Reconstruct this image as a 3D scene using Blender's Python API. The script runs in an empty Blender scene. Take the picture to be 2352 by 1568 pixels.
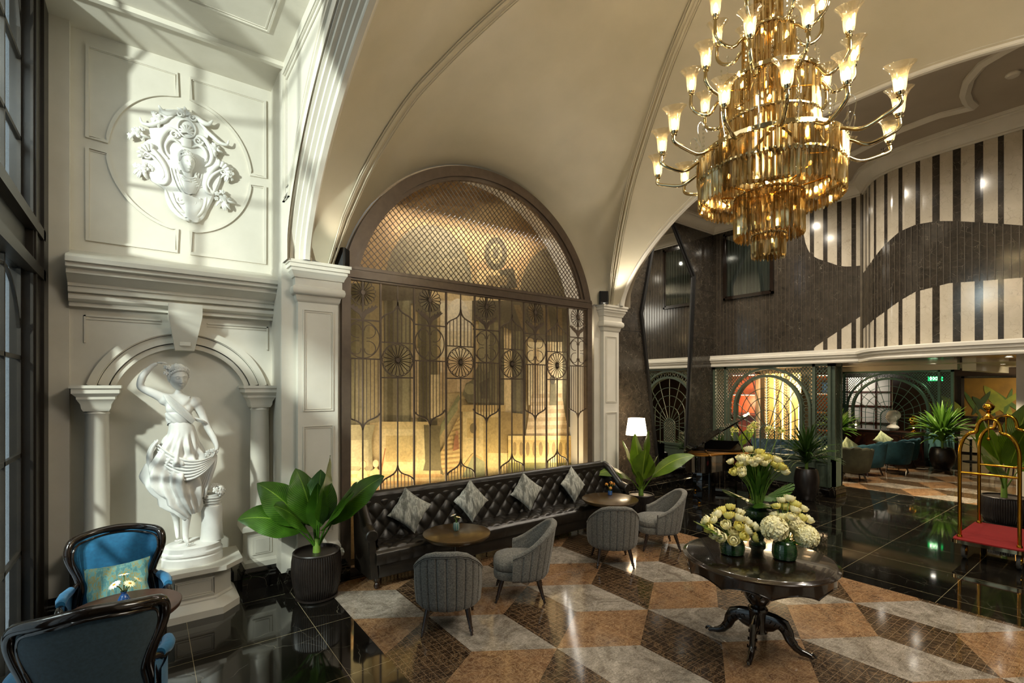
import bpy, bmesh, math, random
from math import sin, cos, pi, radians, sqrt, atan2, hypot
from mathutils import Vector, Matrix
random.seed(7)
SC = bpy.context.scene
COL = SC.collection
# ------------------------------------------------------------------ camera
YAW = math.atan(841/1128.)
cam_d = bpy.data.cameras.new('camera'); cam = bpy.data.objects.new('camera', cam_d); COL.objects.link(cam)
cam_d.sensor_width = 36.0; cam_d.lens = 36.0*1128/2352
cam_d.shift_y = (887-784)/2352.
cam.location = (0, 0, 2.35); cam.rotation_euler = (pi/2, 0, -YAW)
cam_d.clip_start = .05; cam_d.clip_end = 200
SC.camera = cam
# ------------------------------------------------------------------ world, exposure, lights
w = bpy.data.worlds.new('world'); SC.world = w; w.use_nodes = True
w.node_tree.nodes['Background'].inputs[0].default_value = (.55, .62, .72, 1)
w.node_tree.nodes['Background'].inputs[1].default_value = .9
SC.view_settings.view_transform = 'Standard'; SC.view_settings.look = 'None'
SC.view_settings.gamma = 1; SC.view_settings.exposure = 0.72; SC.view_settings.use_curve_mapping = False
try:
    cy = SC.cycles
    cy.transparent_max_bounces = 40; cy.max_bounces = 10; cy.diffuse_bounces = 5; cy.glossy_bounces = 5
    cy.transmission_bounces = 6; cy.sample_clamp_indirect = 4; cy.caustics_reflective = False; cy.caustics_refractive = False
except Exception: pass
def lamp(kind, name, loc, energy, color=(1,1,1), size=.1, size_y=None, target=None, angle=None, blend=.4, spread=None):
    d = bpy.data.lights.new(name, kind); o = bpy.data.objects.new(name, d); COL.objects.link(o)
    o.location = loc; d.energy = energy; d.color = color
    if kind == 'AREA':
        d.size = size
        if size_y: d.shape = 'RECTANGLE'; d.size_y = size_y
        if spread: d.spread = radians(spread)
    elif kind == 'SUN': d.angle = size
    else: d.shadow_soft_size = size
    if kind == 'SPOT': d.spot_size = radians(angle or 60); d.spot_blend = blend
    if target is not None:
        o.rotation_euler = (Vector(target)-Vector(loc)).to_track_quat('-Z', 'Y').to_euler()
    return o
WARM = (1, .70, .38); SOFTW = (1, .86, .66); COOL = (1, .97, .93)
# floodlights in the street outside the tall window, plus an added spot
lamp('SPOT', 'outside_spot', (-5.6, .6, 4.25), 4800, COOL, .17, target=(.5, 6.4, 5.3), angle=31, blend=.25)
lamp('SPOT', 'outside_spot', (-4.9, 1.4, 6.9), 4800, COOL, .17, target=(.72, 6.3, .95), angle=26, blend=.35)
lamp('SPOT', 'outside_spot', (-4.9, .2, 5.6), 2600, COOL, .12, target=(-.1, 5.15, .85), angle=15, blend=.5)  # added spot that only brightens the blue armchair
# concealed strips, added area fills, capital uplights and recessed ceiling spots
lamp('AREA', 'mural_strip_light', (4.1, 6.34, .95), 17, (1, .82, .50), 4.1, .06, target=(4.1, 6.62, 3.2))
lamp('AREA', 'mural_top_fill', (4.1, 6.30, 4.9), 22, (1, .90, .78), 2.6, .06, target=(4.1, 6.62, 3.5))  # added fill lifting the upper part of the mural
lamp('AREA', 'mural_side_light', (6.14, 6.36, 2.2), 9, (1, .94, .84), .26, 3.2, target=(5.2, 6.66, 2.4))
lamp('AREA', 'mural_side_light', (2.04, 6.36, 2.2), 9, (1, .92, .80), .26, 3.2, target=(3.0, 6.66, 2.4))
lamp('AREA', 'left_bay_fill', (.25, 3.2, 5.95), 10, (1, .93, .80), 1.4, 2.6, target=(.25, 3.3, 0))  # broad added fill under the ceiling, without a fixture
lamp('AREA', 'vault_fill_light', (4.2, -.9, 5.6), 110, (1, .93, .80), 2.4, 1.6, target=(4.4, 1.6, 0))
lamp('AREA', 'street_fill', (-2.3, 4.5, 5.5), 190, (.95, .97, 1), 3.0, 1.0, target=(-1.6, 5.5, 1.5))  # added area lamp brightening the street wall and sheer curtains
for _x, _y, _t, _e in ((6.72, 5.70, (5.4, 4.2, 6.6), 42), (1.66, 5.70, (3.0, 4.3, 6.6), 10), (6.72, -1.7, (5.2, .6, 6.6), 50), (1.66, -1.7, (3.0, .6, 6.6), 25)):
    lamp('SPOT', 'capital_uplight', (_x, _y, 3.87), _e, (1, .92, .78), .05, target=_t, angle=110, blend=.8)
HALL_SPOTS = [(8.2, 5.6), (9.6, 5.4), (7.8, 3.9), (8.9, 4.2), (7.7, 2.3), (8.0, .9), (7.8, -.6), (10.6, 5.4)]
for _x, _y in HALL_SPOTS: lamp('SPOT', 'hall_downlight', (_x, _y, 6.44), 125, (1, .90, .74), .05, target=(_x+.25, _y, 0), angle=165, blend=1)

# ------------------------------------------------------------------ helpers
def lin(h):
    h = h.lstrip('#'); r = [int(h[i:i+2], 16)/255 for i in (0, 2, 4)]
    return tuple((c/12.92 if c <= .04045 else ((c+.055)/1.055)**2.4) for c in r)+(1,)
class NT:
    def __init__(s, name):
        s.m = bpy.data.materials.new(name); s.m.use_nodes = True; s.t = s.m.node_tree; s.n = s.t.nodes
        s.p = s.n['Principled BSDF']; s.out = s.n['Material Output']
    def add(s, typ, **kw):
        x = s.n.new(typ)
        for k, v in kw.items():
            if k in x.inputs: x.inputs[k].default_value = v
            else: setattr(x, k, v)
        return x
    def link(s, a, b): s.t.links.new(a, b)
    def pos(s):
        return s.add('ShaderNodeTexCoord').outputs['Object']
    def geo(s):
        return s.add('ShaderNodeNewGeometry').outputs['Position']
    def math(s, op, a, b=None, c=None):
        x = s.add('ShaderNodeMath', operation=op)
        for i, q in enumerate((a, b, c)):
            if q is None: continue
            if hasattr(q, 'links') or hasattr(q, 'is_linked'): s.link(q, x.inputs[i])
            else: x.inputs[i].default_value = q
        return x.outputs[0]
    def mix(s, fac, a, b, mode='MIX'):
        x = s.add('ShaderNodeMix', data_type='RGBA', blend_type=mode)
        for idx, q in ((0, fac), (6, a), (7, b)):
            if hasattr(q, 'is_linked'): s.link(q, x.inputs[idx])
            else: x.inputs[idx].default_value = q
        return x.outputs[2]
    def noise(s, vec, scale, detail=4, rough=.55, dist=0):
        x = s.add('ShaderNodeTexNoise'); x.inputs['Scale'].default_value = scale; x.inputs['Detail'].default_value = detail
        x.inputs['Roughness'].default_value = rough; x.inputs['Distortion'].default_value = dist
        if vec is not None: s.link(vec, x.inputs['Vector'])
        return x.outputs[0]
    def ramp(s, fac, stops):
        x = s.add('ShaderNodeValToRGB'); e = x.color_ramp.elements
        while len(e) < len(stops): e.new(.5)
        for i, (p, c) in enumerate(stops):
            e[i].position = p; e[i].color = c if len(c) == 4 else tuple(c)+(1,)
        s.link(fac, x.inputs[0]); return x.outputs[0]
    def scale(s, vec, sx, sy, sz):
        x = s.add('ShaderNodeMapping'); x.inputs['Scale'].default_value = (sx, sy, sz); s.link(vec, x.inputs[0]); return x.outputs[0]
    def bump(s, h, strength=.2, dist=.01):
        x = s.add('ShaderNodeBump'); x.inputs['Strength'].default_value = strength; x.inputs['Distance'].default_value = dist
        s.link(h, x.inputs['Height']); s.link(x.outputs[0], s.p.inputs['Normal'])
    def col(s, q):
        if hasattr(q, 'is_linked'): s.link(q, s.p.inputs['Base Color'])
        else: s.p.inputs['Base Color'].default_value = q
    def set(s, **kw):
        for k, v in kw.items():
            k = {'rough': 'Roughness', 'metal': 'Metallic', 'coat': 'Coat Weight', 'sheen': 'Sheen Weight', 'ior': 'IOR',
                 'trans': 'Transmission Weight', 'alpha': 'Alpha', 'emis': 'Emission Strength', 'spec': 'Specular IOR Level',
                 'coatr': 'Coat Roughness'}[k]
            s.p.inputs[k].default_value = v
        return s
def varied(name, c1, c2, scale=8, rough=.5, metal=0, detail=4, bump=0, bscale=None, stretch=(1, 1, 1), **kw):
    t = NT(name); v = t.scale(t.pos(), *stretch)
    n = t.noise(v, scale, detail)
    t.col(t.ramp(n, [(.3, lin(c1)), (.7, lin(c2))])); t.set(rough=rough, metal=metal, **kw)
    if bump: t.bump(t.noise(v, bscale or scale*4, 3), bump)
    return t.m
def emis(name, color, strength):
    t = NT(name); t.p.inputs['Base Color'].default_value = tuple(color)+(1,)
    t.p.inputs['Emission Color'].default_value = tuple(color)+(1,); t.p.inputs['Emission Strength'].default_value = strength
    return t.m
M = {}
M['white'] = varied('white_plaster', '#CFC9BB', '#D8D2C5', 3, .42, bump=.03, bscale=60)
M['vault'] = varied('vault_paint', '#B6AD95', '#C0B69E', 2, .45, bump=.02, bscale=40)
M['stucco'] = varied('statue_plaster', '#DAD8D2', '#E6E4DF', 6, .55, bump=.06, bscale=90)
M['ceil'] = varied('ceiling_paint', '#A79C8B', '#B1A695', 2, .6)
M['leather'] = varied('black_leather', '#17130F', '#221D17', 14, .33, bump=.12, bscale=160, spec=.6)
M['wood'] = varied('dark_wood', '#1B100A', '#2C1A10', 5, .25, bump=.04, stretch=(1, 1, 6), coat=.4)
M['woodtop'] = varied('table_top_wood', '#3A2A12', '#4C381A', 6, .28, stretch=(1, 6, 1), coat=.3)
M['ebony'] = varied('ebony_wood', '#120C08', '#1D130D', 5, .16, stretch=(1, 1, 5), coat=.6)
M['lacquer'] = varied('piano_lacquer', '#050403', '#080605', 4, .06, coat=1.0)
M['bronze'] = varied('bronze_paint', '#574A3F', '#655648', 10, .42, metal=.2)
M['iron'] = varied('dark_window_frame', '#1D1812', '#272119', 6, .4)
M['gold'] = varied('polished_brass', '#C98F25', '#D9A236', 3, .12, metal=1)
M['chrome'] = varied('gilt_chrome', '#C6B48A', '#D9CBA6', 3, .08, metal=1)
M['silver'] = varied('silver_metal', '#B9B5AC', '#D0CCC4', 3, .15, metal=1)
M['trellis'] = varied('green_painted_wood', '#414B3C', '#4A5647', 8, .5)
M['teal'] = varied('teal_painted_wood', '#55807D', '#618D89', 8, .5)
M['velvet_t'] = varied('teal_velvet', '#163C48', '#20505F', 9, .85)
M['velvet_o'] = varied('olive_velvet', '#2C2C1C', '#3A3A28', 9, .85)
M['velvet_b'] = varied('blue_velvet', '#07577F', '#0D6792', 40, .75, sheen=.25)
M['velvet_g'] = varied('grey_blue_velvet', '#28383F', '#334750', 60, .8, sheen=.25)
M['black'] = varied('matte_black', '#0B0A09', '#131110', 20, .5)
M['pot'] = varied('dark_glazed_pot', '#17120F', '#231C18', 12, .35)
M['gravel'] = varied('clay_pebbles', '#3C2C22', '#6A5140', 90, .9, bump=.8, bscale=70)
M['red'] = varied('red_carpet', '#6E0403', '#820605', 90, .95)
M['rubber'] = varied('grey_rubber', '#3B3A37', '#4A4845', 20, .7)
M['stem'] = varied('green_stem', '#4F6B21', '#67842F', 10, .5)
M['brownw'] = varied('cabinet_wood', '#2A130B', '#3A1C10', 5, .3, stretch=(1, 1, 6), coat=.3)
M['soundb'] = varied('gilt_soundboard', '#B57B2A', '#C98F3B', 4, .3, metal=.3)
def gravelly(): pass
# woven fabric
def fabric(name, c1, c2, s=260):
    t = NT(name); v = t.pos()
    a = t.noise(t.scale(v, 1, 1, .18), s, 2); b = t.noise(t.scale(v, .18, .18, 1), s, 2)
    f = t.math('MULTIPLY', t.math('ADD', a, b), .5)
    t.col(t.ramp(f, [(.42, lin(c1)), (.6, lin(c2))])); t.set(rough=.9, sheen=.15); t.bump(f, .25, .004); return t.m
M['grey'] = fabric('grey_woven_fabric', '#4C4A45', '#7D7A72')
def cushion(name, c1, c2, c3, s=14):
    t = NT(name); v = t.pos()
    a = t.noise(t.scale(v, 1, 1, .28), s, 3, .6); f = t.noise(v, 160, 1)
    t.col(t.mix(t.math('MULTIPLY', f, .5), t.ramp(a, [(.40, lin(c1)), (.47, lin(c2)), (.56, lin(c3)), (.6, lin(c2))]), lin(c3)))
    t.set(rough=.85); t.bump(f, .3, .004); return t.m
M['cush'] = cushion('patterned_grey_cushion', '#2E322C', '#7C7E76', '#BDBCB2')
M['cush2'] = cushion('turquoise_woven_cushion', '#1E8CA0', '#5DB3BD', '#A79A55', 34)
M['cush3'] = cushion('pale_green_cushion', '#7E8C60', '#A9B58C', '#C4CDA5', 20)
# leaves
def leafmat(name, c1, c2, c3):
    t = NT(name); at = t.add('ShaderNodeAttribute', attribute_name='uvl'); sp = t.add('ShaderNodeSeparateXYZ'); t.link(at.outputs['Vector'], sp.inputs[0])
    u, v = sp.outputs[0], sp.outputs[1]
    ribs = t.math('ABSOLUTE', t.math('SINE', t.math('MULTIPLY', t.math('SUBTRACT', v, t.math('MULTIPLY', t.math('ABSOLUTE', u), .35)), 70)))
    base = t.ramp(t.noise(t.pos(), 6, 3), [(.3, lin(c1)), (.7, lin(c2))])
    mid = t.math('LESS_THAN', t.math('ABSOLUTE', u), .035)
    c = t.mix(t.math('MULTIPLY', t.math('POWER', ribs, 4), .25), base, lin(c3)); c = t.mix(mid, c, lin(c3))
    t.col(c); t.set(rough=.32, spec=.5); t.bump(ribs, .3, .004)
    tr = t.add('ShaderNodeBsdfTranslucent'); t.link(c, tr.inputs[0]); mx = t.add('ShaderNodeMixShader'); mx.inputs[0].default_value = .25
    t.link(t.p.outputs[0], mx.inputs[1]); t.link(tr.outputs[0], mx.inputs[2]); t.link(mx.outputs[0], t.out.inputs[0])
    return t.m
M['leaf'] = leafmat('broad_leaf', '#22450E', '#3E6A17', '#6F9231')
M['leaf2'] = leafmat('olive_broad_leaf', '#3C5A10', '#597616', '#93A63A')
M['leafd'] = leafmat('dark_grass_leaf', '#16300F', '#2C4A17', '#5C7433')
M['blade'] = leafmat('bright_strap_leaf', '#3A6A17', '#5C8B24', '#A2B866')
M['petal'] = varied('cream_petal', '#F0E6A8', '#FAF4CE', 30, .6)
M['petaly'] = varied('yellow_petal', '#DDD05A', '#EDE38C', 30, .6)
M['petalo'] = varied('orange_petal', '#D98E2B', '#EDB25A', 30, .6)
M['daisy'] = varied('white_petal', '#F1EBDD', '#FFFBF2', 20, .6)
M['yolk'] = varied('yellow_flower_centre', '#C98A0C', '#E2A81C', 60, .8)
# ceramics
def ringed(name, c1, c2, freq):
    t = NT(name); v = t.pos(); sp = t.add('ShaderNodeSeparateXYZ'); t.link(v, sp.inputs[0])
    r = t.math('ABSOLUTE', t.math('SINE', t.math('MULTIPLY', sp.outputs[2], freq)))
    n = t.noise(v, 30, 3); t.col(t.mix(t.math('MULTIPLY', t.math('MULTIPLY', r, n), .9), lin(c1), lin(c2)))
    t.set(rough=.12, coat=.7); t.bump(r, .4, .004); return t.m
M['cergreen'] = ringed('green_glazed_ceramic', '#06140B', '#3A6B38', 260)
M['cerblue'] = ringed('blue_ribbed_ceramic', '#0A3D78', '#1F62AE', 420)
M['cerbrown'] = varied('brown_glazed_ceramic', '#2A1712', '#40251C', 20, .2)
def striped(name, c1, c2, n):
    t = NT(name); sp = t.add('ShaderNodeSeparateXYZ'); t.link(t.pos(), sp.inputs[0])
    a = t.math('ARCTAN2', sp.outputs[0], sp.outputs[1]); s_ = t.math('SINE', t.math('MULTIPLY', a, n))
    t.col(t.ramp(s_, [(.35, lin(c1)), (.6, lin(c2))])); t.set(rough=.15, coat=.6); return t.m
M['certeal'] = striped('teal_striped_ceramic', '#1F6668', '#B9B59C', 11)
# stones
def marble(name, base, base2, vein, scale=2.2, vs=3.0, width=.012, rough=.1, vein2=None, amount=1.0, mottled=0):
    t = NT(name); v = t.geo()
    warp = t.add('ShaderNodeVectorMath', operation='MULTIPLY_ADD'); nz = t.add('ShaderNodeTexNoise'); nz.inputs['Scale'].default_value = vs*.6; nz.inputs['Detail'].default_value = 4
    t.link(v, nz.inputs['Vector']); t.link(nz.outputs[1], warp.inputs[0]); warp.inputs[1].default_value = (.9/vs*1.5,)*3; t.link(v, warp.inputs[2])
    vo = t.add('ShaderNodeTexVoronoi', feature='DISTANCE_TO_EDGE'); vo.inputs['Scale'].default_value = vs; t.link(warp.outputs[0], vo.inputs['Vector'])
    line = t.ramp(vo.outputs[0], [(0, (amount,)*3), (width, (0, 0, 0))])
    mask = t.ramp(t.noise(v, vs*.8, 3), [(.42, (0, 0, 0)), (.62, (1, 1, 1))])
    f = t.math('MULTIPLY', line, mask)
    b = t.ramp(t.noise(v, scale, 6, .65, .6), [(.3, lin(base)), (.7, lin(base2))])
    if mottled:
        b = t.mix(t.math('MULTIPLY', t.noise(v, 22, 5, .7), mottled), b, lin(vein))
    t.col(t.mix(f, b, lin(vein))); t.set(rough=rough, spec=.9 if rough < .08 else .5); return t
M['emperador'] = marble('brown_marble', '#0A0807', '#342D26', '#A09684', 7, 8, .012, .12, amount=.75, mottled=.08)
t = M['emperador']; _s = t.add('ShaderNodeSeparateXYZ'); t.link(t.geo(), _s.inputs[0]); _w = t.add('ShaderNodeTexWhiteNoise', noise_dimensions='1D'); t.link(t.math('FLOOR', t.math('DIVIDE', _s.outputs[1], .0877)), _w.inputs['W'])
t.col(t.mix(t.math('MULTIPLY', _w.outputs[0], .35), t.p.inputs['Base Color'].links[0].from_socket, (.045, .037, .030, 1))); M['emperador'] = t.m
M['carrara'] = marble('white_veined_marble', '#B0A592', '#C2B8A6', '#7C7060', 3.5, 11, .04, .12, amount=.5).m
M['portoro'] = marble('black_marble_skirting', '#0A0807', '#16120E', '#8E8672', 3, 4.5, .012, .08).m
def floor_mat(name, ox, oy, size):
    t = marble(name, '#0B0A08', '#1A1713', '#8A8474', 1.4, 2.2, .006, .05, amount=.5)
    v = t.geo(); sp = t.add('ShaderNodeSeparateXYZ'); t.link(v, sp.inputs[0])
    def ln(c, o):
        return t.math('LESS_THAN', t.math('ABSOLUTE', t.math('SUBTRACT', t.math('FRACT', t.math('ADD', t.math('DIVIDE', t.math('SUBTRACT', c, o), size), .5)), .5)), .0018/size*1.2)
    g = t.math('MAXIMUM', ln(sp.outputs[0], ox), ln(sp.outputs[1], oy))
    old = t.p.inputs['Base Color'].links[0].from_socket
    t.col(t.mix(g, old, lin('#8B8065'))); return t.m
M['floorL'] = floor_mat('black_marble_tiles', .325, 0, 1.0)
M['floorR'] = floor_mat('black_marble_tiles_hall', .13, .53, 1.0)
def inlay(name, c1, c2, vein, grid, gs, vs):
    t = NT(name); v = t.geo(); sp = t.add('ShaderNodeSeparateXYZ'); t.link(v, sp.inputs[0])
    n = t.math('ADD', t.math('MULTIPLY', t.noise(v, 3.2, 6, .7, 1.6), .55), t.math('MULTIPLY', t.noise(t.scale(v, 1, 2.2, 1), 26, 5, .75, 1.5), .45)); n2 = t.noise(v, vs, 6, .75, 2.5)
    b = t.ramp(n, [(.40, lin(c1)), (.60, lin(c2))])
    ve = t.ramp(t.math('ABSOLUTE', t.math('SUBTRACT', n2, .5)), [(0, (1, 1, 1)), (.035, (0, 0, 0))])
    b = t.mix(t.math('MULTIPLY', ve, .55), b, lin(vein))
    def ln(c): return t.math('LESS_THAN', t.math('ABSOLUTE', t.math('SUBTRACT', t.math('FRACT', t.math('DIVIDE', c, .0642)), .5)), .024)
    g = t.math('MAXIMUM', ln(sp.outputs[0]), ln(sp.outputs[1]))
    t.col(t.mix(t.math('MULTIPLY', g, gs), b, lin(grid))); t.set(rough=.10, spec=.7); return t.m
M['in_grey'] = inlay('grey_marble_inlay', '#62584C', '#AAA093', '#4A4238', '#C0B5A2', .22, 9)
M['in_brown'] = inlay('brown_marble_inlay', '#553B28', '#8A6848', '#B99B78', '#C9A97C', .25, 7)
M['in_dark'] = inlay('dark_mosaic_inlay', '#231810', '#3D2D20', '#8C7050', '#95826A', .6, 4)
# glass kinds
def thin_glass(name, tint, gl=.12, rough=.03):
    t = NT(name); t.n.remove(t.p)
    a = t.add('ShaderNodeBsdfTransparent'); a.inputs[0].default_value = tint
    b = t.add('ShaderNodeBsdfGlossy'); b.inputs['Roughness'].default_value = rough; b.inputs[0].default_value = (1, 1, 1, 1)
    lw = t.add('ShaderNodeLayerWeight'); lw.inputs[0].default_value = .35
    f = t.math('MINIMUM', t.math('ADD', t.math('MULTIPLY', lw.outputs[1], .6), gl), 1.0)
    mx = t.add('ShaderNodeMixShader'); t.link(f, mx.inputs[0]); t.link(a.outputs[0], mx.inputs[1]); t.link(b.outputs[0], mx.inputs[2])
    t.link(mx.outputs[0], t.out.inputs[0]); return t.m
M['pane'] = thin_glass('window_glass', (.82, .88, .86, 1), .04)
M['shade_gl'] = thin_glass('clear_bell_glass', (1, .93, .78, 1), .07)
_m = M['shade_gl'].node_tree; _o = _m.nodes['Material Output']; _s = _o.inputs[0].links[0].from_socket
_t = _m.nodes.new('ShaderNodeBsdfTranslucent'); _t.inputs[0].default_value = (1, .82, .50, 1); _x = _m.nodes.new('ShaderNodeMixShader'); _x.inputs[0].default_value = .10
_m.links.new(_s, _x.inputs[1]); _m.links.new(_t.outputs[0], _x.inputs[2]); _m.links.new(_x.outputs[0], _o.inputs[0])
M['clear'] = thin_glass('clear_glass', (.93, .95, .93, 1), .12)
def crystal(name, c, metal=.75):
    t = NT(name); n = t.noise(t.scale(t.pos(), 40, 40, 5), 1.0, 2)
    t.col(t.ramp(n, [(.35, lin('#83683A')), (.5, lin('#BFA266')), (.65, lin('#EBDBB2'))])); t.set(rough=.07, metal=metal)
    a = t.add('ShaderNodeBsdfTransparent'); a.inputs[0].default_value = (.96, .83, .56, 1)
    mx = t.add('ShaderNodeMixShader'); mx.inputs[0].default_value = .62
    t.link(a.outputs[0], mx.inputs[1]); t.link(t.p.outputs[0], mx.inputs[2]); t.link(mx.outputs[0], t.out.inputs[0]); return t.m
M['crystal'] = crystal('smoky_gold_crystal', 0)
t = NT('mirror_glass'); t.col((.75, .76, .74, 1)); t.set(rough=.01, metal=1); M['mirror'] = t.m
M['bulb'] = emis('glowing_bulb', (1, .80, .45), 40)
M['lshade'] = emis('lit_lampshade', (1, .82, .58), 5)
M['led'] = emis('led_strip', (1, .80, .45), 7)
M['ledw'] = emis('downlight_lens', (1, .93, .80), 14)
M['exit'] = emis('green_exit_light', (.02, .9, .18), 2.2)
M['sheer'] = varied('white_sheer_curtain', '#C9C6BE', '#E5E2DA', 3, .9)
M['drape'] = varied('dark_grey_curtain', '#201D19', '#45413A', 5, .8, stretch=(9, 9, .2))

class MB:
    def __init__(s): s.v = []; s.f = []; s.m = []; s.uv = {}
    def add(s, vs, fs, mi=0):
        b = len(s.v); s.v.extend([tuple(p) for p in vs])
        for f in fs: s.f.append(tuple(i+b for i in f)); s.m.append(mi)
        return b
    def merge(s, o, mat=None):
        vs = [mat @ Vector(p) for p in o.v] if mat is not None else o.v
        b = len(s.v); s.v.extend([tuple(p) for p in vs])
        for f, m in zip(o.f, o.m): s.f.append(tuple(i+b for i in f)); s.m.append(m)
        for k, u in o.uv.items(): s.uv[k+b] = u
        return s
    def box(s, x0, x1, y0, y1, z0, z1, mi=0, bev=0):
        if bev <= 0:
            s.add([(x0,y0,z0),(x1,y0,z0),(x1,y1,z0),(x0,y1,z0),(x0,y0,z1),(x1,y0,z1),(x1,y1,z1),(x0,y1,z1)],
                  [(3,2,1,0),(4,5,6,7),(0,1,5,4),(1,2,6,5),(2,3,7,6),(3,0,4,7)], mi)
        else:
            b = min(bev, (x1-x0)/2.01, (y1-y0)/2.01, (z1-z0)/2.01); rings = []
            for z, i in ((z0, b), (z0+b*.3, b*.3), (z0+b, 0), (z1-b, 0), (z1-b*.3, b*.3), (z1, b)):
                c = b*.5
                xa, xb, ya, yb = x0+i, x1-i, y0+i, y1-i
                rings.append([(xa+c,ya,z),(xb-c,ya,z),(xb,ya+c,z),(xb,yb-c,z),(xb-c,yb,z),(xa+c,yb,z),(xa,yb-c,z),(xa,ya+c,z)])
            s.loft(rings, mi, cap=True)
        return s
    def loft(s, rings, mi=0, cap=False, closed=True, loop=False):
        n = len(rings[0]); vs = [p for r in rings for p in r]; fs = []
        R = len(rings)
        for i in range(R if loop else R-1):
            j = (i+1) % R
            for k in range(n if closed else n-1):
                k2 = (k+1) % n; fs.append((i*n+k, i*n+k2, j*n+k2, j*n+k))
        if cap and not loop: fs.append(tuple(range(n-1, -1, -1))); fs.append(tuple((R-1)*n+k for k in range(n)))
        s.add(vs, fs, mi); return s
    def lathe(s, prof, n=24, c=(0, 0, 0), mi=0, cap=True, ribs=0, ribd=0, sx=1, sy=1):
        rings = []
        for r, z in prof:
            ring = []
            for k in range(n):
                a = 2*pi*k/n; rr = r+(ribd*(abs(sin(a*ribs/2))-.5) if ribs else 0)
                ring.append((c[0]+rr*cos(a)*sx, c[1]+rr*sin(a)*sy, c[2]+z))
            rings.append(ring)
        return s.loft(rings, mi, cap)
    def tube(s, path, r, n=8, mi=0, closed=False, cap=True, flat=None):
        P = [Vector(p) for p in path]; N = len(P); rings = []; up = None
        for i, p in enumerate(P):
            if closed: d = P[(i+1) % N]-P[i-1]
            else: d = P[min(i+1, N-1)]-P[max(i-1, 0)]
            if d.length < 1e-9: d = Vector((0, 0, 1))
            d.normalize()
            if up is None:
                up = Vector((0, 0, 1)) if abs(d.z) < .9 else Vector((0, 1, 0))
            u = d.cross(up)
            if u.length < 1e-4: u = d.cross(Vector((1, 0, 0)))
            u.normalize(); w_ = u.cross(d).normalized(); up = w_
            rr = r[i] if isinstance(r, (list, tuple)) else r
            fl = flat or 1
            rings.append([tuple(p+u*rr*cos(2*pi*(k+.5)/n)+w_*rr*fl*sin(2*pi*(k+.5)/n)) for k in range(n)])
        return s.loft(rings, mi, cap=cap and not closed, loop=closed)
    def sweep(s, frames, prof, mi=0, closed=False, cap=False, loop=False):
        # frames: list of (origin, axis_u, axis_v); prof: list of (u,v)
        rings = [[tuple(Vector(o)+Vector(a)*u+Vector(b)*v) for u, v in prof] for o, a, b in frames]
        return s.loft(rings, mi, cap=cap, closed=closed, loop=loop)
    def grid(s, fn, nu, nv, mi=0, uvf=False):
        b = len(s.v); vs = []
        for j in range(nv+1):
            for i in range(nu+1):
                vs.append(tuple(fn(i/nu, j/nv)))
        fs = [(j*(nu+1)+i, j*(nu+1)+i+1, (j+1)*(nu+1)+i+1, (j+1)*(nu+1)+i) for j in range(nv) for i in range(nu)]
        s.add(vs, fs, mi); return s
    def sphere(s, c, r, nu=16, nv=10, mi=0, fn=None):
        if not isinstance(r, (tuple, list)): r = (r, r, r)
        rings = []
        for j in range(nv+1):
            a = -pi/2+pi*j/nv; ring = []
            for k in range(nu):
                b = 2*pi*k/nu; d = Vector((max(cos(a), 1e-3)*cos(b), max(cos(a), 1e-3)*sin(b), sin(a)))
                q = fn(d) if fn else 1
                ring.append((c[0]+d.x*r[0]*q, c[1]+d.y*r[1]*q, c[2]+d.z*r[2]*q))
            rings.append(ring)
        return s.loft(rings, mi, cap=True)
    def prism(s, pts, z0, z1, mi=0):
        n = len(pts); s.loft([[(x, y, z0) for x, y in pts], [(x, y, z1) for x, y in pts]], mi, cap=True); return s
    def build(s, name, mats, parent=None, loc=None, rotz=0, angle=38, tag=None, normals=True):
        me = bpy.data.meshes.new(name); me.from_pydata(s.v, [], s.f)
        if not isinstance(mats, (list, tuple)): mats = [mats]
        for q in mats: me.materials.append(M[q] if isinstance(q, str) else q)
        if len(mats) > 1: me.polygons.foreach_set('material_index', s.m)
        me.polygons.foreach_set('use_smooth', [True]*len(me.polygons))
        if s.uv:
            at = me.attributes.new('uvl', 'FLOAT_VECTOR', 'POINT')
            for k, (a, b) in s.uv.items(): at.data[k].vector = (a, b, 0)
        me.update()
        if normals and len(s.f) < 60000:
            bm = bmesh.new(); bm.from_mesh(me); bmesh.ops.recalc_face_normals(bm, faces=bm.faces); bm.to_mesh(me); bm.free()
        try: me.set_sharp_from_angle(angle=radians(angle))
        except Exception: pass
        o = bpy.data.objects.new(name, me); COL.objects.link(o)
        if parent is not None: o.parent = parent
        if loc is not None: o.location = loc
        if rotz: o.rotation_euler.z = rotz
        if tag: tagit(o, *tag)
        return o
def tagit(o, label=None, cat=None, group=None, kind=None):
    if label: o['label'] = label
    if cat: o['category'] = cat
    if group: o['group'] = group
    if kind: o['kind'] = kind
    return o
def thing(name, label, cat, loc=(0, 0, 0), rotz=0, group=None):
    o = bpy.data.objects.new(name, None); COL.objects.link(o); o.empty_display_size = .1
    o.location = loc; o.rotation_euler.z = rotz; return tagit(o, label, cat, group)
def struct(mb, name, mats, **kw):
    o = mb.build(name, mats, **kw); o['kind'] = 'structure'; return o
def dup(o, parent=None):
    c = o.copy(); COL.objects.link(c); c.parent = parent
    for ch in o.children: dup(ch, c)
    return c
def dupt(o, loc, rotz, label, group=None, scale=None):
    c = dup(o); c.location = loc; c.rotation_euler.z = rotz; c['label'] = label
    if group: c['group'] = group
    if scale: c.scale = (scale,)*3 if not isinstance(scale, tuple) else scale
    return c
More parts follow.
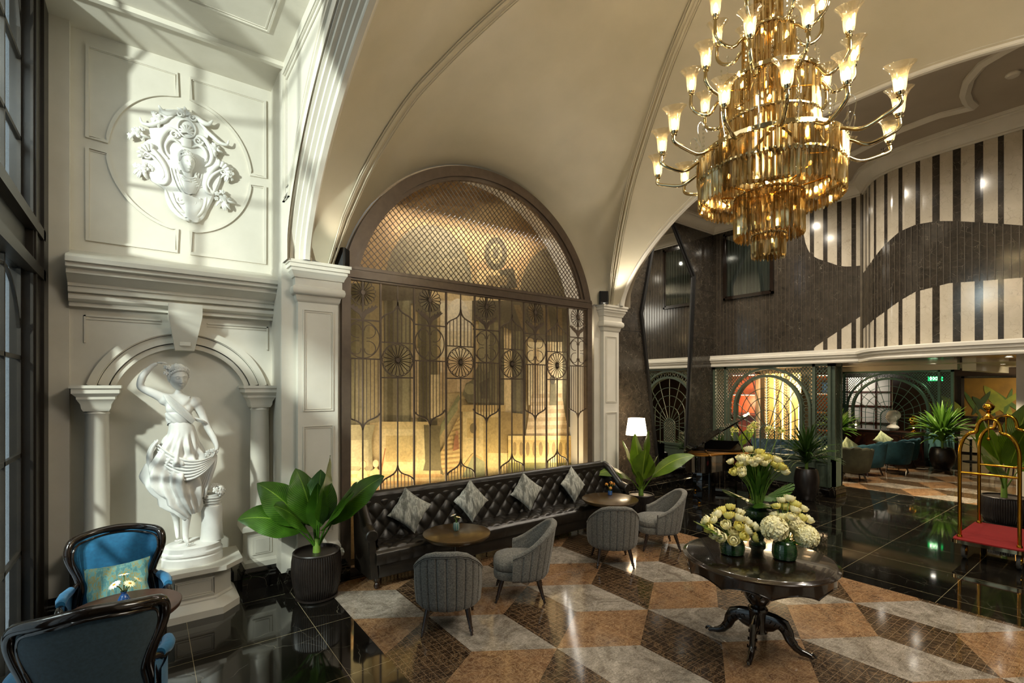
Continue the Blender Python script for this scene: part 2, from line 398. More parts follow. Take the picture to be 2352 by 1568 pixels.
def T(x=0, y=0, z=0, rz=0, rx=0, ry=0, s=1):
    sc = Matrix.Diagonal((s, s, s, 1)) if not isinstance(s, tuple) else Matrix.Diagonal(s+(1,))
    return Matrix.Translation((x, y, z)) @ Matrix.Rotation(rz, 4, 'Z') @ Matrix.Rotation(ry, 4, 'Y') @ Matrix.Rotation(rx, 4, 'X') @ sc
def interp(tab, x):
    if x <= tab[0][0]: return tab[0][1]
    for (a, b), (c, d) in zip(tab, tab[1:]):
        if x <= c: return b+(d-b)*(x-a)/(c-a)
    return tab[-1][1]
def square_stack(mb, x0, x1, y0, y1, prof, mi=0, cap=True):
    mb.loft([[(x0-o, y0-o, z), (x1+o, y0-o, z), (x1+o, y1+o, z), (x0-o, y1+o, z)] for o, z in prof], mi, cap)
# ================================================================== THE ROOM
def clip(poly, x0, x1, y0, y1):
    for ax, lim, sg in ((0, x0, 1), (0, x1, -1), (1, y0, 1), (1, y1, -1)):
        out = []
        for i, p in enumerate(poly):
            q = poly[(i+1) % len(poly)]
            a, b = (p[ax]-lim)*sg, (q[ax]-lim)*sg
            if a >= 0: out.append(p)
            if (a >= 0) != (b >= 0):
                t_ = a/(a-b); out.append((p[0]+(q[0]-p[0])*t_, p[1]+(q[1]-p[1])*t_))
        poly = out
        if len(poly) < 3: return []
    return poly
fl = MB()
def flrect(x0, x1, y0, y1, mi): fl.add([(x0,y0,0),(x1,y0,0),(x1,y1,0),(x0,y1,0)], [(0,1,2,3)], mi)
flrect(-.95, 1.68, -4, 7.1, 0); flrect(1.68, 6.88, 5.95, 7.1, 0); flrect(6.88, 13.2, -4, 9.5, 1)
flrect(13.2, 18.3, -4, -2, 1); flrect(13.2, 18.3, 7, 9.5, 1); flrect(18.3, 26, -4, 9.5, 1)
DX, HS, HY = .642, .825, .412
def blocks(x0, x1, y0, y1, ox, oy):
    for r in range(-14, 16):
        for c in range(-16, 24):
            X = ox+c*2*DX+(DX if r % 2 else 0); Y = oy+r*(HS+HY)
            if not (x0-2 < X < x1+2 and y0-2.5 < Y < y1+2.5): continue
            a, b, d, e = (X, Y), (X+DX, Y-HY), (X, Y-2*HY), (X-DX, Y-HY)
            for poly, mi in (((a, e, d, b), 2),                                          # brown lozenge
                             ((a, b, (X+DX, Y-HY+HS), (X, Y+HS)), 3),                    # dark, upright sides
                             ((a, (X, Y+HS), (X-DX, Y-HY+HS), e), 4)):
                q = clip(list(poly), x0, x1, y0, y1)
                if q: fl.add([(p[0], p[1], 0) for p in q], [tuple(range(len(q)))], mi)
# corner logic: dark C-D-A sits right of each upright edge, grey left of it
def blocks2(x0, x1, y0, y1, ox, oy):
    for r in range(-14, 16):
        for c in range(-16, 24):
            X = ox+c*2*DX+(DX if r % 2 else 0); Y = oy+r*(HS+HY)
            if not (x0-2.5 < X < x1+2.5 and y0-2.5 < Y < y1+2.5): continue
            top, right, bot, left = (X, Y), (X+DX, Y-HY), (X, Y-2*HY), (X-DX, Y-HY)
            dark = (left, top, (X, Y+HS), (X-DX, Y-HY+HS))
            grey = (top, right, (X+DX, Y-HY+HS), (X, Y+HS))
            for poly, mi in (((top, left, bot, right), 2), (dark, 3), (grey, 4)):
                q = clip(list(poly), x0, x1, y0, y1)
                if q: fl.add([(p[0], p[1], 0) for p in q], [tuple(range(len(q)))], mi)
blocks2(1.68, 6.88, -4, 5.95, 2.317, 3.704)
blocks2(13.2, 18.3, -2, 7, 2.317, 3.704)
struct(fl, 'floor', ['floorL', 'floorR', 'in_brown', 'in_dark', 'in_grey'], normals=False)

def xsweep(mb, prof, x0, x1, mi=0):
    mb.loft([[(x0, y, z) for y, z in prof], [(x1, y, z) for y, z in prof]], mi, cap=True)
def ysweep(mb, prof, y0, y1, mi=0):
    mb.loft([[(x, y0, z) for x, z in prof], [(x, y1, z) for x, z in prof]], mi, cap=True)

# ---- left bay: niche wall
NX = .35
wl = MB(); wl.box(-1.0, 1.34, 6.76, 7.0, 0, 6.15)
wl.box(-1.0, -.62, 6.66, 6.76, 0, 6.15)
struct(wl, 'wall_niche', 'white')
# spandrel plate with arch
sp = MB(); n = 48; R1 = .87; ZC = 2.14
for (y, yb) in ((6.68, 6.76),):
    fr = []; 
    xs = [NX-.97+1.96*i/n for i in range(n+1)]
    def za_(x):
        d = abs(x-NX); return ZC+sqrt(max(R1*R1-d*d, 0)) if d < R1 else 2.36
    lo = [(x, max(za_(x), 2.36) if abs(x-NX) < R1 else 2.36) for x in xs]
    sp.loft([[(x, y, z) for x, z in lo], [(x, y, 3.25) for x, z in lo]], closed=False)
    sp.loft([[(x, y, z) for x, z in lo], [(x, yb, z) for x, z in lo]], closed=False)
o = struct(sp, 'trim_1', 'white')
ar = MB()
for ro, ri, ya, yb in ((.87, .80, 6.62, 6.77), (.80, .79, 6.64, 6.77), (.785, .70, 6.655, 6.77), (.69, .64, 6.68, 6.77)):
    a0 = math.asin((2.36-ZC)/((ro+ri)/2)); rings = []
    for i in range(49):
        a = a0+(pi-2*a0)*i/48; c_, s_ = cos(a), sin(a)
        rings.append([(NX+ri*c_, ya, ZC+ri*s_), (NX+ro*c_, ya, ZC+ro*s_), (NX+ro*c_, yb, ZC+ro*s_), (NX+ri*c_, yb, ZC+ri*s_)])
    ar.loft(rings, cap=True)
# keystone
ar.loft([[(NX-.09, y0, 2.75), (NX+.09, y0, 2.75), (NX+.09, 6.76, 2.75), (NX-.09, 6.76, 2.75)] for y0 in (6.56,)] +
        [[(NX-.155, y0, z), (NX+.155, y0, z), (NX+.155, 6.76, z), (NX-.155, 6.76, z)] for y0, z in ((6.44, 3.12), (6.42, 3.15), (6.42, 3.25))], cap=True)
ar.box(NX-.05, NX+.05, 6.53, 6.6, 2.80, 2.93)
# recessed panel lines in the spandrels
for sx in (-1, 1):
    x0, x1 = sorted((NX+sx*.12 + sx*.10, NX+sx*.86)); 
    ar.box(x0, x1, 6.665, 6.685, 3.07, 3.085); ar.box(x0, x1, 6.670, 6.685, 3.04, 3.048)
    xe = NX+sx*.86; ar.box(min(xe, xe-sx*.015), max(xe, xe-sx*.015), 6.665, 6.685, 2.80, 3.085)
struct(ar, 'trim_2', 'white')
en = MB()
xsweep(en, [(6.76, 3.16), (6.60, 3.16), (6.60, 3.20), (6.57, 3.205), (6.545, 3.23), (6.545, 3.26), (6.57, 3.29), (6.52, 3.295), (6.52, 3.345), (6.50, 3.35),
            (6.50, 3.38), (6.44, 3.41), (6.40, 3.45), (6.38, 3.455), (6.38, 3.50), (6.33, 3.51), (6.33, 3.55), (6.30, 3.555), (6.30, 3.60), (6.34, 3.63), (6.60, 3.70), (6.76, 3.76)], -.62, 1.34)
struct(en, 'trim_3', 'white')
# upper wall: four panels cut by an ellipse, as raised mouldings
pm = MB()
XL, XR, ZB, ZT = -.49, 1.19, 3.88, 5.90; CX, CZ, EA, EB = .35, 4.89, .68, .76
for sx in (-1, 1):
    for sz in (-1, 1):
        xi = CX+sx*.065; zi = CZ+sz*.055; xo = XR if sx > 0 else XL; zo = ZT if sz > 0 else ZB
        t0 = math.asin(min(1, (sz*(zi-CZ))/EB)); t1 = math.acos(min(1, abs(xi-CX)/EA))
        pts = [(xo, zi), (xo, zo), (xi, zo)]
        arc = [(CX+sx*EA*cos(t1+(t0-t1)*k/20), CZ+sz*EB*sin(t1+(t0-t1)*k/20)) for k in range(21)]
        for off, r, yy in ((0, .022, 6.752), (.034, .010, 6.756)):
            cx_ = (xo+xi)/2+sx*.12; cz_ = (zo+zi)/2+sz*.1
            path = []
            for x, z in pts+arc:
                f_ = off/.55; path.append((x+(cx_-x)*f_*.6, yy, z+(cz_-z)*f_*.6))
            pm.tube(path, r, 4, closed=True)
struct(pm, 'trim_4', 'white')
# side columns of the niche
def column(x, label):
    t_ = thing('niche_column', label, 'column', (x, 6.56, 0), 0, 'half columns beside the statue')
    p = MB(); square_stack(p, -.155, .155, -.155, .19, [(.03, .24), (.03, .30), (0, .33), (0, .62), (.02, .64), (.04, .66), (.06, .67), (.06, .71), (.045, .73), (0, .74)])
    square_stack(p, -.105, .105, -.165, -.15, [(0, .38), (0, .58)])
    for a_ in ((-.075, .075, .40, .56),): p.box(a_[0], a_[1], -.172, -.16, a_[2], a_[3])
    p.build('pedestal', 'white', t_)
    s_ = MB(); s_.box(-.13, .13, -.13, .15, .74, .80)
    s_.lathe([(.128, .80), (.135, .82), (.128, .845), (.115, .85), (.118, .87), (.108, .885), (.102, .90), (.104, 1.4), (.096, 2.06), (.105, 2.075), (.096, 2.09), (.096, 2.13)], 32)
    s_.build('shaft', 'white', t_)
    c = MB(); square_stack(c, -.10, .10, -.10, .17, [(0, 2.10), (.015, 2.13), (.02, 2.17), (.045, 2.215), (.05, 2.22), (.05, 2.245), (.085, 2.28), (.085, 2.325), (.10, 2.33), (.10, 2.36)])
    c.build('capital', 'white', t_)
column(-.40, 'white half column left of the statue, behind the blue armchair')
column(1.10, 'white half column right of the statue, next to the potted plant')

# ---- black skirtings
sk = MB()
def skirt(mb, x0, x1, y0, y1): square_stack(mb, x0, x1, y0, y1, [(.045, 0), (.045, .13), (.03, .145), (.03, .165), (.018, .18), (.018, .20), (0, .225), (0, .24)])
skirt(sk, -.62, .80, 6.75, 6.9); skirt(sk, -.62, -.235, 6.40, 6.8); skirt(sk, .93, 1.28, 6.40, 6.8)
skirt(sk, -1.0, -.66, 6.64, 6.9)
skirt(sk, 1.31, 1.96, 6.04, 6.9)
skirt(sk, 6.47, 7.0, 6.04, 6.9); skirt(sk, 7.0, 11.7, 6.99, 7.2)
struct(sk, 'baseboard_back', 'portoro')

# ---- piers P1 and P2 under the vault
def pier(x0, x1, name):
    mb = MB(); mb.box(x0-.16, x1+.09, 6.11, 7.0, .2, 3.79)
    square_stack(mb, x0, x1, 6.03, 6.3, [(.035, .24), (.035, .30), (.05, .31), (.06, .35), (.05, .39), (.03, .40), (.03, .44), (.012, .47), (0, .50), (0, 3.33), (.012, 3.345), (.02, 3.36), (.03, 3.41), (.05, 3.415), (.064, 3.43), (.072, 3.465), (.064, 3.50), (.045, 3.515), (.04, 3.52), (.04, 3.60), (.055, 3.605), (.062, 3.63), (.085, 3.67), (.09, 3.675), (.09, 3.705), (.11, 3.71), (.11, 3.75), (.125, 3.755), (.125, 3.79)])
    for z0, z1 in ((2.06, 3.24), (.62, 1.88)):
        for off, r in ((0, .011), (.022, .006)):
            a, b, c, d = x0+.06+off, x1-.06-off, z0+off, z1-off
            mb.tube([(a, 6.028, c), (b, 6.028, c), (b, 6.028, d), (a, 6.028, d)], r, 4, closed=True)
    struct(mb, name, 'white')
pier(1.41, 1.865, 'wall_pier_left'); pier(6.53, 6.93, 'wall_pier_right')

# ---- transverse arches, vault webs and groin ribs
Y0, AA, ZS = 2.0, 3.87, 3.79
def zarch(y):
    t_ = min(1, abs(y-Y0)/AA); R = (AA*AA+4)/4.; zc = ZS+2-R
    return .5*(ZS+2*sqrt(max(0, 1-t_*t_)))+.5*(zc+sqrt(max(0, R*R-(t_*AA)**2)))
def ay(i, n): return Y0+AA*sin(-pi/2+pi*i/n)
NA = 72
def arch_band(x_in, sgn, name, ztop=6.15, face=True):
    # stepped soffit mouldings: (x offset from the opening edge away from the vault bay, rise above the arch line)
    mb = MB(); prof = [(.22, .15), (.20, .15), (.20, .125), (.175, .125), (.17, .095), (.13, .095), (.125, .07), (.085, .065), (.08, .035), (.045, .03), (.04, .008), (.03, 0), (-.02, 0), (-.035, .012), (-.035, .05), (-.06, .055), (-.06, .10)]
    rings = []
    for i in range(NA+1):
        y = ay(i, NA); z = zarch(y)
        # normal in the plane of the arch
        y2, y1 = min(y+.01, Y0+AA), max(y-.01, Y0-AA); dz = (zarch(y2)-zarch(y1))/(y2-y1); L = hypot(1, dz)
        ny, nz = (-dz/L, 1/L); 
        if i in (0, NA): ny, nz = ((1, 0) if i == NA else (-1, 0))
        rings.append([(x_in+sgn*(-u), y+ny*v, z+nz*v) for u, v in prof])
    mb.loft(rings, closed=False)
    struct(mb, name, 'white', angle=25)
arch_band(1.48, 1, 'trim_5'); arch_band(6.84, -1, 'trim_6')
# face walls above the arches
def facewall(x, name, mat, ztop, dv, y_lo=-4, y_hi=6.76):
    mb = MB(); lo = []
    for i in range(NA+1):
        y = ay(i, NA); z = zarch(y)+dv; 
        if i == 0 or i == NA: z = ZS
        lo.append((y, z))
    for (ya, za), (yb, zb) in zip(lo, lo[1:]): mb.add([(x, ya, za), (x, yb, zb), (x, yb, ztop), (x, ya, ztop)], [(0, 1, 2, 3)])
    mb.add([(x, y_lo, 0), (x, Y0-AA, 0), (x, Y0-AA, ztop), (x, y_lo, ztop)], [(0, 1, 2, 3)])
    mb.add([(x, Y0+AA, ZS-.02), (x, y_hi, ZS-.02), (x, y_hi, ztop), (x, Y0+AA, ztop)], [(0, 1, 2, 3)])
    return struct(mb, name, mat, normals=False)
facewall(1.26, 'wall_arch_left', 'white', 6.15, .15); facewall(7.06, 'wall_arch_right', 'ceil', 6.5, .15)
# mouldings on the left face: inner curved panel
fm = MB()
for off, r in ((.30, .02), (.335, .010), (.42, .008)):
    path = []
    for i in range(NA//2+4, NA-5):
        y = ay(i, NA); z = zarch(y)+off
        if 4.35 < z < 5.86-(off-.3) and y < 5.90-(off-.3): path.append((1.25, y, z))
    top = 5.88-(off-.3); 
    if path: fm.tube([(1.25, path[0][1]+.02, top)]+path+[(1.25, 6.0-(off-.3), path[-1][2]), (1.25, 6.0-(off-.3), top)], r, 4, closed=True)
struct(fm, 'trim_7', 'white')
GT = [(0, 3.79), (.02, 4.0), (.05, 4.32), (.1, 4.72), (.14, 4.98), (.18, 5.2), (.22, 5.4), (.26, 5.57), (.32, 5.76), (.38, 5.94), (.44, 6.1), (.5, 6.25), (.56, 6.39), (.62, 6.5), (.71, 6.62), (.85, 6.74), (1, 6.8)]
CXV = 4.17
def G(s, side, front=False):
    x0 = 1.75 if side < 0 else 6.60; y0 = 5.93
    x = x0+(CXV-x0)*s; y = y0+(2.0-y0)*s
    if front: y = 4.0-y
    return x, y, interp(GT, s)
SS = [0, .02, .05, .09, .13, .18, .23, .28, .34, .4, .46, .52, .58, .65, .72, .8, .88, .95, 1]
NW = 40
vb = MB()
for front in (False, True):
    rings = []
    yw = 6.12 if not front else -2.12; ring = []
    for k in range(NW+1):
        a = math.acos(max(-1, min(1, -1+2*k/NW))); a = pi*(1-k/NW)
        c_ = cos(a); z = 3.36+2.22*sqrt(max(0, 1-(c_*.981)**2)); ring.append((4.09+2.22*.981*c_, yw, max(z, 3.79)))
    rings.append(ring)
    for s_ in SS:
        xa, y, zg = G(s_, -1, front); xb = G(s_, 1, front)[0]; zc = 5.60+1.2*sin(pi/2*s_) if s_ < 1 else 6.8
        zc = max(zc, zg+.001); ring = []
        for k in range(NW+1):
            c_ = cos(pi*(1-k/NW)); x = (xa+xb)/2+(xb-xa)/2*c_
            ring.append((x, y, zg+(zc-zg)*sqrt(max(0, 1-c_*c_))))
        rings.append(ring)
    vb.loft(rings, closed=False)
    for side, xe in ((-1, 1.50), (1, 6.82)):
        rings = []
        for s_ in SS:
            x, y, zg = G(s_, side, front); yy = max(min(y, Y0+AA), Y0-AA); za = zarch(yy)+.03; ring = []
            for k in range(15):
                q = k/14; ring.append((xe+(x-xe)*q, y, za+(zg-za)*sin(pi/2*q)**.95))
            rings.append(ring)
        vb.loft(rings, closed=False)
struct(vb, 'ceiling_vault', 'vault', angle=60, normals=False)
rb = MB()
for front in (False, True):
    for side in (-1, 1):
        for off, r in ((-.065, .007), (-.04, .009), (.04, .009), (.065, .007)):
            path = []
            for k in range(41):
                s_ = (k/40)**1.3*.985; x, y, z = G(s_, side, front); f_ = min(1, s_*8+.55)
                nx, ny = (.86, .51*(1 if side < 0 else -1)); 
                path.append((x+off*nx*(-side if False else 1)*f_, y+off*ny*f_*(-1 if front else 1), z-.001))
            rb.tube(path, r, 6)
struct(rb, 'trim_8', 'vault')
# wall around the screen opening (a hidden reveal that closes the bay to the mural)
rv = MB(); ring = []
for y in (6.12, 6.72):
    ring.append([(4.09+2.20*sin(a), y, 3.36+2.20*cos(a)) for a in [(-pi*.5+pi*k/48)*1.0 for k in range(49)]])
rv.loft(ring, closed=False)
rv.add([(1.89, 6.12, 0), (1.89, 6.72, 0), (1.89, 6.72, 3.4), (1.89, 6.12, 3.4), (6.29, 6.12, 0), (6.29, 6.72, 0), (6.29, 6.72, 3.4), (6.29, 6.12, 3.4)], [(0, 1, 2, 3), (4, 5, 6, 7)])
struct(rv, 'wall_reveal', 'white', normals=False)
bw = MB(); bw.box(1.3, 7.0, 6.72, 6.8, 0, 6.4); struct(bw, 'wall_back', 'white')

# ---- left bay ceiling with mouldings
cl = MB(); cl.box(-1.0, 1.28, -4, 7.0, 6.05, 6.2); struct(cl, 'ceiling_left', 'white')
cm = MB()
for (x0, x1, y0, y1) in ((-.45, 1.02, 3.2, 5.62), (-.45, 1.02, .3, 2.9)):
    for off, r in ((0, .018), (.03, .009)):
        cm.tube([(x0+off, y0+off, 6.05), (x1-off, y0+off, 6.05), (x1-off, y1-off, 6.05), (x0+off, y1-off, 6.05)], r, 4, closed=True)
cm.box(-.8, 1.27, 6.06, 6.12, 6.0, 6.06)
struct(cm, 'trim_9', 'white')

# ---- the tall window on the left
t_ = MB(); XW0, XW1 = -.95, -.80
def wbox(y0, y1, z0, z1, dx0=0, dx1=0): t_.box(XW0+dx0, XW1+dx1, y0, y1, z0, z1)
wbox(6.02, 6.66, 0, 6.15)                       # far jamb
t_.box(-.80, -.775, 6.40, 6.66, 0, 6.1); t_.box(-.80, -.785, 6.06, 6.12, 0, 6.1)
wbox(-4, .1, 0, 6.15)
wbox(.1, 6.02, 0, .13); wbox(.1, 6.02, 3.38, 3.83, 0, -.05)
t_.box(-.85, -.775, .1, 6.5, 3.36, 3.46); t_.box(-.85, -.775, .1, 6.5, 3.74, 3.84)
wbox(.1, 6.02, 5.98, 6.15)
for y in (4.62, 3.1, 1.6): wbox(y-.09, y+.09, .1, 6.1, .02, 0)
struct(t_, 'window_1', 'iron')
mt = MB()
for ya, yb in ((4.71, 6.02), (3.19, 4.53), (1.69, 3.01), (.1, 1.51)):
    m_ = (ya+yb)/2
    for y in (ya+.04, m_, yb-.04): mt.box(-.90, -.87, y-.018, y+.018, .13, 3.38); mt.box(-.90, -.87, y-.018, y+.018, 3.83, 6.0)
    for z in (.9, 1.75, 2.6): mt.box(-.90, -.87, ya, yb, z-.018, z+.018)
    for z in (4.5, 5.2): mt.box(-.90, -.87, ya, yb, z-.018, z+.018)
    for s_ in (-1, 1):
        mt.tube([(-.885, m_+s_*(yb-ya)/2*sin(pi/2*k/10), 5.2+.75*cos(pi/2*k/10)) for k in range(11)], .018, 4)
        mt.tube([(-.885, m_+s_*(yb-ya)/2*sin(pi/2*k/10), 2.6+.7*cos(pi/2*k/10)) for k in range(11)], .016, 4)
struct(mt, 'window_2', 'iron')
gp = MB(); gp.box(-.888, -.882, .1, 6.02, .13, 3.38); gp.box(-.888, -.882, .1, 6.02, 3.83, 6.0); struct(gp, 'window_3', 'pane')
# sheer curtains hanging outside the glass
def curtain(y0, y1, label):
    c = MB(); c.grid(lambda u, v: (-1.75+.05*sin(u*40), y0+(y1-y0)*u, .02+6.1*v), 60, 2)
    o = c.build('sheer_curtain', 'sheer', None, tag=(label, 'curtain', 'sheer curtains beyond the tall window')); return o
curtain(7.0, 7.9, 'pale sheer curtain beyond the window glass, nearer the corner')
curtain(5.2, 5.75, 'pale sheer curtain beyond the window glass, towards the camera')
bl = MB(); bl.box(-2.6, -2.5, 5.0, 13, -.1, 7); struct(bl, 'wall_street', varied('street_stone', '#6C675C', '#8A8577', 2, .8))

# ---- marble hall behind: mirror wall (Y 7), striped wall (X 11.65, then curving to X 10.6)
mw = MB(); mw.box(6.99, 11.75, 7.0, 7.2, 0, 6.7)
struct(mw, 'wall_marble_back', 'emperador')
ml = MB()
for z in (1.28, 3.55, 4.75): ml.box(7.0, 11.65, 6.997, 7.0, z, z+.006)
struct(ml, 'trim_10', 'black')
# striped wall; path in plan
wp = [(11.65, 7.0+.0), (11.65, 3.74)]
arc = [(11.65, 3.74), (11.45, 3.62), (11.22, 3.50), (11.02, 3.37), (10.87, 3.2), (10.76, 3.0), (10.69, 2.8), (10.64, 2.55), (10.61, 2.2), (10.6, 1.8), (10.6, 1.2), (10.6, .5), (10.6, -2)]
def resample(pts, step):
    out = [pts[0]]; d = 0
    segs = []
    L = [0]
    for a, b in zip(pts, pts[1:]): L.append(L[-1]+hypot(b[0]-a[0], b[1]-a[1]))
    n = max(2, int(L[-1]/step)); res = []
    for i in range(n+1):
        q = L[-1]*i/n
        for k in range(len(L)-1):
            if q <= L[k+1]+1e-9:
                f_ = (q-L[k])/(L[k+1]-L[k]); res.append((pts[k][0]+(pts[k+1][0]-pts[k][0])*f_, pts[k][1]+(pts[k+1][1]-pts[k][1])*f_, q)); break
    return res
WZ0, WZ1 = 3.07, 6.25
def wavy_flat(y):   # returns list of (zlo, zhi, isband) for the flat wall, wave of dark between white
    # upper white region lower edge and lower white region upper edge
    up = interp([(3.70, 4.80), (3.9, 4.815), (4.05, 4.84), (4.2, 4.90), (4.40, 5.02), (4.55, 5.10), (4.70, 5.22), (4.8, 5.45), (4.86, 5.8), (4.88, 6.26), (9, 6.26)], y)
    dn = interp([(3.70, 3.82), (4.0, 3.62), (4.3, 3.42), (4.6, 3.22), (4.75, 3.07), (9, 3.07)], y)
    return up, dn
def wavy_curve(y):
    up = interp([(-3, 4.0), (.6, 4.45), (1.32, 4.77), (1.56, 4.86), (2.07, 5.04), (2.35, 5.12), (2.64, 5.14), (2.88, 5.09), (3.14, 4.92), (3.4, 4.72), (3.74, 4.62)], y)
    dn = interp([(-3, 3.7), (.6, 3.9), (1.32, 3.99), (1.81, 4.02), (2.18, 4.05), (2.64, 3.98), (2.88, 3.86), (3.14, 3.70), (3.4, 3.58), (3.74, 3.50)], y)
    return up, dn
wm = MB()
def strip(xa, ya, xb, yb, z0a, z0b, z1a, z1b, mi): 
    if z1a-z0a > .002 or z1b-z0b > .002: wm.add([(xa, ya, z0a), (xb, yb, z0b), (xb, yb, z1b), (xa, ya, z1a)], [(0, 1, 2, 3)], mi)
def colstrip(pa, pb, white, fn):
    (xa, ya), (xb, yb) = pa, pb
    if not white: strip(xa, ya, xb, yb, WZ0, WZ0, WZ1, WZ1, 0); return
    ua, da = fn(ya); ub, db = fn(yb); ua, ub, da, db = (min(q, WZ1) for q in (ua, ub, da, db))
    strip(xa, ya, xb, yb, WZ0, WZ0, da, db, 1); strip(xa, ya, xb, yb, da, db, ua, ub, 0); strip(xa, ya, xb, yb, ua, ub, WZ1, WZ1, 1)
# flat part: pitch .263, dark stripes .085 wide centred at 3.889+.263k
edges = sorted({7.0, 3.74} | {e for k in range(-1, 13) for e in (3.889+.263*k-.042, 3.889+.263*k+.042) if 3.74 < e < 7.0})
fine = []
for a, b in zip(edges, edges[1:]):
    n_ = max(1, int((b-a)/.04))
    for i in range(n_): fine.append((a+(b-a)*i/n_, a+(b-a)*(i+1)/n_))
for a, b in fine:
    m_ = (a+b)/2; k = (m_-3.889)/.263; white = abs(k-round(k))*.263 > .042
    colstrip((11.65, a), (11.65, b), white, wavy_flat)
cv = resample(arc, .0333); PIT = .262; 
for a, b in zip(cv, cv[1:]):
    q = (a[2]+b[2])/2+.02; k = q/PIT; white = (k-math.floor(k))*PIT > .082
    colstrip((a[0], a[1]), (b[0], b[1]), white, wavy_curve)
struct(wm, 'wall_striped', ['emperador', 'carrara'], normals=False, angle=60)
# thin joints of the narrow dark slabs
jt = MB()
for k in range(37):
    y = 3.80+.0877*k+.03
    if y < 6.95: u_, d_ = wavy_flat(y); jt.box(11.640, 11.651, y-.003, y+.003, max(WZ0, d_), min(WZ1, u_)-.01)
for a in resample(arc, .0875)[1:-1]: u_, d_ = wavy_curve(a[1]); jt.box(a[0]-.012, a[0]+.002, a[1]-.0035, a[1]+.0035, d_, u_)
jt.box(11.60, 11.65, 3.72, 3.76, WZ0, WZ1)
struct(jt, 'trim_11', varied('marble_joint', '#4A4032', '#5A5040', 8, .3))
# cornices: sweep a profile along a plan path, profile in (inward offset, z)
def plansweep(mb, path, prof, mi=0, closed_prof=True):
    rings = []
    for i, p in enumerate(path):
        a = path[max(i-1, 0)]; b = path[min(i+1, len(path)-1)]; 
        d1 = Vector((p[0]-a[0], p[1]-a[1])); d2 = Vector((b[0]-p[0], b[1]-p[1]))
        if d1.length < 1e-6: d1 = d2
        if d2.length < 1e-6: d2 = d1
        d1.normalize(); d2.normalize(); n1 = Vector((d1.y, -d1.x)); n2 = Vector((d2.y, -d2.x)); nn = (n1+n2); nn.normalize(); k = 1/max(.5, nn.dot(n1))
        rings.append([(p[0]+nn.x*u*k, p[1]+nn.y*u*k, z) for u, z in prof])
    mb.loft(rings, mi, cap=True, closed=closed_prof)
full = [(6.9, 7.0), (11.65, 7.0), (11.65, 3.74)]+arc[1:]
co = MB(); plansweep(co, full, [(0, 6.22), (.02, 6.22), (.02, 6.25), (.05, 6.255), (.06, 6.30), (.14, 6.40), (.20, 6.42), (.20, 6.45), (.23, 6.45), (.23, 6.52), (0, 6.52)])
struct(co, 'trim_12', 'white')
c2 = MB(); plansweep(c2, [(11.60, 7.0), (11.60, 3.74)]+[(x-.05, y-.02) for x, y in arc[1:]], [(-.2, 2.84), (.06, 2.84), (.07, 2.87), (.05, 2.90), (.05, 2.93), (.09, 2.95), (.09, 2.99), (.12, 3.0), (.12, 3.05), (.09, 3.07), (-.2, 3.07)])
struct(c2, 'trim_13', 'white')
# hall ceiling and its raised band
ch = MB(); ch.box(7.06, 12.0, -4, 7.2, 6.5, 6.7); struct(ch, 'ceiling_hall', 'ceil')
cb = MB()
path = [(9.2, 5.2), (9.9, 4.5), (10.15, 4.0), (10.06, 3.54), (9.85, 3.1), (9.64, 2.6), (9.58, 2.1), (9.70, 1.72)]
arc2 = [(9.70, 1.72), (9.45, 1.74), (9.18, 1.72), (8.80, 1.61), (8.5, 1.42), (8.34, 1.12), (8.3, .7)]
for pth in (path, arc2): plansweep(cb, [(x*1.012, y*1.012) for x, y, *_ in resample(pth, .12)], [(-.06, 6.51), (-.06, 6.47), (-.03, 6.45), (.0, 6.43), (.03, 6.45), (.06, 6.47), (.06, 6.51)])
struct(cb, 'trim_14', 'white')
# lower ceiling (soffit) of the lounge beyond
so = MB(); so.box(11.5, 26, -4, 9.5, 3.0, 3.12)
so.prism([(10.65, -4), (11.6, -4), (11.6, 3.6), (11.2, 3.45), (10.9, 3.15), (10.72, 2.8), (10.66, 2.2), (10.65, 1.2)], 2.98, 3.06)
struct(so, 'ceiling_lounge', 'white')
s2 = MB(); s2.box(13.6, 17.6, .6, 6.4, 2.990, 3.0); struct(s2, 'trim_15', 'portoro')
s3 = MB(); s3.box(18.85, 19.15, 3.7, 9.5, 2.84, 3.0); 
s3.box(18.9, 25, 3.3, 3.6, 2.8, 3.0); struct(s3, 'trim_16', 'white')
# far walls
fw = MB(); fw.box(23.6, 23.8, -4, 9.5, 0, 3.1); fw.box(11.75, 26, 9.3, 9.5, 0, 3.1); fw.box(7, 26, -4.2, -4, 0, 6.7)
struct(fw, 'wall_far', varied('dark_panelling', '#2A1C12', '#38281A', 3, .4))
bk = MB(); bk.box(-1, 7.1, -4.2, -4, 0, 6.9); struct(bk, 'wall_behind', 'white')
wc = MB(); wc.box(13.6, 14.2, 1.25, 1.80, 0, 3.02); struct(wc, 'wall_column', 'white')
for k_, (x_, y_) in enumerate(HALL_SPOTS):
    t_ = thing('ceiling_spotlight', 'small recessed spotlight in the high ceiling of the marble hall', 'ceiling light', (x_, y_, 6.5), 0, 'high hall ceiling spotlights')
    b = MB(); b.lathe([(.055, 0), (.06, -.006), (.045, -.01), (.04, -.002)], 20, cap=False); b.build('trim_ring', 'white', t_)
    b = MB(); b.lathe([(.04, -.003), (0, -.003)], 16, cap=False); b.build('lens', 'ledw', t_)
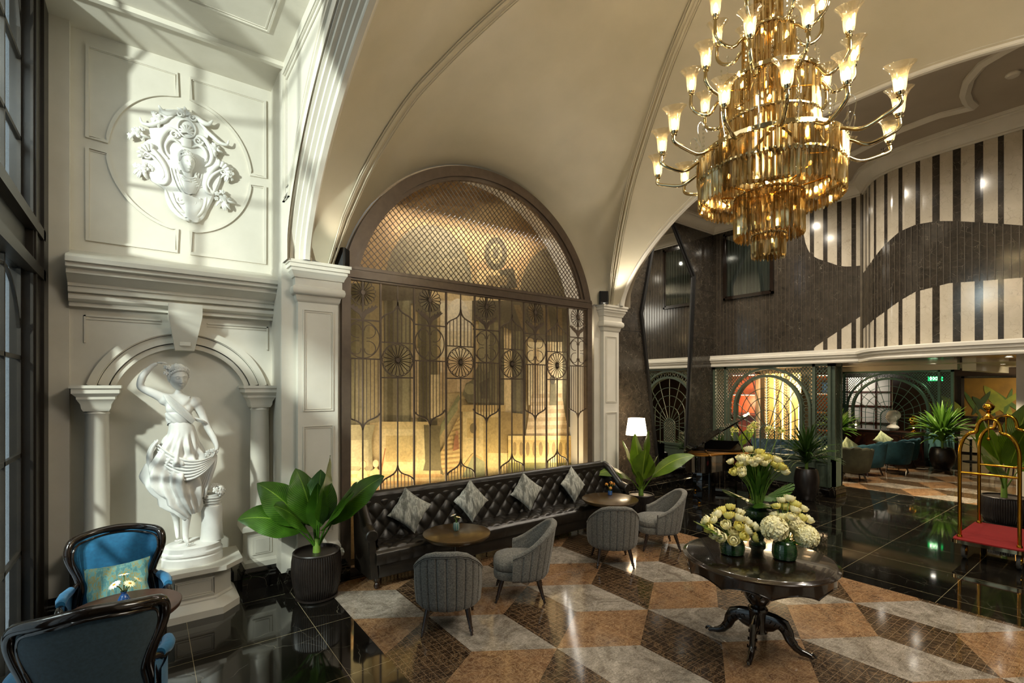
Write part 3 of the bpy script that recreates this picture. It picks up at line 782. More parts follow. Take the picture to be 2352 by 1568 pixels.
# crown lights on the ceiling (smoke detector, sprinkler)
sd = MB(); sd.lathe([(.075, 0), (.08, -.02), (.06, -.045), (.0, -.05)], 24); o = sd.build('smoke_detector', 'white', loc=(9.22, 1.25, 6.5), tag=('white round smoke detector on the hall ceiling, upper right', 'smoke detector'))
sk_ = MB(); sk_.lathe([(.05, 0), (.03, -.02), (.012, -.03), (.012, -.07), (.035, -.08), (.0, -.085)], 16); sk_.build('sprinkler_head', 'silver', loc=(10.35, 3.0, 6.5), tag=('small sprinkler head on the hall ceiling beside the striped wall', 'sprinkler'))
# ================================================================== MURAL AND METAL SCREEN
MUR_C = [(176, 145, 102), (198, 173, 122), (153, 124, 84), (146, 117, 79), (190, 157, 110), (133, 122, 93), (118, 106, 77), (170, 142, 97), (147, 133, 100), (98, 88, 63), (148, 133, 94), (87, 78, 55), (137, 117, 79), (124, 112, 80), (106, 96, 62), (144, 130, 93), (161, 142, 99), (108, 95, 68), (125, 113, 81), (100, 89, 57), (150, 138, 100), (109, 96, 66), (116, 104, 71), (91, 81, 52), (220, 202, 161), (207, 178, 133), (228, 214, 181), (191, 166, 122), (210, 187, 138), (183, 156, 111), (96, 84, 57), (122, 101, 64), (137, 124, 88), (102, 91, 62), (125, 112, 75), (218, 191, 137), (99, 88, 61), (121, 109, 72), (219, 198, 150), (195, 165, 115), (203, 175, 127), (102, 92, 63), (87, 78, 52), (134, 120, 83), (193, 163, 116), (215, 188, 143), (123, 112, 75), (112, 102, 71), (147, 135, 94), (87, 78, 54), (193, 163, 104), (213, 187, 128), (200, 170, 107), (133, 115, 73), (187, 159, 97), (158, 131, 77), (124, 104, 63), (210, 184, 124), (202, 170, 109), (170, 137, 82), (134, 129, 85), (150, 143, 97), (195, 164, 102), (148, 145, 103), (204, 177, 119), (215, 191, 135), (198, 170, 110), (112, 99, 64), (147, 133, 92), (167, 152, 108), (211, 176, 117), (193, 151, 92), (207, 174, 108), (220, 192, 127), (202, 170, 103), (218, 190, 122), (146, 120, 69), (147, 137, 69), (125, 123, 65), (207, 164, 104), (218, 173, 118), (135, 141, 97), (213, 170, 114), (225, 187, 139), (169, 109, 60), (159, 105, 67), (191, 141, 97)]
MUR = [(0,[(2.076,5.359),(6.693,6.623),(6.693,4.392),(2.076,3.787)]),(1,[(2.076,3.904),(6.693,4.557),(6.693,0.259),(2.076,0.878)]),(2,[(2.494,4.869),(3.507,5.356),(4.987,5.567),(6.188,4.965),(6.188,4.805),(4.896,5.4),(3.507,5.237),(2.494,4.748)]),(3,[(3.507,5.29),(4.205,5.456),(4.205,5.212),(3.507,5.093)]),(4,[(2.813,4.629),(3.581,4.977),(4.716,4.999),(5.563,4.857),(5.563,4.742),(4.716,4.891),(3.581,4.878),(2.813,4.536)]),(5,[(2.846,3.826),(2.715,3.809),(2.728,3.973),(2.765,4.135),(2.825,4.289),(2.907,4.431),(3.009,4.555),(3.127,4.656),(3.258,4.731),(3.397,4.775),(3.54,4.786),(3.68,4.762),(3.812,4.704),(3.93,4.611),(4.029,4.488),(4.103,4.34),(4.149,4.172),(4.164,3.991),(4.164,3.784),(2.846,3.795)]),(6,[(5.127,3.815),(5.117,3.814),(5.13,3.989),(5.166,4.161),(5.226,4.324),(5.307,4.473),(5.407,4.601),(5.523,4.704),(5.65,4.777),(5.786,4.818),(5.924,4.823),(6.059,4.791),(6.185,4.723),(6.298,4.621),(6.392,4.487),(6.462,4.328),(6.506,4.15),(6.521,3.96),(6.521,3.879)]),(7,[(2.639,3.8),(2.652,3.981),(2.693,4.159),(2.76,4.33),(2.851,4.487),(2.964,4.625),(3.095,4.739),(3.242,4.823),(3.397,4.873),(3.557,4.887),(3.715,4.862),(3.864,4.798),(3.997,4.696),(4.109,4.559),(4.193,4.393),(4.245,4.206),(4.263,4.004),(4.181,3.993),(4.165,4.177),(4.118,4.347),(4.042,4.498),(3.941,4.623),(3.821,4.716),(3.686,4.776),(3.543,4.8),(3.397,4.788),(3.255,4.743),(3.122,4.667),(3.001,4.564),(2.898,4.438),(2.814,4.295),(2.753,4.138),(2.715,3.974),(2.702,3.808)]),(7,[(5.006,3.802),(5.016,3.963),(5.045,4.122),(5.093,4.276),(5.16,4.422),(5.243,4.555),(5.342,4.672),(5.453,4.771),(5.576,4.848),(5.705,4.9),(5.84,4.926),(5.975,4.925),(6.108,4.895),(6.234,4.837),(6.35,4.751),(6.451,4.64),(6.535,4.506),(6.438,4.444),(6.365,4.565),(6.277,4.667),(6.176,4.746),(6.067,4.8),(5.951,4.829),(5.833,4.832),(5.715,4.809),(5.601,4.763),(5.494,4.694),(5.396,4.605),(5.309,4.499),(5.235,4.378),(5.176,4.246),(5.134,4.105),(5.107,3.959),(5.099,3.812)]),(8,[(3.013,4.163),(3.964,4.375),(4.124,3.986),(3.013,3.91)]),(9,[(4.86,4.575),(4.848,4.658),(4.815,4.73),(4.763,4.782),(4.699,4.809),(4.629,4.81),(4.559,4.784),(4.496,4.734),(4.447,4.666),(4.416,4.586),(4.405,4.501),(4.416,4.42),(4.447,4.35),(4.496,4.298),(4.559,4.268),(4.629,4.265),(4.699,4.288),(4.763,4.337),(4.815,4.405),(4.848,4.487),(4.86,4.575)]),(10,[(4.761,4.559),(4.751,4.624),(4.722,4.675),(4.679,4.705),(4.629,4.71),(4.579,4.688),(4.536,4.643),(4.509,4.583),(4.499,4.516),(4.509,4.453),(4.536,4.402),(4.579,4.371),(4.629,4.365),(4.679,4.386),(4.722,4.43),(4.751,4.491),(4.761,4.559)]),(9,[(4.69,4.562),(4.682,4.611),(4.659,4.644),(4.629,4.652),(4.598,4.634),(4.576,4.593),(4.568,4.542),(4.576,4.493),(4.598,4.46),(4.629,4.451),(4.659,4.47),(4.682,4.51),(4.69,4.562)]),(11,[(4.716,4.277),(4.987,4.352),(5.08,4.032),(4.716,3.953)]),(12,[(4.439,4.153),(4.86,4.21),(4.86,4.042),(4.439,3.991)]),(13,[(2.146,3.738),(2.494,3.782),(2.494,1.667),(2.146,1.688)]),(14,[(2.21,3.746),(2.299,3.757),(2.299,1.798),(2.21,1.802)]),(15,[(2.42,3.772),(2.494,3.782),(2.494,1.667),(2.42,1.672)]),(16,[(2.494,3.842),(2.696,3.869),(2.696,1.84),(2.494,1.849)]),(17,[(2.67,3.804),(3.397,3.863),(3.397,3.569),(2.67,3.558)]),(18,[(2.702,3.562),(3.115,3.605),(3.115,1.809),(2.702,1.827)]),(19,[(2.748,3.567),(2.832,3.575),(2.832,1.821),(2.748,1.825)]),(20,[(2.979,3.591),(3.081,3.601),(3.081,1.81),(2.979,1.815)]),(21,[(3.184,3.612),(3.655,3.595),(3.655,3.462),(3.184,3.452)]),(22,[(3.219,3.455),(3.543,3.485),(3.543,1.769),(3.219,1.785)]),(23,[(3.276,3.46),(3.361,3.468),(3.361,1.778),(3.276,1.782)]),(24,[(3.595,3.655),(4.164,3.714),(4.164,2.26),(3.595,2.264)]),(25,[(3.618,2.795),(4.164,2.814),(4.164,2.26),(3.618,2.264)]),(26,[(3.655,3.195),(3.655,3.195),(3.66,3.293),(3.674,3.388),(3.696,3.476),(3.726,3.555),(3.763,3.621),(3.806,3.672),(3.852,3.706),(3.901,3.721),(3.95,3.716),(3.997,3.692),(4.042,3.649),(4.08,3.589),(4.113,3.514),(4.136,3.426),(4.151,3.33),(4.156,3.229),(4.156,3.229)]),(27,[(3.115,2.904),(3.233,2.91),(3.233,1.88),(3.115,1.885)]),(28,[(3.405,2.526),(3.595,2.529),(3.595,1.866),(3.405,1.874)]),(29,[(3.595,2.562),(3.885,2.567),(3.885,2.262),(3.595,2.231)]),(30,[(4.164,3.714),(4.987,3.8),(6.693,3.896),(6.693,3.152),(5.463,3.165),(4.542,3.398),(4.164,3.403)]),(31,[(4.987,3.727),(5.127,3.741),(5.317,3.232),(5.221,3.226)]),(31,[(5.288,3.734),(5.434,3.748),(5.573,3.248),(5.473,3.241)]),(31,[(5.603,3.742),(5.755,3.756),(5.837,3.264),(5.734,3.258)]),(31,[(5.931,3.749),(6.09,3.764),(6.112,3.281),(6.005,3.274)]),(31,[(6.275,3.758),(6.442,3.773),(6.397,3.299),(6.286,3.292)]),(32,[(4.288,3.413),(4.499,3.43),(4.499,1.867),(4.288,1.875)]),(33,[(4.499,3.43),(4.788,3.453),(4.788,1.82),(4.499,1.831)]),(34,[(4.585,3.401),(4.672,3.408),(4.672,1.825),(4.585,1.828)]),(35,[(4.788,3.199),(4.951,3.209),(4.951,1.814),(4.788,1.82)]),(36,[(4.951,3.283),(5.25,3.303),(5.25,1.502),(4.951,1.52)]),(37,[(5.043,3.289),(5.136,3.295),(5.136,1.509),(5.043,1.515)]),(38,[(5.288,3.117),(6.101,3.161),(6.101,2.008),(5.288,2.027)]),(39,[(5.414,3.01),(5.543,3.016),(5.543,2.021),(5.414,2.024)]),(40,[(5.714,3.101),(5.848,3.108),(5.848,2.248),(5.714,2.249)]),(41,[(6.101,3.28),(6.408,3.299),(6.408,1.595),(6.101,1.61)]),(42,[(6.188,3.286),(6.275,3.291),(6.275,1.602),(6.188,1.606)]),(43,[(6.476,3.141),(6.635,3.149),(6.635,1.419),(6.476,1.429)]),(44,[(5.385,2.214),(6.08,2.223),(6.09,2.151),(5.375,2.146)]),(45,[(5.37,2.146),(6.096,2.151),(6.107,2.08),(5.361,2.078)]),(44,[(5.356,2.078),(6.112,2.079),(6.123,2.008),(5.346,2.01)]),(45,[(5.341,2.01),(6.128,2.007),(6.139,1.935),(5.332,1.943)]),(44,[(5.327,1.943),(6.144,1.935),(6.155,1.863),(5.317,1.875)]),(45,[(5.312,1.875),(6.161,1.863),(6.171,1.791),(5.303,1.808)]),(44,[(5.298,1.808),(6.177,1.791),(6.188,1.718),(5.288,1.741)]),(45,[(5.284,1.741),(6.193,1.718),(6.204,1.645),(5.274,1.674)]),(44,[(5.269,1.674),(6.209,1.645),(6.22,1.573),(5.26,1.607)]),(45,[(5.255,1.607),(6.226,1.572),(6.237,1.499),(5.245,1.54)]),(44,[(5.24,1.54),(6.242,1.499),(6.253,1.426),(5.231,1.474)]),(45,[(5.226,1.474),(6.259,1.426),(6.27,1.353),(5.217,1.407)]),(46,[(5.806,2.405),(5.931,2.405),(5.952,2.011),(5.786,2.015)]),(9,[(5.921,2.468),(5.909,2.519),(5.877,2.549),(5.839,2.549),(5.808,2.517),(5.796,2.467),(5.808,2.417),(5.839,2.385),(5.877,2.386),(5.909,2.417),(5.921,2.468)]),(47,[(3.98,2.227),(4.043,2.398),(4.164,2.454),(4.222,2.607),(4.288,2.714),(4.388,2.54),(4.524,2.613),(4.542,2.257),(4.439,2.081),(4.083,2.088)]),(48,[(4.238,2.308),(4.223,2.353),(4.181,2.386),(4.124,2.398),(4.067,2.386),(4.026,2.353),(4.011,2.309),(4.026,2.264),(4.067,2.231),(4.124,2.219),(4.181,2.23),(4.223,2.263),(4.238,2.308)]),(49,[(4.288,2.399),(4.473,2.485),(4.456,2.152),(4.321,2.154)]),(50,[(3.932,2.057),(4.806,2.038),(4.806,1.929),(3.932,1.955)]),(51,[(3.98,1.954),(4.716,1.931),(4.716,0.993),(3.98,1.066)]),(52,[(4.059,1.848),(4.288,1.84),(4.288,1.525),(4.059,1.539)]),(53,[(4.238,1.681),(4.229,1.724),(4.205,1.755),(4.173,1.768),(4.14,1.758),(4.116,1.729),(4.108,1.688),(4.116,1.646),(4.14,1.615),(4.173,1.602),(4.205,1.611),(4.229,1.64),(4.238,1.681)]),(54,[(4.371,1.85),(4.716,1.837),(4.716,0.993),(4.371,1.027)]),(55,[(4.716,1.931),(5.174,1.88),(5.221,1.429),(4.716,1.101)]),(56,[(4.878,1.525),(5.08,1.513),(5.099,1.14),(4.878,1.123)]),(57,[(4.456,1.267),(4.896,1.231),(4.896,0.792),(4.456,0.842)]),(58,[(3.397,1.027),(3.932,1.921),(3.932,0.833),(3.397,0.896)]),(59,[(3.913,1.888),(3.932,1.928),(3.932,1.901),(3.913,1.861)]),(59,[(3.87,1.815),(3.932,1.853),(3.932,1.826),(3.87,1.788)]),(59,[(3.827,1.743),(3.932,1.779),(3.932,1.751),(3.827,1.716)]),(59,[(3.785,1.671),(3.932,1.704),(3.932,1.677),(3.785,1.644)]),(59,[(3.743,1.599),(3.932,1.629),(3.932,1.602),(3.743,1.573)]),(59,[(3.701,1.528),(3.932,1.554),(3.932,1.527),(3.701,1.502)]),(59,[(3.659,1.458),(3.932,1.479),(3.932,1.452),(3.659,1.431)]),(59,[(3.618,1.388),(3.932,1.404),(3.932,1.377),(3.618,1.361)]),(59,[(3.577,1.318),(3.932,1.33),(3.932,1.302),(3.577,1.292)]),(59,[(3.536,1.249),(3.932,1.255),(3.932,1.228),(3.536,1.223)]),(59,[(3.496,1.18),(3.932,1.18),(3.932,1.153),(3.496,1.154)]),(59,[(3.455,1.112),(3.932,1.105),(3.932,1.078),(3.455,1.086)]),(59,[(3.415,1.044),(3.932,1.03),(3.932,1.003),(3.415,1.018)]),(59,[(3.376,0.977),(3.932,0.955),(3.932,0.928),(3.376,0.951)]),(60,[(3.434,1.546),(3.901,2.228),(3.932,2.16),(3.463,1.452)]),(61,[(3.477,1.609),(3.885,2.126),(3.885,1.991),(3.492,1.489)]),(62,[(3.731,0.857),(4.164,1.29),(4.329,1.207),(4.329,0.786)]),(63,[(3.901,0.837),(4.164,1.256),(4.388,1.131),(4.388,0.779)]),(64,[(2.607,1.856),(3.397,1.822),(3.397,1.711),(2.607,1.752)]),(65,[(2.645,1.75),(3.326,1.715),(3.326,0.905),(2.645,0.985)]),(66,[(2.715,1.654),(3.184,1.626),(3.184,1.242),(2.715,1.285)]),(67,[(3.304,1.781),(3.595,1.747),(3.566,1.603),(3.595,1.138),(3.64,1.0),(3.276,1.04),(3.326,1.229)]),(68,[(2.146,1.835),(2.556,1.815),(2.507,1.606),(2.531,1.15),(2.146,1.19)]),(69,[(2.192,1.627),(2.463,1.609),(2.463,1.248),(2.192,1.274)]),(70,[(2.146,1.22),(3.581,1.073),(3.581,1.02),(2.146,1.173)]),(71,[(2.146,1.173),(3.61,1.017),(3.61,0.964),(2.146,1.126)]),(70,[(2.146,1.126),(3.64,0.961),(3.64,0.907),(2.146,1.079)]),(71,[(2.146,1.079),(3.67,0.904),(3.67,0.851),(2.146,1.032)]),(70,[(2.146,1.032),(3.701,0.847),(3.701,0.794),(2.146,0.986)]),(71,[(2.146,0.986),(3.731,0.79),(3.731,0.736),(2.146,0.939)]),(70,[(2.146,0.939),(3.762,0.732),(3.762,0.679),(2.146,0.892)]),(72,[(3.595,0.972),(5.174,0.798),(5.174,0.462),(3.595,0.674)]),(73,[(4.851,1.526),(6.635,1.419),(6.635,1.337),(4.851,1.453)]),(74,[(4.851,1.453),(6.635,1.337),(6.635,1.008),(4.851,1.162)]),(75,[(4.851,1.162),(6.635,1.008),(6.635,0.909),(4.851,1.074)]),(76,[(5.029,1.294),(5.017,1.384),(4.987,1.422),(4.958,1.388),(4.946,1.3),(4.958,1.211),(4.987,1.172),(5.017,1.206),(5.029,1.294)]),(76,[(5.169,1.283),(5.157,1.374),(5.127,1.413),(5.097,1.378),(5.085,1.29),(5.097,1.2),(5.127,1.16),(5.157,1.195),(5.169,1.283)]),(76,[(5.312,1.273),(5.3,1.364),(5.269,1.404),(5.239,1.368),(5.226,1.279),(5.239,1.188),(5.269,1.148),(5.3,1.183),(5.312,1.273)]),(76,[(5.459,1.262),(5.446,1.354),(5.414,1.394),(5.383,1.358),(5.37,1.268),(5.383,1.176),(5.414,1.136),(5.446,1.171),(5.459,1.262)]),(76,[(5.608,1.25),(5.594,1.344),(5.563,1.384),(5.531,1.348),(5.518,1.257),(5.531,1.164),(5.563,1.123),(5.594,1.159),(5.608,1.25)]),(76,[(5.76,1.239),(5.746,1.333),(5.714,1.374),(5.682,1.338),(5.668,1.246),(5.682,1.152),(5.714,1.11),(5.746,1.146),(5.76,1.239)]),(76,[(5.916,1.227),(5.902,1.322),(5.869,1.364),(5.835,1.327),(5.822,1.234),(5.835,1.139),(5.869,1.097),(5.902,1.134),(5.916,1.227)]),(76,[(6.074,1.215),(6.06,1.311),(6.026,1.353),(5.993,1.316),(5.979,1.222),(5.993,1.126),(6.026,1.084),(6.06,1.121),(6.074,1.215)]),(76,[(6.237,1.203),(6.222,1.3),(6.188,1.342),(6.153,1.305),(6.139,1.21),(6.153,1.113),(6.188,1.07),(6.222,1.107),(6.237,1.203)]),(76,[(6.403,1.19),(6.388,1.289),(6.352,1.331),(6.317,1.293),(6.303,1.198),(6.317,1.099),(6.352,1.056),(6.388,1.094),(6.403,1.19)]),(76,[(6.572,1.177),(6.557,1.277),(6.521,1.32),(6.485,1.282),(6.47,1.185),(6.485,1.086),(6.521,1.042),(6.557,1.08),(6.572,1.177)]),(77,[(4.851,1.074),(6.693,0.903),(6.693,0.259),(4.851,0.506)]),(78,[(5.174,0.955),(6.693,0.804),(6.693,0.259),(5.174,0.462)]),(79,[(2.281,1.028),(2.311,1.191),(2.384,1.243),(2.445,1.165),(2.469,0.976)]),(80,[(2.426,1.275),(2.418,1.308),(2.397,1.329),(2.37,1.332),(2.349,1.314),(2.341,1.283),(2.349,1.251),(2.37,1.229),(2.397,1.227),(2.418,1.244),(2.426,1.275)]),(81,[(2.228,0.987),(2.311,1.096),(2.408,1.049),(2.408,0.923),(2.228,0.946)]),(82,[(2.469,0.976),(2.482,1.173),(2.569,1.225),(2.658,1.131),(2.683,0.931)]),(83,[(2.607,1.27),(2.598,1.303),(2.576,1.325),(2.549,1.328),(2.527,1.31),(2.519,1.278),(2.527,1.246),(2.549,1.224),(2.576,1.221),(2.598,1.239),(2.607,1.27)]),(84,[(2.619,1.11),(2.696,1.483),(2.709,1.476),(2.639,1.096)]),(85,[(3.792,1.354),(3.823,1.588),(3.885,1.598),(3.901,1.38)]),(86,[(3.889,1.631),(3.881,1.656),(3.862,1.667),(3.843,1.658),(3.835,1.634),(3.843,1.61),(3.862,1.599),(3.881,1.608),(3.889,1.631)])]
def mural():
    mb = MB(); y = 6.66
    ring = [(4.09+2.2*sin(-pi/2+pi*k/48), y, 3.36+2.2*cos(-pi/2+pi*k/48)) for k in range(49)]
    mb.add([(1.9, y, 0), ]+ring+[(6.28, y, 0)], [tuple(range(51))], 0)
    for i, (c, pts) in enumerate(MUR):
        mb.add([(x, y-.0015-.0004*i, z) for x, z in pts], [tuple(range(len(pts)))], c+1)
    mats = []
    for c in [(194, 164, 112)]+MUR_C:
        t = NT('mural_paint'); n = t.noise(t.geo(), 5, 6, .7); n2 = t.noise(t.geo(), 26, 4, .6)
        f = t.math('MULTIPLY', t.math('ADD', n, n2), .5)
        r, g, b = [(q/255/12.92 if q < 11 else ((q/255+.055)/1.055)**2.4) for q in c]
        t.col(t.ramp(f, [(.36, (r*.74, g*.72, b*.68)), (.62, (min(1, r*1.14), min(1, g*1.13), min(1, b*1.1)))])); t.set(rough=.7); mats.append(t.m)
    mb.build('mural', mats, None, normals=False, tag=('large painted mural of a columned courtyard with stairs, behind the metal screen', 'mural'))
mural()
SY = 6.10
scr = thing('metal_screen', 'tall arched bronze metal screen with flower grilles behind the long sofa', 'screen', (4.09, SY, 0))
def flat_tube(mb, path, wv=.012, dv=.012, closed=False): mb.tube(path, wv, 4, closed=closed)
OX = 4.09
fr = MB()
def arc_ring(r0, r1, y0, y1, a0, a1, n=72):
    rg = []
    for k in range(n+1):
        a = a0+(a1-a0)*k/n; s_, c_ = sin(a), cos(a)
        rg.append([(r0*s_, y0, 3.36+r0*c_), (r1*s_, y0, 3.36+r1*c_), (r1*s_, y1, 3.36+r1*c_), (r0*s_, y1, 3.36+r0*c_)])
    fr.loft(rg, cap=True)
am = math.acos((3.80-3.36)/2.19)
arc_ring(2.05, 2.19, -.05, .06, -am, am); arc_ring(2.00, 2.05, -.02, .04, -am-.02, am+.02)
fr.box(-2.17, -2.06, -.05, .06, 0, 3.82); fr.box(2.06, 2.17, -.05, .06, 0, 3.82); fr.box(-2.06, 2.06, -.03, .05, 0, .10)
fr.build('frame', 'bronze', scr)
tr = MB(); tr.box(-2.14, 2.14, -.06, .05, 3.70, 3.84); tr.box(-2.14, 2.14, -.07, .05, 3.80, 3.84); tr.box(-2.1, 2.1, -.035, .04, 3.675, 3.70); tr.build('transom', 'bronze', scr)
la = MB(); rI = 2.03; st = .083
def seg(mb, sl, c, yy):
    # line z = sl*x + c clipped to circle (centre 0,3.36) and z>3.82
    A = 1+sl*sl; B = 2*sl*(c-3.36); C_ = (c-3.36)**2-rI*rI; D = B*B-4*A*C_
    if D <= 0: return
    xa, xb = (-B-sqrt(D))/(2*A), (-B+sqrt(D))/(2*A)
    xz = (3.82-c)/sl
    if sl > 0: xa = max(xa, xz)
    else: xb = min(xb, xz)
    if xb-xa < .02: return
    mb.tube([(xa, yy, sl*xa+c), (xb, yy, sl*xb+c)], .0062, 4, cap=False)
for k in range(-60, 130):
    seg(la, 1.05, 3.0+k*st*1.05, .008); seg(la, -1.05, 3.0+k*st*1.05, -.006)
la.build('arch_lattice', 'bronze', scr)
def rosette(c, r, n=18, hub=.028, rb=.0055, parent=None, name='rosette', ring=False):
    mb = MB(); cx, cz = c
    mb.lathe([(hub, -.012), (hub, .012)], 20); mb.v = [(cx+x, y*0+z_, cz+y) for x, y, z_ in [(a, b, d) for a, b, d in mb.v]]
    for k in range(n):
        a = 2*pi*k/n; da = pi/n; rt = r*sin(da)/(1+sin(da)); rc = r-rt
        p0 = (cx+hub*sin(a+da*.5), 0, cz+hub*cos(a+da*.5)); pts = []
        e1, e2 = a-da*.93, a+da*.93; pts.append((cx+hub*.9*sin(a-da*.8), 0, cz+hub*.9*cos(a-da*.8)))
        for q in range(7):
            t_ = -pi/2+pi*q/6
            ox, oz = rc*sin(a), rc*cos(a); tx, tz = cos(a), -sin(a); nx, nz = sin(a), cos(a)
            pts.append((cx+ox+rt*(tx*sin(t_)+nx*cos(t_)), 0, cz+oz+rt*(tz*sin(t_)+nz*cos(t_))))
        pts.append((cx+hub*.9*sin(a+da*.8), 0, cz+hub*.9*cos(a+da*.8)))
        mb.tube(pts, rb, 4)
    if ring: mb.tube([(cx+(r+.008)*sin(2*pi*k/40), 0, cz+(r+.008)*cos(2*pi*k/40)) for k in range(40)], .007, 4, closed=True)
    return mb.build(name, 'bronze', parent)
def bez(p0, p1, p2, p3, n=12):
    o = []
    for i in range(n+1):
        t_ = i/n; a = (1-t_)**3; b = 3*t_*(1-t_)**2; c = 3*t_*t_*(1-t_); d = t_**3
        o.append(tuple(a*p0[j]+b*p1[j]+c*p2[j]+d*p3[j] for j in range(len(p0))))
    return o
HW = .235
def ogee(mb, x, zt, zb, up=True, r=.010):
    for s_ in (-1, 1):
        mb.tube([(px, 0, pz) for px, pz in bez((x, zt), (x+s_*.02, zt+(zb-zt)*.75), (x+s_*HW*.75, zt+(zb-zt)*.45), (x+s_*HW, zb), 14)], r, 4)
def ogee_z(zt, zb, f):
    pts = bez((0, zt), (.02, zt+(zb-zt)*.75), (HW*.75, zt+(zb-zt)*.45), (HW, zb), 30)
    for a, b in zip(pts, pts[1:]):
        if a[0] <= f <= b[0]: return a[1]+(b[1]-a[1])*(f-a[0])/(b[0]-a[0]+1e-9)
    return zb
XA = [-1.893, -.953, -.017, .923, 1.875]; XB = [-1.425, -.463, .455, 1.395]
for x in XA:
    p = MB()
    p.tube([(x, 0, .1), (x, 0, 3.68)], .011, 4)
    p.box(x-HW, x+HW, -.008, .008, 3.18, 3.197); p.box(x-HW, x+HW, -.008, .008, 2.69, 2.707)
    ogee(p, x, 1.80, 2.02, r=.012)
    for s_ in (-1, 1):
        for f in (.05, .10, .15, .20): p.tube([(x+s_*f, 0, 2.69), (x+s_*f, 0, ogee_z(1.80, 2.02, f))], .0055, 4, cap=False)
    pan = p.build('grille_panel', 'bronze', scr)
    rosette((x, 3.535), .168, 18, parent=pan)
    lf = MB()    # leaf spray under the flower
    for s_ in (-1, 1):
        lobes = [(x+s_*.01, 3.19), (x+s_*.05, 3.26), (x+s_*.13, 3.31), (x+s_*.20, 3.375), (x+s_*.175, 3.38), (x+s_*.17, 3.40), (x+s_*.14, 3.36), (x+s_*.12, 3.385), (x+s_*.10, 3.34), (x+s_*.075, 3.36), (x+s_*.055, 3.32), (x+s_*.035, 3.33), (x+s_*.0, 3.27)]
        lf.loft([[(a, -.006, b) for a, b in lobes], [(a, .006, b) for a, b in lobes]], cap=True)
    lf.build('leaf_spray', 'bronze', pan)
    scn = MB(); zc = 2.943
    scn.tube([(x+.222*sin(2*pi*k/44), 0, zc+.236*cos(2*pi*k/44)) for k in range(44)], .008, 4, closed=True)
    for s_ in (-1, 1):
        for v_ in (-1, 1):
            pts = []
            for k in range(26):
                a = pi*1.0*k/25*1.62; rr = .112*(1-.45*k/25)
                pts.append((x+s_*(.095-rr*cos(a)*.95 if False else .10+rr*sin(a-.3)*.92-.02), 0, zc+v_*(.118-rr*cos(a-.3)*.9)))
            scn.tube(pts, .0062, 4)
    scn.build('scroll_ring', 'bronze', pan)
for x in XB:
    p = MB()
    p.tube([(x, 0, 3.68), (x, 0, 2.92)], .011, 4); p.tube([(x, 0, .1), (x, 0, 2.46)], .011, 4)
    ogee(p, x, 3.46, 3.20, r=.011)
    p.box(x-HW, x+HW, -.008, .008, 2.915, 2.93); p.box(x-HW, x+HW, -.008, .008, 2.455, 2.472)
    for s_ in (-1, 1):
        for f in (.06, .118, .176): p.tube([(x+s_*f, 0, 2.92), (x+s_*f, 0, ogee_z(3.46, 3.20, f))], .0055, 4, cap=False)
        for f in (.05, .10, .15, .20): p.tube([(x+s_*f, 0, .1), (x+s_*f, 0, ogee_z(1.30, 1.08, f))], .0055, 4, cap=False)
    ogee(p, x, 1.31, 1.08, r=.012)
    pan = p.build('grille_panel', 'bronze', scr)
    rosette((x, 2.695), .21, 20, parent=pan, ring=True)
for x in (-1.66, -1.19, -.70, -.225, .22, .69, 1.16, 1.635):
    b = MB(); b.box(x-.011, x+.011, -.014, .014, .1, 3.69); b.build('upright_bar', 'bronze', scr)
# ================================================================== SEATING AND TABLES
# ---- long tufted sofa
SX0, SX1 = 2.05, 6.50
sofa = thing('tufted_sofa', 'long black leather buttoned sofa in front of the metal screen', 'sofa', ((SX0+SX1)/2, 5.705, 0))
W = (SX1-SX0)/2
def tuft(u, v):
    p, q = u+v, u-v
    return (abs(sin(pi*p))*abs(sin(pi*q)))**.42
sb = MB(); sb.box(-W+.10, W-.10, -.25, .20, .13, .30, bev=.02); sb.box(-W+.1, W-.1, -.262, -.24, .285, .30); sb.build('base', 'leather', sofa)
st_ = MB()
NXU, NYU = 320, 40
def seatf(u, v):
    x = -W+.06+(2*W-.12)*u; q = v
    # path over front edge: v 0..0.25 = front face, rest = top
    if q < .22:
        z = .30+.15*(q/.22); y = -.28-.012*sin(pi*q/.22)
        bump = .006*abs(sin(pi*x/.17))**.4
        return (x, y-bump, z)
    q = (q-.22)/.78; y = -.28+.46*q; h = .034*tuft(x/.23, q*2.0+.12)
    e = min(1, q/.10); return (x, y+.03*(1-e), .445+h*e+.012*sin(pi*min(1, q*2)))
st_.grid(seatf, NXU, NYU); st_.build('seat', 'leather', sofa, angle=80)
bk_ = MB()
def backf(u, v):
    x = -W+.10+(2*W-.20)*u; L = v
    if L < .78:
        q = L/.78; z = .46+.50*q; y = .16+.07*q
        h = .036*tuft(x/.22, q*2.0+.05)*min(1, (1-q)/.12+.35)
        return (x, y-h-.0, z)
    a = (L-.78)/.22*pi*1.05; r = .05
    seam = .006*(abs(sin(pi*x/.22))**.35)
    return (x, .235+(r+seam)*.9-(r+seam)*.9*cos(a)-.0, .985+(r+seam)*sin(a))
bk_.grid(backf, 340, 52)
bk_.box(-W+.1, W-.1, .20, .26, .14, .98)
bk_.build('backrest', 'leather', sofa, angle=80)
bt = MB()
for r_ in range(1, 5):
    q = (r_*.5-.05)/2.0
    for k in range(-10, 11):
        x = (k+(.5 if r_ % 2 else 0))*.22
        if abs(x) < W-.15 and q < .97: bt.sphere((x, .17+.07*q-.006, .46+.50*q), (.012, .007, .012), 8, 5)
bt.build('button', 'leather', sofa); COL.objects['button']['kind'] = 'stuff'
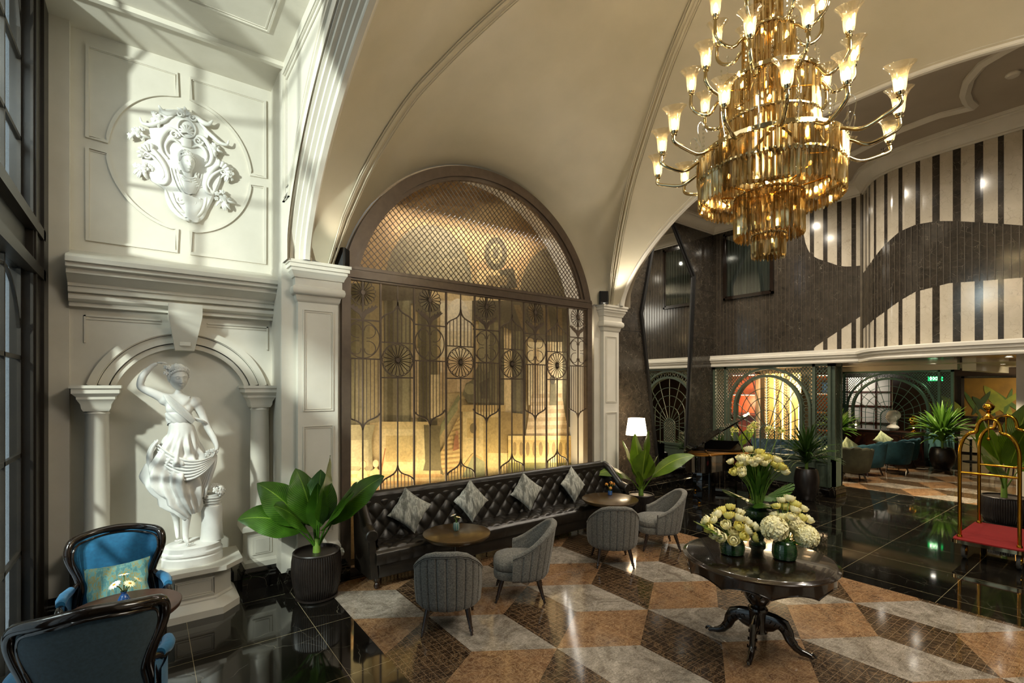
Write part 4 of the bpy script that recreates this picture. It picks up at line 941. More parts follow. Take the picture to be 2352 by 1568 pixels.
for s_ in (-1, 1):
    a = MB()   # arm: sloping roll from backrest top to front scroll
    path = []; rad = []
    for k in range(21):
        q = k/20; y = .27-.50*q; z = .93-.30*(q**1.4) if q < .99 else .63
        z = interp([(0, .985), (.25, .93), (.5, .80), (.75, .68), (1, .635)], q)
        path.append((s_*(W-.04+.02*q), y, z)); rad.append(.062+.012*q)
    a.tube(path, rad, 16)
    # inner and outer arm panels
    pts = [(y, z) for _, y, z in path]
    lo = [[(s_*(W-.12), y, .30), (s_*(W-.09), y, z)] for y, z in pts]
    def inner(u, v):
        k = u*(len(path)-1); i = min(int(k), len(path)-2); f_ = k-i
        y = path[i][1]+(path[i+1][1]-path[i][1])*f_; zt = path[i][2]+(path[i+1][2]-path[i][2])*f_
        z = .42+(zt-.42)*v; h = .03*tuft((y+.3)/.30, (z-.46)/.32+.03)*min(1, (1-v)/.2+.2)
        return (s_*(W-.10-h+.03*v), y, z)
    a.grid(inner, 24, 18)
    a.loft([[(s_*(W+.00), y, .14) for y, z in pts]+[], [(s_*(W+.02), y, z) for y, z in pts]], closed=False)
    a.loft([[(s_*(W-.10), -.245, .14), (s_*(W+.0), -.245, .14), (s_*(W+.02), -.245, .60), (s_*(W-.06), -.245, .62)], [(s_*(W-.10), -.23, .14), (s_*(W+.0), -.23, .14), (s_*(W+.02), -.23, .60), (s_*(W-.06), -.23, .62)]], cap=True)
    am_ = a.build('arm', 'leather', sofa, angle=60)
    sc = MB(); sc.lathe([(.0, -.012), (.062, -.010), (.074, 0), (.074, .03)], 24)
    sc.v = [(s_*(W-.02)+x, -.235+z-.02, .635+y) for x, y, z in sc.v]
    sc.loft([[(s_*(W-.02)-.035, -.262, .57), (s_*(W-.02)+.035, -.262, .57), (s_*(W-.02)+.035, -.24, .57), (s_*(W-.02)-.035, -.24, .57)], [(s_*(W-.045)-.04, -.262, .15), (s_*(W-.045)+.045, -.262, .15), (s_*(W-.045)+.045, -.24, .15), (s_*(W-.045)-.04, -.24, .15)]], cap=True)
    sc.build('arm_facing', 'leather', am_)
for x, y in ((-W+.10, -.19), (W-.10, -.19), (0, -.19), (-W+.15, .22), (W-.15, .22)):
    l = MB(); l.lathe([(.018, 0), (.03, .012), (.036, .035), (.026, .06), (.02, .07), (.034, .09), (.045, .12), (.045, .135)], 18, (x, y, 0)); l.build('leg', 'wood', sofa)
# ---- square scatter cushions standing on a corner
def cushion_mb(w, h, t_=.13, n=22, wr=0):
    mb = MB()
    for s_ in (-1, 1):
        def f(u, v):
            a, b = 2*u-1, 2*v-1; e = (1-a*a)*(1-b*b); th = t_/2*max(0, e)**.38
            px = a*w/2*(1-.10*(1-b*b)*abs(a)**3); pz = b*h/2*(1-.10*(1-a*a)*abs(b)**3)
            return (px+.004*sin(9*b+wr), s_*th+.006*sin(7*a+5*b+wr)*e, pz)
        mb.grid(f, n, n)
    return mb
def put_cushion(x, y, z, rx, ry, rz, label, mat='cush', w=.42, h=.42, group=None, name='cushion', t_=.13):
    m = T(0, 0, 0, rz) @ Matrix.Rotation(rx, 4, 'X') @ Matrix.Rotation(ry, 4, 'Y')
    c = MB().merge(cushion_mb(w, h, t_, wr=x*3), m); z0 = min(p[2] for p in c.v)
    return c.build(name, mat, None, loc=(x, y, z-z0*0), tag=(label, 'cushion', group), angle=70)
put_cushion(2.70, 5.80, .775, radians(-16), radians(38), radians(-6), 'grey patterned cushion on the black sofa, nearest the big potted plant')
put_cushion(3.62, 5.80, .765, radians(-15), radians(52), radians(4), 'grey patterned cushion on the black sofa behind the small vase of white daisies')
put_cushion(4.60, 5.80, .77, radians(-15), radians(41), radians(-4), 'grey patterned cushion on the black sofa, third from the potted plant end')
put_cushion(5.56, 5.80, .76, radians(-15), radians(54), radians(6), 'grey patterned cushion on the black sofa, at the end by the orange flowers')

# ---- grey upholstered lounge chair, faces +Y in its own frame
def shell_pt(u, ht, th=0):
    # plan path of the wrap-around back: u 0..1 from left front to right front
    a = (u-.5)*2
    ang = a*1.92; R_ = .285
    x = R_*sin(min(max(ang, -pi/2), pi/2))*(1.0)
    y = -R_*.92*cos(min(max(ang, -pi/2), pi/2))
    if abs(ang) > pi/2: y += (abs(ang)-pi/2)*.34
    return x, y
def make_grey_chair(label, group):
    t_ = thing('lounge_chair', label, 'chair', group=group)
    NU, NV = 168, 14; HB = .24
    def top(u):
        a = abs((u-.5)*2); return interp([(0, .835), (.18, .83), (.34, .80), (.5, .735), (.68, .655), (.85, .585), (1, .535)], a)
    def P_(u, z, off):
        x, y = shell_pt(u, z); x2, y2 = shell_pt(min(u+.01, 1), z); x1, y1 = shell_pt(max(u-.01, 0), z)
        d = Vector((x2-x1, y2-y1)); d.normalize(); n = Vector((d.y, -d.x))
        fl_ = (z-HB)/.6; k = 1+.10*fl_; lean = -.075*max(0, fl_)**1.3*(1 if y < .1 else .5)
        return (x*k+n.x*off, y*k+n.y*off+lean, z)
    rings = []
    for i in range(NU+1):
        u = i/NU; zt = top(u); ring = []
        groove = .013*(1-min(1, abs(((u*14)+.5) % 1-.5)/.13)) if .04 < u < .96 else 0
        for k in range(NV+1):
            z = HB+(zt-.05-HB)*k/NV; ring.append(P_(u, z, .030-groove+.008*sin(pi*k/NV)-(0.02 if k == 0 else 0)))
        # seam then roll over the top
        ring.append(P_(u, zt-.048, .020))
        for a in range(0, 9):
            b = pi*a/8; ring.append(P_(u, zt-.035+.035*sin(b), .036*cos(b)))
        for k in range(NV, -1, -1):
            z = HB+.05+(zt-.05-HB-.05)*k/NV; ring.append(P_(u, z, -.030-.006*sin(pi*k/NV)))
        rings.append(ring)
    sh = MB(); sh.loft(rings, cap=True); sh.build('backrest', 'grey', t_, angle=50)
    def outline(s, fy=.30):
        pts = []
        for k in range(40):
            a = 2*pi*k/40; c_, s_ = cos(a), sin(a); e = .62
            pts.append((.262*s*abs(c_)**e*(1 if c_ > 0 else -1), .035+.285*s*abs(s_)**e*(1 if s_ > 0 else -1)))
        return pts
    se = MB(); rg = []
    for s, z in ((.93, .235), (1.0, .245), (1.02, .28), (1.015, .325), (.985, .333)): rg.append([(x, y, z) for x, y in outline(s)])
    se.loft(rg, cap=True); se.build('seat_base', 'grey', t_, angle=50)
    cu = MB(); rg = []
    for s, z in ((.98, .335), (1.015, .345), (1.035, .37), (1.03, .40), (1.0, .418), (.985, .42), (.97, .43), (.8, .455), (.5, .472), (.1, .478)): rg.append([(x, y, z) for x, y in outline(s)])
    cu.loft(rg, cap=True); cu.build('seat_cushion', 'grey', t_, angle=50)
    pp = MB()
    pp.tube([P_(i/60, top(i/60)-.05, .030) for i in range(61)], .005, 6); pp.build('piping', 'grey', COL.objects[[c.name for c in t_.children if c.name.startswith('backrest')][0]] if False else [c for c in t_.children if c.name.startswith('backrest')][0])
    for sx in (-1, 1):
        for sy in (-1, 1):
            x0, y0, x1, y1 = sx*.185, .03+sy*.19, sx*.235, .03+sy*.265; l = MB()
            pr = [(.027, .25), (.024, .15), (.017, .075), (.021, .066), (.021, .058), (.015, .052), (.019, .042), (.019, .034), (.012, .028), (.014, .006), (.010, 0)]
            l.loft([[(x1+(x0-x1)*z/.25+r*cos(2*pi*k/14), y1+(y0-y1)*z/.25+r*sin(2*pi*k/14), z) for k in range(14)] for r, z in pr], cap=True)
            l.build('leg', 'wood', t_)
    return t_
gch = make_grey_chair('grey fluted lounge chair seen from behind, nearest the camera at the first small table', 'grey lounge chairs')
def face(o, x, y, dx, dy): o.location = (x, y, 0); o.rotation_euler.z = atan2(dy, dx)-pi/2
face(gch, 2.40, 4.27, .54, .84)
for (x, y, dx, dy, lb) in ((3.42, 4.39, -.81, .59, 'grey lounge chair seen from the side, between the two small round tables'),
                           (5.00, 4.46, .62, .78, 'grey lounge chair seen from behind at the second small table with orange flowers'),
                           (6.06, 4.50, -.80, .60, 'grey lounge chair seen from the side, nearest the grand piano')):
    c = dup(gch); c['label'] = lb; face(c, x, y, dx, dy)

# ---- small round tables
def small_table(x, y, r, label):
    t_ = thing('side_table', label, 'table', (x, y, 0), .3, 'small round tables by the sofa')
    tp = MB(); tp.lathe([(r-.06, .565), (r-.035, .567), (r-.03, .578), (r-.018, .582), (r-.015, .592), (r-.004, .596), (r, .606), (r-.002, .617), (r-.008, .62), (0, .62)], 64)
    tp.build('tabletop', ['woodtop'], t_)
    st2 = MB(); st2.lathe([(.13, .55), (.05, .54), (.035, .50), (.035, .07), (.06, .05)], 24); st2.box(-.10, .10, -.10, .10, .55, .566); st2.build('pedestal', 'ebony', t_)
    b = MB(); b.box(-.19, .19, -.19, .19, 0, .03, bev=.01); b.box(-.15, .15, -.15, .15, .03, .05, bev=.01); b.build('base', 'ebony', t_)
small_table(2.955, 5.06, .40, 'small round brown table in front of the sofa with white daisies')
small_table(5.75, 5.18, .43, 'small round brown table at the far end of the sofa with orange flowers')
# ---- big round pedestal table
BT = (4.445, 2.235)
bt_ = thing('pedestal_table', 'large round dark carved pedestal table carrying the flower vases', 'table', BT+(0,))
tp = MB(); R_ = .64
tp.lathe([(R_-.05, .775), (R_-.025, .778), (R_-.012, .785), (R_, .793), (R_+.002, .801), (R_-.006, .808), (R_-.022, .811), (R_-.028, .817), (R_-.04, .82), (0, .82)], 96); tp.build('tabletop', 'ebony', bt_)
ap = MB(); n = 240
def low(a):
    k = (a/(2*pi)*10) % 1; return .66-.0*k+.045*(abs(sin(pi*k))**.8)
ap.loft([[(r*cos(2*pi*k/n), r*sin(2*pi*k/n), z if z else low(2*pi*k/n)) for k in range(n)] for r, z in ((R_-.03, .778), (R_-.035, None), (R_-.055, None), (R_-.05, .778))])
ap.tube([((R_-.035)*cos(2*pi*k/n), (R_-.035)*sin(2*pi*k/n), low(2*pi*k/n)) for k in range(n)], .006, 6, closed=True)
ap.build('scalloped_apron', 'ebony', bt_)
ur = MB(); ur.lathe([(.12, .775), (.12, .74), (.05, .72), (.045, .68), (.06, .66), (.10, .63), (.128, .58), (.135, .52), (.12, .455), (.09, .40), (.06, .375), (.075, .36), (.085, .345), (.085, .33), (.075, .32), (.072, .16), (.08, .14), (.05, .12)], 40)
for k in range(8):
    a = 2*pi*k/8
    ur.tube([((.13+.004)*cos(a+.18*sin(q*.7)), (.13+.004)*sin(a+.18*sin(q*.7)), .60-.022*q) for q in range(7)], .006, 5)
    ur.tube([((.132)*cos(a+.05*cos(q)), .132*sin(a+.05*cos(q)), .55+.03*sin(q)) for q in [x*.7 for x in range(9)]], .005, 5)
ur.build('carved_urn', 'ebony', bt_)
fdir = [atan2(2.11-BT[1], 4.045-BT[0])+k*pi/2 for k in range(4)]
for a in fdir:
    l = MB(); cp = [(.05, .27), (.14, .275), (.20, .245), (.235, .19), (.255, .13), (.30, .075), (.345, .05), (.385, .045), (.415, .035)]
    rings = []
    for i, (r, z) in enumerate(cp):
        p0 = cp[max(i-1, 0)]; p1 = cp[min(i+1, len(cp)-1)]; d = Vector((p1[0]-p0[0], p1[1]-p0[1])); d.normalize(); nn = Vector((-d.y, d.x))
        hh = interp([(0, .10), (.3, .055), (.6, .035), (.85, .026), (1, .022)], i/(len(cp)-1)); ww = interp([(0, .035), (.5, .028), (1, .022)], i/(len(cp)-1))
        ring = []
        for k in range(12):
            b = 2*pi*k/12; u_, v_ = ww*cos(b), hh*sin(b); rr = r+nn.x*v_; zz = max(.0, z+nn.y*v_-(.03 if i < 2 else 0))
            ring.append((rr*cos(a)-u_*sin(a), rr*sin(a)+u_*cos(a), zz))
        rings.append(ring)
    l.loft(rings, cap=True)
    # scroll toe and knee volute, acanthus ridges
    l.tube([((.42+.03*(1-q/14)*cos(q*.5))*cos(a), (.42+.03*(1-q/14)*cos(q*.5))*sin(a), .034+.030*(1-q/14)*sin(q*.5)) for q in range(13)], .012, 6)
    l.tube([((.235+.022*(1-q/14)*cos(q*.5+1))*cos(a), (.235+.022*(1-q/14)*cos(q*.5+1))*sin(a), .215+.022*(1-q/14)*sin(q*.5+1)) for q in range(13)], .012, 6)
    for s_ in (-1, 1):
        for q in range(6):
            r = .10+.035*q; z = interp([(0, .27), (.10, .27), (.2, .235), (.3, .09)], r); o_ = s_*.030
            l.tube([(r*cos(a)-o_*sin(a), r*sin(a)+o_*cos(a), z-.03), ((r+.015)*cos(a)-o_*1.1*sin(a), (r+.015)*sin(a)+o_*1.1*cos(a), z), ((r+.035)*cos(a)-o_*sin(a), (r+.035)*sin(a)+o_*cos(a), z-.012)], .006, 5)
    l.build('leg', 'ebony', bt_)
def smooth2(pts, n=5):
    out = []
    for i in range(len(pts)-1):
        p0, p1, p2, p3 = pts[max(i-1, 0)], pts[i], pts[i+1], pts[min(i+2, len(pts)-1)]
        for k in range(n):
            t_ = k/n; out.append(tuple(.5*((2*p1[j])+(-p0[j]+p2[j])*t_+(2*p0[j]-5*p1[j]+4*p2[j]-p3[j])*t_*t_+(-p0[j]+3*p1[j]-3*p2[j]+p3[j])*t_**3) for j in range(len(p1))))
    out.append(pts[-1]); return out
# ---- blue wing armchairs, face -Y in own frame
def make_blue(label, group):
    t_ = thing('wing_armchair', label, 'armchair', group=group)
    # back outline (front view): x(z)
    prof = [(.265, .38), (.262, .50), (.245, .62), (.235, .70), (.255, .78), (.285, .86), (.305, .94), (.300, 1.01), (.27, 1.045), (.20, 1.062), (.10, 1.078), (0, 1.085)]
    def backy(z): return .20+.10*max(0, (z-.4)/.7)**1.2
    L_ = [(-x, z) for x, z in prof]+[(x, z) for x, z in reversed(prof[:-1])]
    def curvey(x, z): return backy(z)-.11*(abs(x)/.3)**3*(1 if z > .5 else .8)
    L_ = smooth2(L_); fr_ = MB(); fr_.tube([(x, curvey(x, z), z) for x, z in L_], .030, 12, flat=1.15); fr_.tube([(x*.90, curvey(x, z)-.035, z-.03) for x, z in L_], .009, 6)
    fr_.tube([(x*.90, curvey(x, z)+.035, z-.03) for x, z in L_], .010, 6)
    f_o = fr_.build('back_frame', 'ebony', t_, angle=60)
    for nm, sgn, mt_ in (('back_cushion', -1, 'velvet_b'), ('rear_panel', 1, 'velvet_g')):
        b = MB()
        def f(u, v, sgn=sgn):
            z = .38+(.685-0)*v; z = min(z, 1.06)
            half = interp([(z_, x_) for x_, z_ in prof], z) if z < 1.045 else interp([(1.045, .27), (1.062, .20), (1.078, .10), (1.085, 0)], z)
            a = (2*u-1); x = a*half*.93
            e = (1-a*a)*min(1, (1-v)*6+.02)*min(1, v*6+.2)
            return (x, curvey(x, z)+sgn*(.015+(.045 if sgn < 0 else .012)*max(0, e)**.5), z)
        b.grid(f, 24, 28); b.build(nm, mt_, t_, angle=80)
    s_ = MB(); rg = []
    def so_(s, fy=0): return [(-.24*s, .24), (.24*s, .24), (.27*s, .10), (.285*s, -.20), (.27*s, -.27*s), (.15, -.30*s), (0, -.31*s), (-.15, -.30*s), (-.27*s, -.27*s), (-.285*s, -.20), (-.27*s, .10)]
    for s, z in ((1.0, .33), (1.02, .36), (1.0, .41), (.9, .44), (.6, .455)): rg.append([(x, y, z) for x, y in so_(s)])
    s_.loft(rg, cap=True); s_.build('seat', 'velvet_b', t_, angle=60)
    r = MB(); rg = [[(x, y, z) for x, y in so_(s)] for s, z in ((.96, .26), (1.0, .27), (1.02, .30), (1.0, .335))]; r.loft(rg, cap=True); r.build('seat_rail', 'ebony', t_)
    for sx in (-1, 1):
        a = MB(); path = [(.245, .17, .70), (.30, .09, .66), (.325, 0, .645), (.33, -.10, .64), (.33, -.20, .635), (.328, -.235, .62), (.325, -.24, .58), (.31, -.235, .50), (.295, -.24, .40), (.29, -.25, .30)]
        a.tube([(sx*x, y, z) for x, y, z in path], [.022, .024, .024, .024, .028, .03, .026, .022, .022, .026], 10)
        ao = a.build('arm', 'ebony', t_, angle=60)
        p = MB(); p.tube([(sx*x, y, z+.018) for x, y, z in ((.285, .11, .665), (.32, .02, .655), (.33, -.06, .65), (.33, -.14, .645))], [.03, .036, .036, .028], 12); p.build('arm_pad', 'velvet_b', ao, angle=70)
        pn = MB(); pn.grid(lambda u, v: (sx*(.262+.05*sin(pi*u)*(.5+.5*v)+.0), .20-.42*u, .40+(.23+.05*(1-u)**3)*v), 12, 8)
        pn.grid(lambda u, v: (sx*(.292+.035*sin(pi*u)), .18-.40*u, .33+.29*v), 12, 8)
        pn.build('arm_panel', 'velvet_b', t_, angle=80)
        for sy in (-1, 1):
            l = MB(); x, y = sx*.265, (-.25 if sy < 0 else .20)
            if sy < 0: l.lathe([(.028, .33), (.03, .26), (.022, .25), (.026, .24), (.018, .225), (.024, .215), (.022, .19), (.014, .06), (.019, .05), (.019, .04), (.012, .0)], 16, (x, y, 0))
            else: l.tube([(x, y, .34), (x, y+.02, .18), (x, y+.07, 0)], [.024, .02, .014], 10)
            l.build('leg', 'ebony', t_)
    return t_
b1 = make_blue('blue velvet wing armchair with dark frame facing the camera, beside the statue plinth', 'blue wing armchairs')
b1.location = (-.19, 5.20, 0); b1.rotation_euler.z = radians(2); b1.scale = (1.02, 1, 1.03)
b2 = dup(b1); b2['label'] = 'blue velvet wing armchair seen from behind in the lower left corner'; b2.location = (-.245, 3.86, 0); b2.rotation_euler.z = radians(180); b2.scale = (1.10, 1, 1.02)
put_cushion(-.18, 5.14, .72, radians(-14), radians(-2), radians(2), 'turquoise woven cushion leaning in the blue armchair', 'cush2', .43, .37)
tl = thing('round_table', 'round dark wooden table between the two blue armchairs', 'table', (-.13, 4.66, 0))
tp = MB(); tp.lathe([(.30, .645), (.335, .65), (.34, .66), (.352, .665), (.350, .68), (.358, .685), (.36, .695), (.355, .70), (0, .70)], 64); tp.build('tabletop', varied('brown_table_top', '#3A2418', '#4A3023', 8, .4), tl)
st2 = MB(); st2.lathe([(.10, .648), (.04, .62), (.035, .5), (.05, .35), (.035, .2), (.05, .08), (.2, .03), (.2, 0)], 28); st2.build('pedestal', 'ebony', tl)
# wall speakers on the pier capitals
def speaker(x, y, rz, label):
    t_ = thing('speaker', label, 'speaker', (x, y, 3.79), rz, 'black speakers on the capitals')
    b = MB(); b.loft([[(-.055, .07, z), (-.08, -.06, z), (-.065, -.075, z), (.065, -.075, z), (.08, -.06, z), (.055, .07, z)] for z in (0, .225)], cap=True); b.build('cabinet', 'black', t_)
    g = MB(); g.box(-.062, .062, -.082, -.074, .035, .22, bev=.005); g.build('grille', varied('speaker_cloth', '#0C0B0A', '#1A1815', 300, .9), t_)
    l = MB()
    for k in range(5): l.box(-.018+.008*k, -.013+.008*k, -.078, -.0745, .012, .02)
    l.build('badge', 'silver', t_)
speaker(1.90, 6.02, radians(48), 'black speaker on the left pier capital, beside the arched screen')
speaker(6.46, 5.98, radians(-32), 'black speaker on the right pier capital, beside the marble hall')
# ================================================================== STATUE AND WALL CARTOUCHE
def face_head(mb, c, s, yaw=0, pitch=0, roll=0, female=True, hair=True):
    """Head of height ~.23*s facing -Y; returns matrix used."""
    m = Matrix.Translation(c) @ Matrix.Rotation(yaw, 4, 'Z') @ Matrix.Rotation(pitch, 4, 'X') @ Matrix.Rotation(roll, 4, 'Y') @ Matrix.Scale(s, 4)
    h = MB()
    def g(a, b, x0, z0, w): return math.exp(-(((a-x0)/w)**2+((b-z0)/w)**2))
    NU_, NV_ = 96, 84; rings = []
    for j in range(NV_+1):
        ph = -pi/2+pi*j/NV_; ring = []
        for k in range(NU_):
            th = 2*pi*k/NU_; x, y, z = cos(ph)*sin(th), -cos(ph)*cos(th), sin(ph)
            X, Y, Z = x*.073, y*.090, z*.115
            if z < 0: X *= 1-.28*z*z*1.4*(1 if y < 0 else .6); Y *= 1-.10*z*z
            if y < .2:
                fx, fz = X/.07, Z/.115; d = 0
                d += .021*math.exp(-(fx/.20)**2)*max(0, min(1, (.16-fz)/.42))*(1 if fz > -.30 else math.exp(-((fz+.30)/.08)**2))*(fz < .18)  # nose
                d += .004*math.exp(-((fz-.20)/.10)**2)                             # brow
                for s_ in (-1, 1):
                    d -= .010*math.exp(-(((fx-s_*.40)/.20)**2+((fz-.06)/.10)**2))  # sockets
                    d += .0065*math.exp(-(((fx-s_*.40)/.12)**2+((fz-.05)/.055)**2)) # eyeballs
                    d += .004*math.exp(-(((fx-s_*.55)/.25)**2+((fz+.22)/.18)**2))  # cheeks
                d += .0075*math.exp(-((fx/.24)**2+((fz+.455)/.035)**2))+.0075*math.exp(-((fx/.20)**2+((fz+.545)/.04)**2)) # lips
                d -= .004*math.exp(-((fx/.28)**2+((fz+.50)/.018)**2)); d -= .004*math.exp(-((fx/.3)**2+((fz+.66)/.06)**2))
                d += .009*math.exp(-((fx/.32)**2+((fz+.82)/.14)**2))               # chin
                Y -= d*(1 if y < 0 else 0)
            ring.append((X, Y, Z))
        rings.append(ring)
    h.loft(rings, cap=True)
    for s_ in (-1, 1): h.sphere((s_*.073, .012, -.005), (.010, .018, .028), 10, 8)
    def surf(x, z, o_=0): return -.090*sqrt(max(.02, 1-(x/.073)**2-(z/.115)**2))-o_
    # lids, brows, lips and nostrils as raised forms
    for s_ in (-1, 1):
        ex_, ez_ = s_*.028, .007
        h.sphere((ex_, surf(ex_, ez_)+.010, ez_), (.0135, .012, .009), 14, 10)
        for sg, hh in ((1, .009), (-1, .007)):
            h.tube([(ex_+.0165*t_, surf(ex_+.0165*t_, ez_, .002-.003*t_*t_), ez_+sg*hh*(1-t_*t_)) for t_ in [-1+.2*q for q in range(11)]], .0024, 6)
        h.tube([(s_*(.012+.004*q), surf(s_*(.012+.004*q), .028, .0015), .024+.006*sin(q*.45)) for q in range(9)], .0032, 6)
        h.sphere((s_*.009, surf(0, -.03, .012), -.031), (.006, .006, .005), 8, 6)
    h.tube([(.021*t_, surf(.021*t_, -.055, .006-.007*t_*t_), -.0525+.002*cos(t_*6)-.001*t_*t_) for t_ in [-1+.2*q for q in range(11)]], [.0012+.0028*(1-(-1+.2*q)**2) for q in range(11)], 6)
    h.tube([(.018*t_, surf(.018*t_, -.062, .006-.007*t_*t_), -.0605+.002*t_*t_) for t_ in [-1+.2*q for q in range(11)]], [.0012+.0036*(1-(-1+.2*q)**2) for q in range(11)], 6)
    mb.merge(h, m)
    if hair:
        hr = MB()
        def hf(d):
            return 1+.045*sin(14*d.x+9*d.z)*cos(11*d.y+5*d.z)+.03*sin(23*d.z+12*d.x)
        hr.sphere((0, .014, .030), (.084, .092, .105), 48, 26, fn=hf)
        hr.v = [(x, (y if not (y < .0 and z < .078 and abs(x) < .066) else .02), z) for x, y, z in hr.v]
        for k in range(17):
            a = pi*k/16; x = .076*cos(a); z = .012+.068*sin(a); y = surf(x*.93, z*.9, -.004)
            hr.sphere((x, min(y, .0), z), (.013, .012, .015), 10, 8, fn=lambda d: 1+.12*sin(9*d.z+6*d.x))
        mb.merge(hr, m)
    return m
def rose(mb, c, r, tilt=None, petals=3):
    mm = Matrix.Translation(c)
    if tilt: mm = mm @ Vector((0, 0, 1)).rotation_difference(Vector(tilt).normalized()).to_matrix().to_4x4()
    f = MB(); f.sphere((0, 0, -.1*r), (r*.8, r*.8, r*.55), 12, 8)
    f.tube([(r*.62*(q/18)*cos(q*.9), r*.62*(q/18)*sin(q*.9), r*.48-.22*r*(q/18)**2) for q in range(19)], r*.13, 5)
    for k in range(5):
        a = 2*pi*k/5; f.sphere((r*.72*cos(a), r*.72*sin(a), .05*r), (r*.45, r*.45, r*.30), 8, 6)
    mb.merge(f, mm)
# plinth
PX, PY = .40, 6.20
pl = thing('statue_pedestal', 'low white octagonal pedestal under the statue', 'pedestal', (PX, PY, 0))
def octp(w, d0, d1, c): return [(-w+c, -d0), (w-c, -d0), (w, -d0+c), (w, d1), (-w, d1), (-w, -d0+c)]
b = MB(); rg = []
for o_, z in ((.03, 0), (.03, .07), (.0, .10), (-.015, .135), (-.03, .15), (-.03, .165), (-.045, .18), (-.045, .40), (-.04, .41), (-.02, .425)):
    rg.append([(x, y, z) for x, y in octp(.385+o_, .31+o_, .30, .17)])
b.loft(rg, cap=True); b.build('plinth_body', 'white', pl)
for (x0, x1) in ((-.17, .17),):
    q = MB()
    for off, r in ((0, .010), (.02, .005)): q.tube([(x0+off, -.268, .21+off), (x1-off, -.268, .21+off), (x1-off, -.268, .38-off), (x0+off, -.268, .38-off)], r, 4, closed=True)
    q.build('panel_moulding', 'white', pl)
b = MB(); rg = []
for o_, z in ((.0, .425), (.03, .445), (.055, .455), (.055, .50)): rg.append([(x, y, z) for x, y in octp(.385+o_, .31+o_, .30, .17)])
b.loft(rg, cap=True); b.build('top_slab', 'white', pl)
S0 = .50
stt = thing('statue', 'white plaster statue of a draped woman with a raised arm and flower wreath', 'statue', (PX, PY, S0))
b = MB(); b.lathe([(.275, 0), (.275, .075), (.262, .085), (.262, .10), (.272, .105), (.272, .125), (.258, .14), (.258, .185), (.235, .20), (0, .20)], 56, sx=1.0, sy=.82); b.build('round_base', 'stucco', stt)
# skeleton grown with a skin modifier
J = {}; bones = []
def joint(n, p, r): J[n] = (p, r)
def Z(z): return z-S0
joint('pelvis', (-.115, .0, Z(1.76)), (.125, .10)); joint('belly', (-.105, -.01, Z(1.88)), (.112, .088)); joint('waist', (-.125, -.005, Z(1.99)), (.095, .075)); joint('chest', (-.125, -.012, Z(2.11)), (.118, .090))
joint('upchest', (-.11, 0, Z(2.20)), (.085, .06)); joint('neck', (-.12, -.005, Z(2.27)), (.040, .040)); joint('neck2', (-.125, -.015, Z(2.335)), (.037, .037))
joint('shR', (-.235, 0, Z(2.22)), (.055, .055)); joint('uaR', (-.35, .0, Z(2.285)), (.047, .047)); joint('elR', (-.455, .0, Z(2.345)), (.040, .040)); joint('faR', (-.425, -.02, Z(2.46)), (.038, .038)); joint('wrR', (-.345, -.03, Z(2.56)), (.025, .025)); joint('haR', (-.30, -.04, Z(2.585)), (.026, .020))
joint('shL', (.02, 0, Z(2.185)), (.055, .055)); joint('uaL', (.085, .0, Z(2.05)), (.046, .046)); joint('elL', (.135, .0, Z(1.90)), (.038, .038)); joint('faL', (.185, -.04, Z(1.80)), (.036, .036)); joint('wrL', (.215, -.08, Z(1.70)), (.025, .025)); joint('haL', (.20, -.10, Z(1.65)), (.026, .022))
joint('hipL', (-.06, 0, Z(1.66)), (.095, .095)); joint('knL', (-.02, -.055, Z(1.33)), (.066, .066)); joint('caL', (-.045, -.03, Z(1.16)), (.060, .060)); joint('anL', (-.065, -.01, Z(.83)), (.034, .034)); joint('heL', (-.065, -.03, Z(.745)), (.033, .030)); joint('toL', (-.045, -.125, Z(.725)), (.036, .016))
joint('hipR', (-.17, .02, Z(1.66)), (.090, .090)); joint('knR', (-.20, -.05, Z(1.30)), (.064, .064)); joint('caR', (-.17, .03, Z(1.13)), (.056, .056)); joint('anR', (-.14, .10, Z(.93)), (.033, .033)); joint('heR', (-.135, .09, Z(.84)), (.03, .028)); joint('toR', (-.13, .01, Z(.745)), (.034, .018))
chains = [('pelvis', 'belly', 'waist', 'chest', 'upchest', 'neck', 'neck2'), ('upchest', 'shR', 'uaR', 'elR', 'faR', 'wrR', 'haR'), ('upchest', 'shL', 'uaL', 'elL', 'faL', 'wrL', 'haL'), ('pelvis', 'hipL', 'knL', 'caL', 'anL', 'heL', 'toL'), ('pelvis', 'hipR', 'knR', 'caR', 'anR', 'heR', 'toR')]
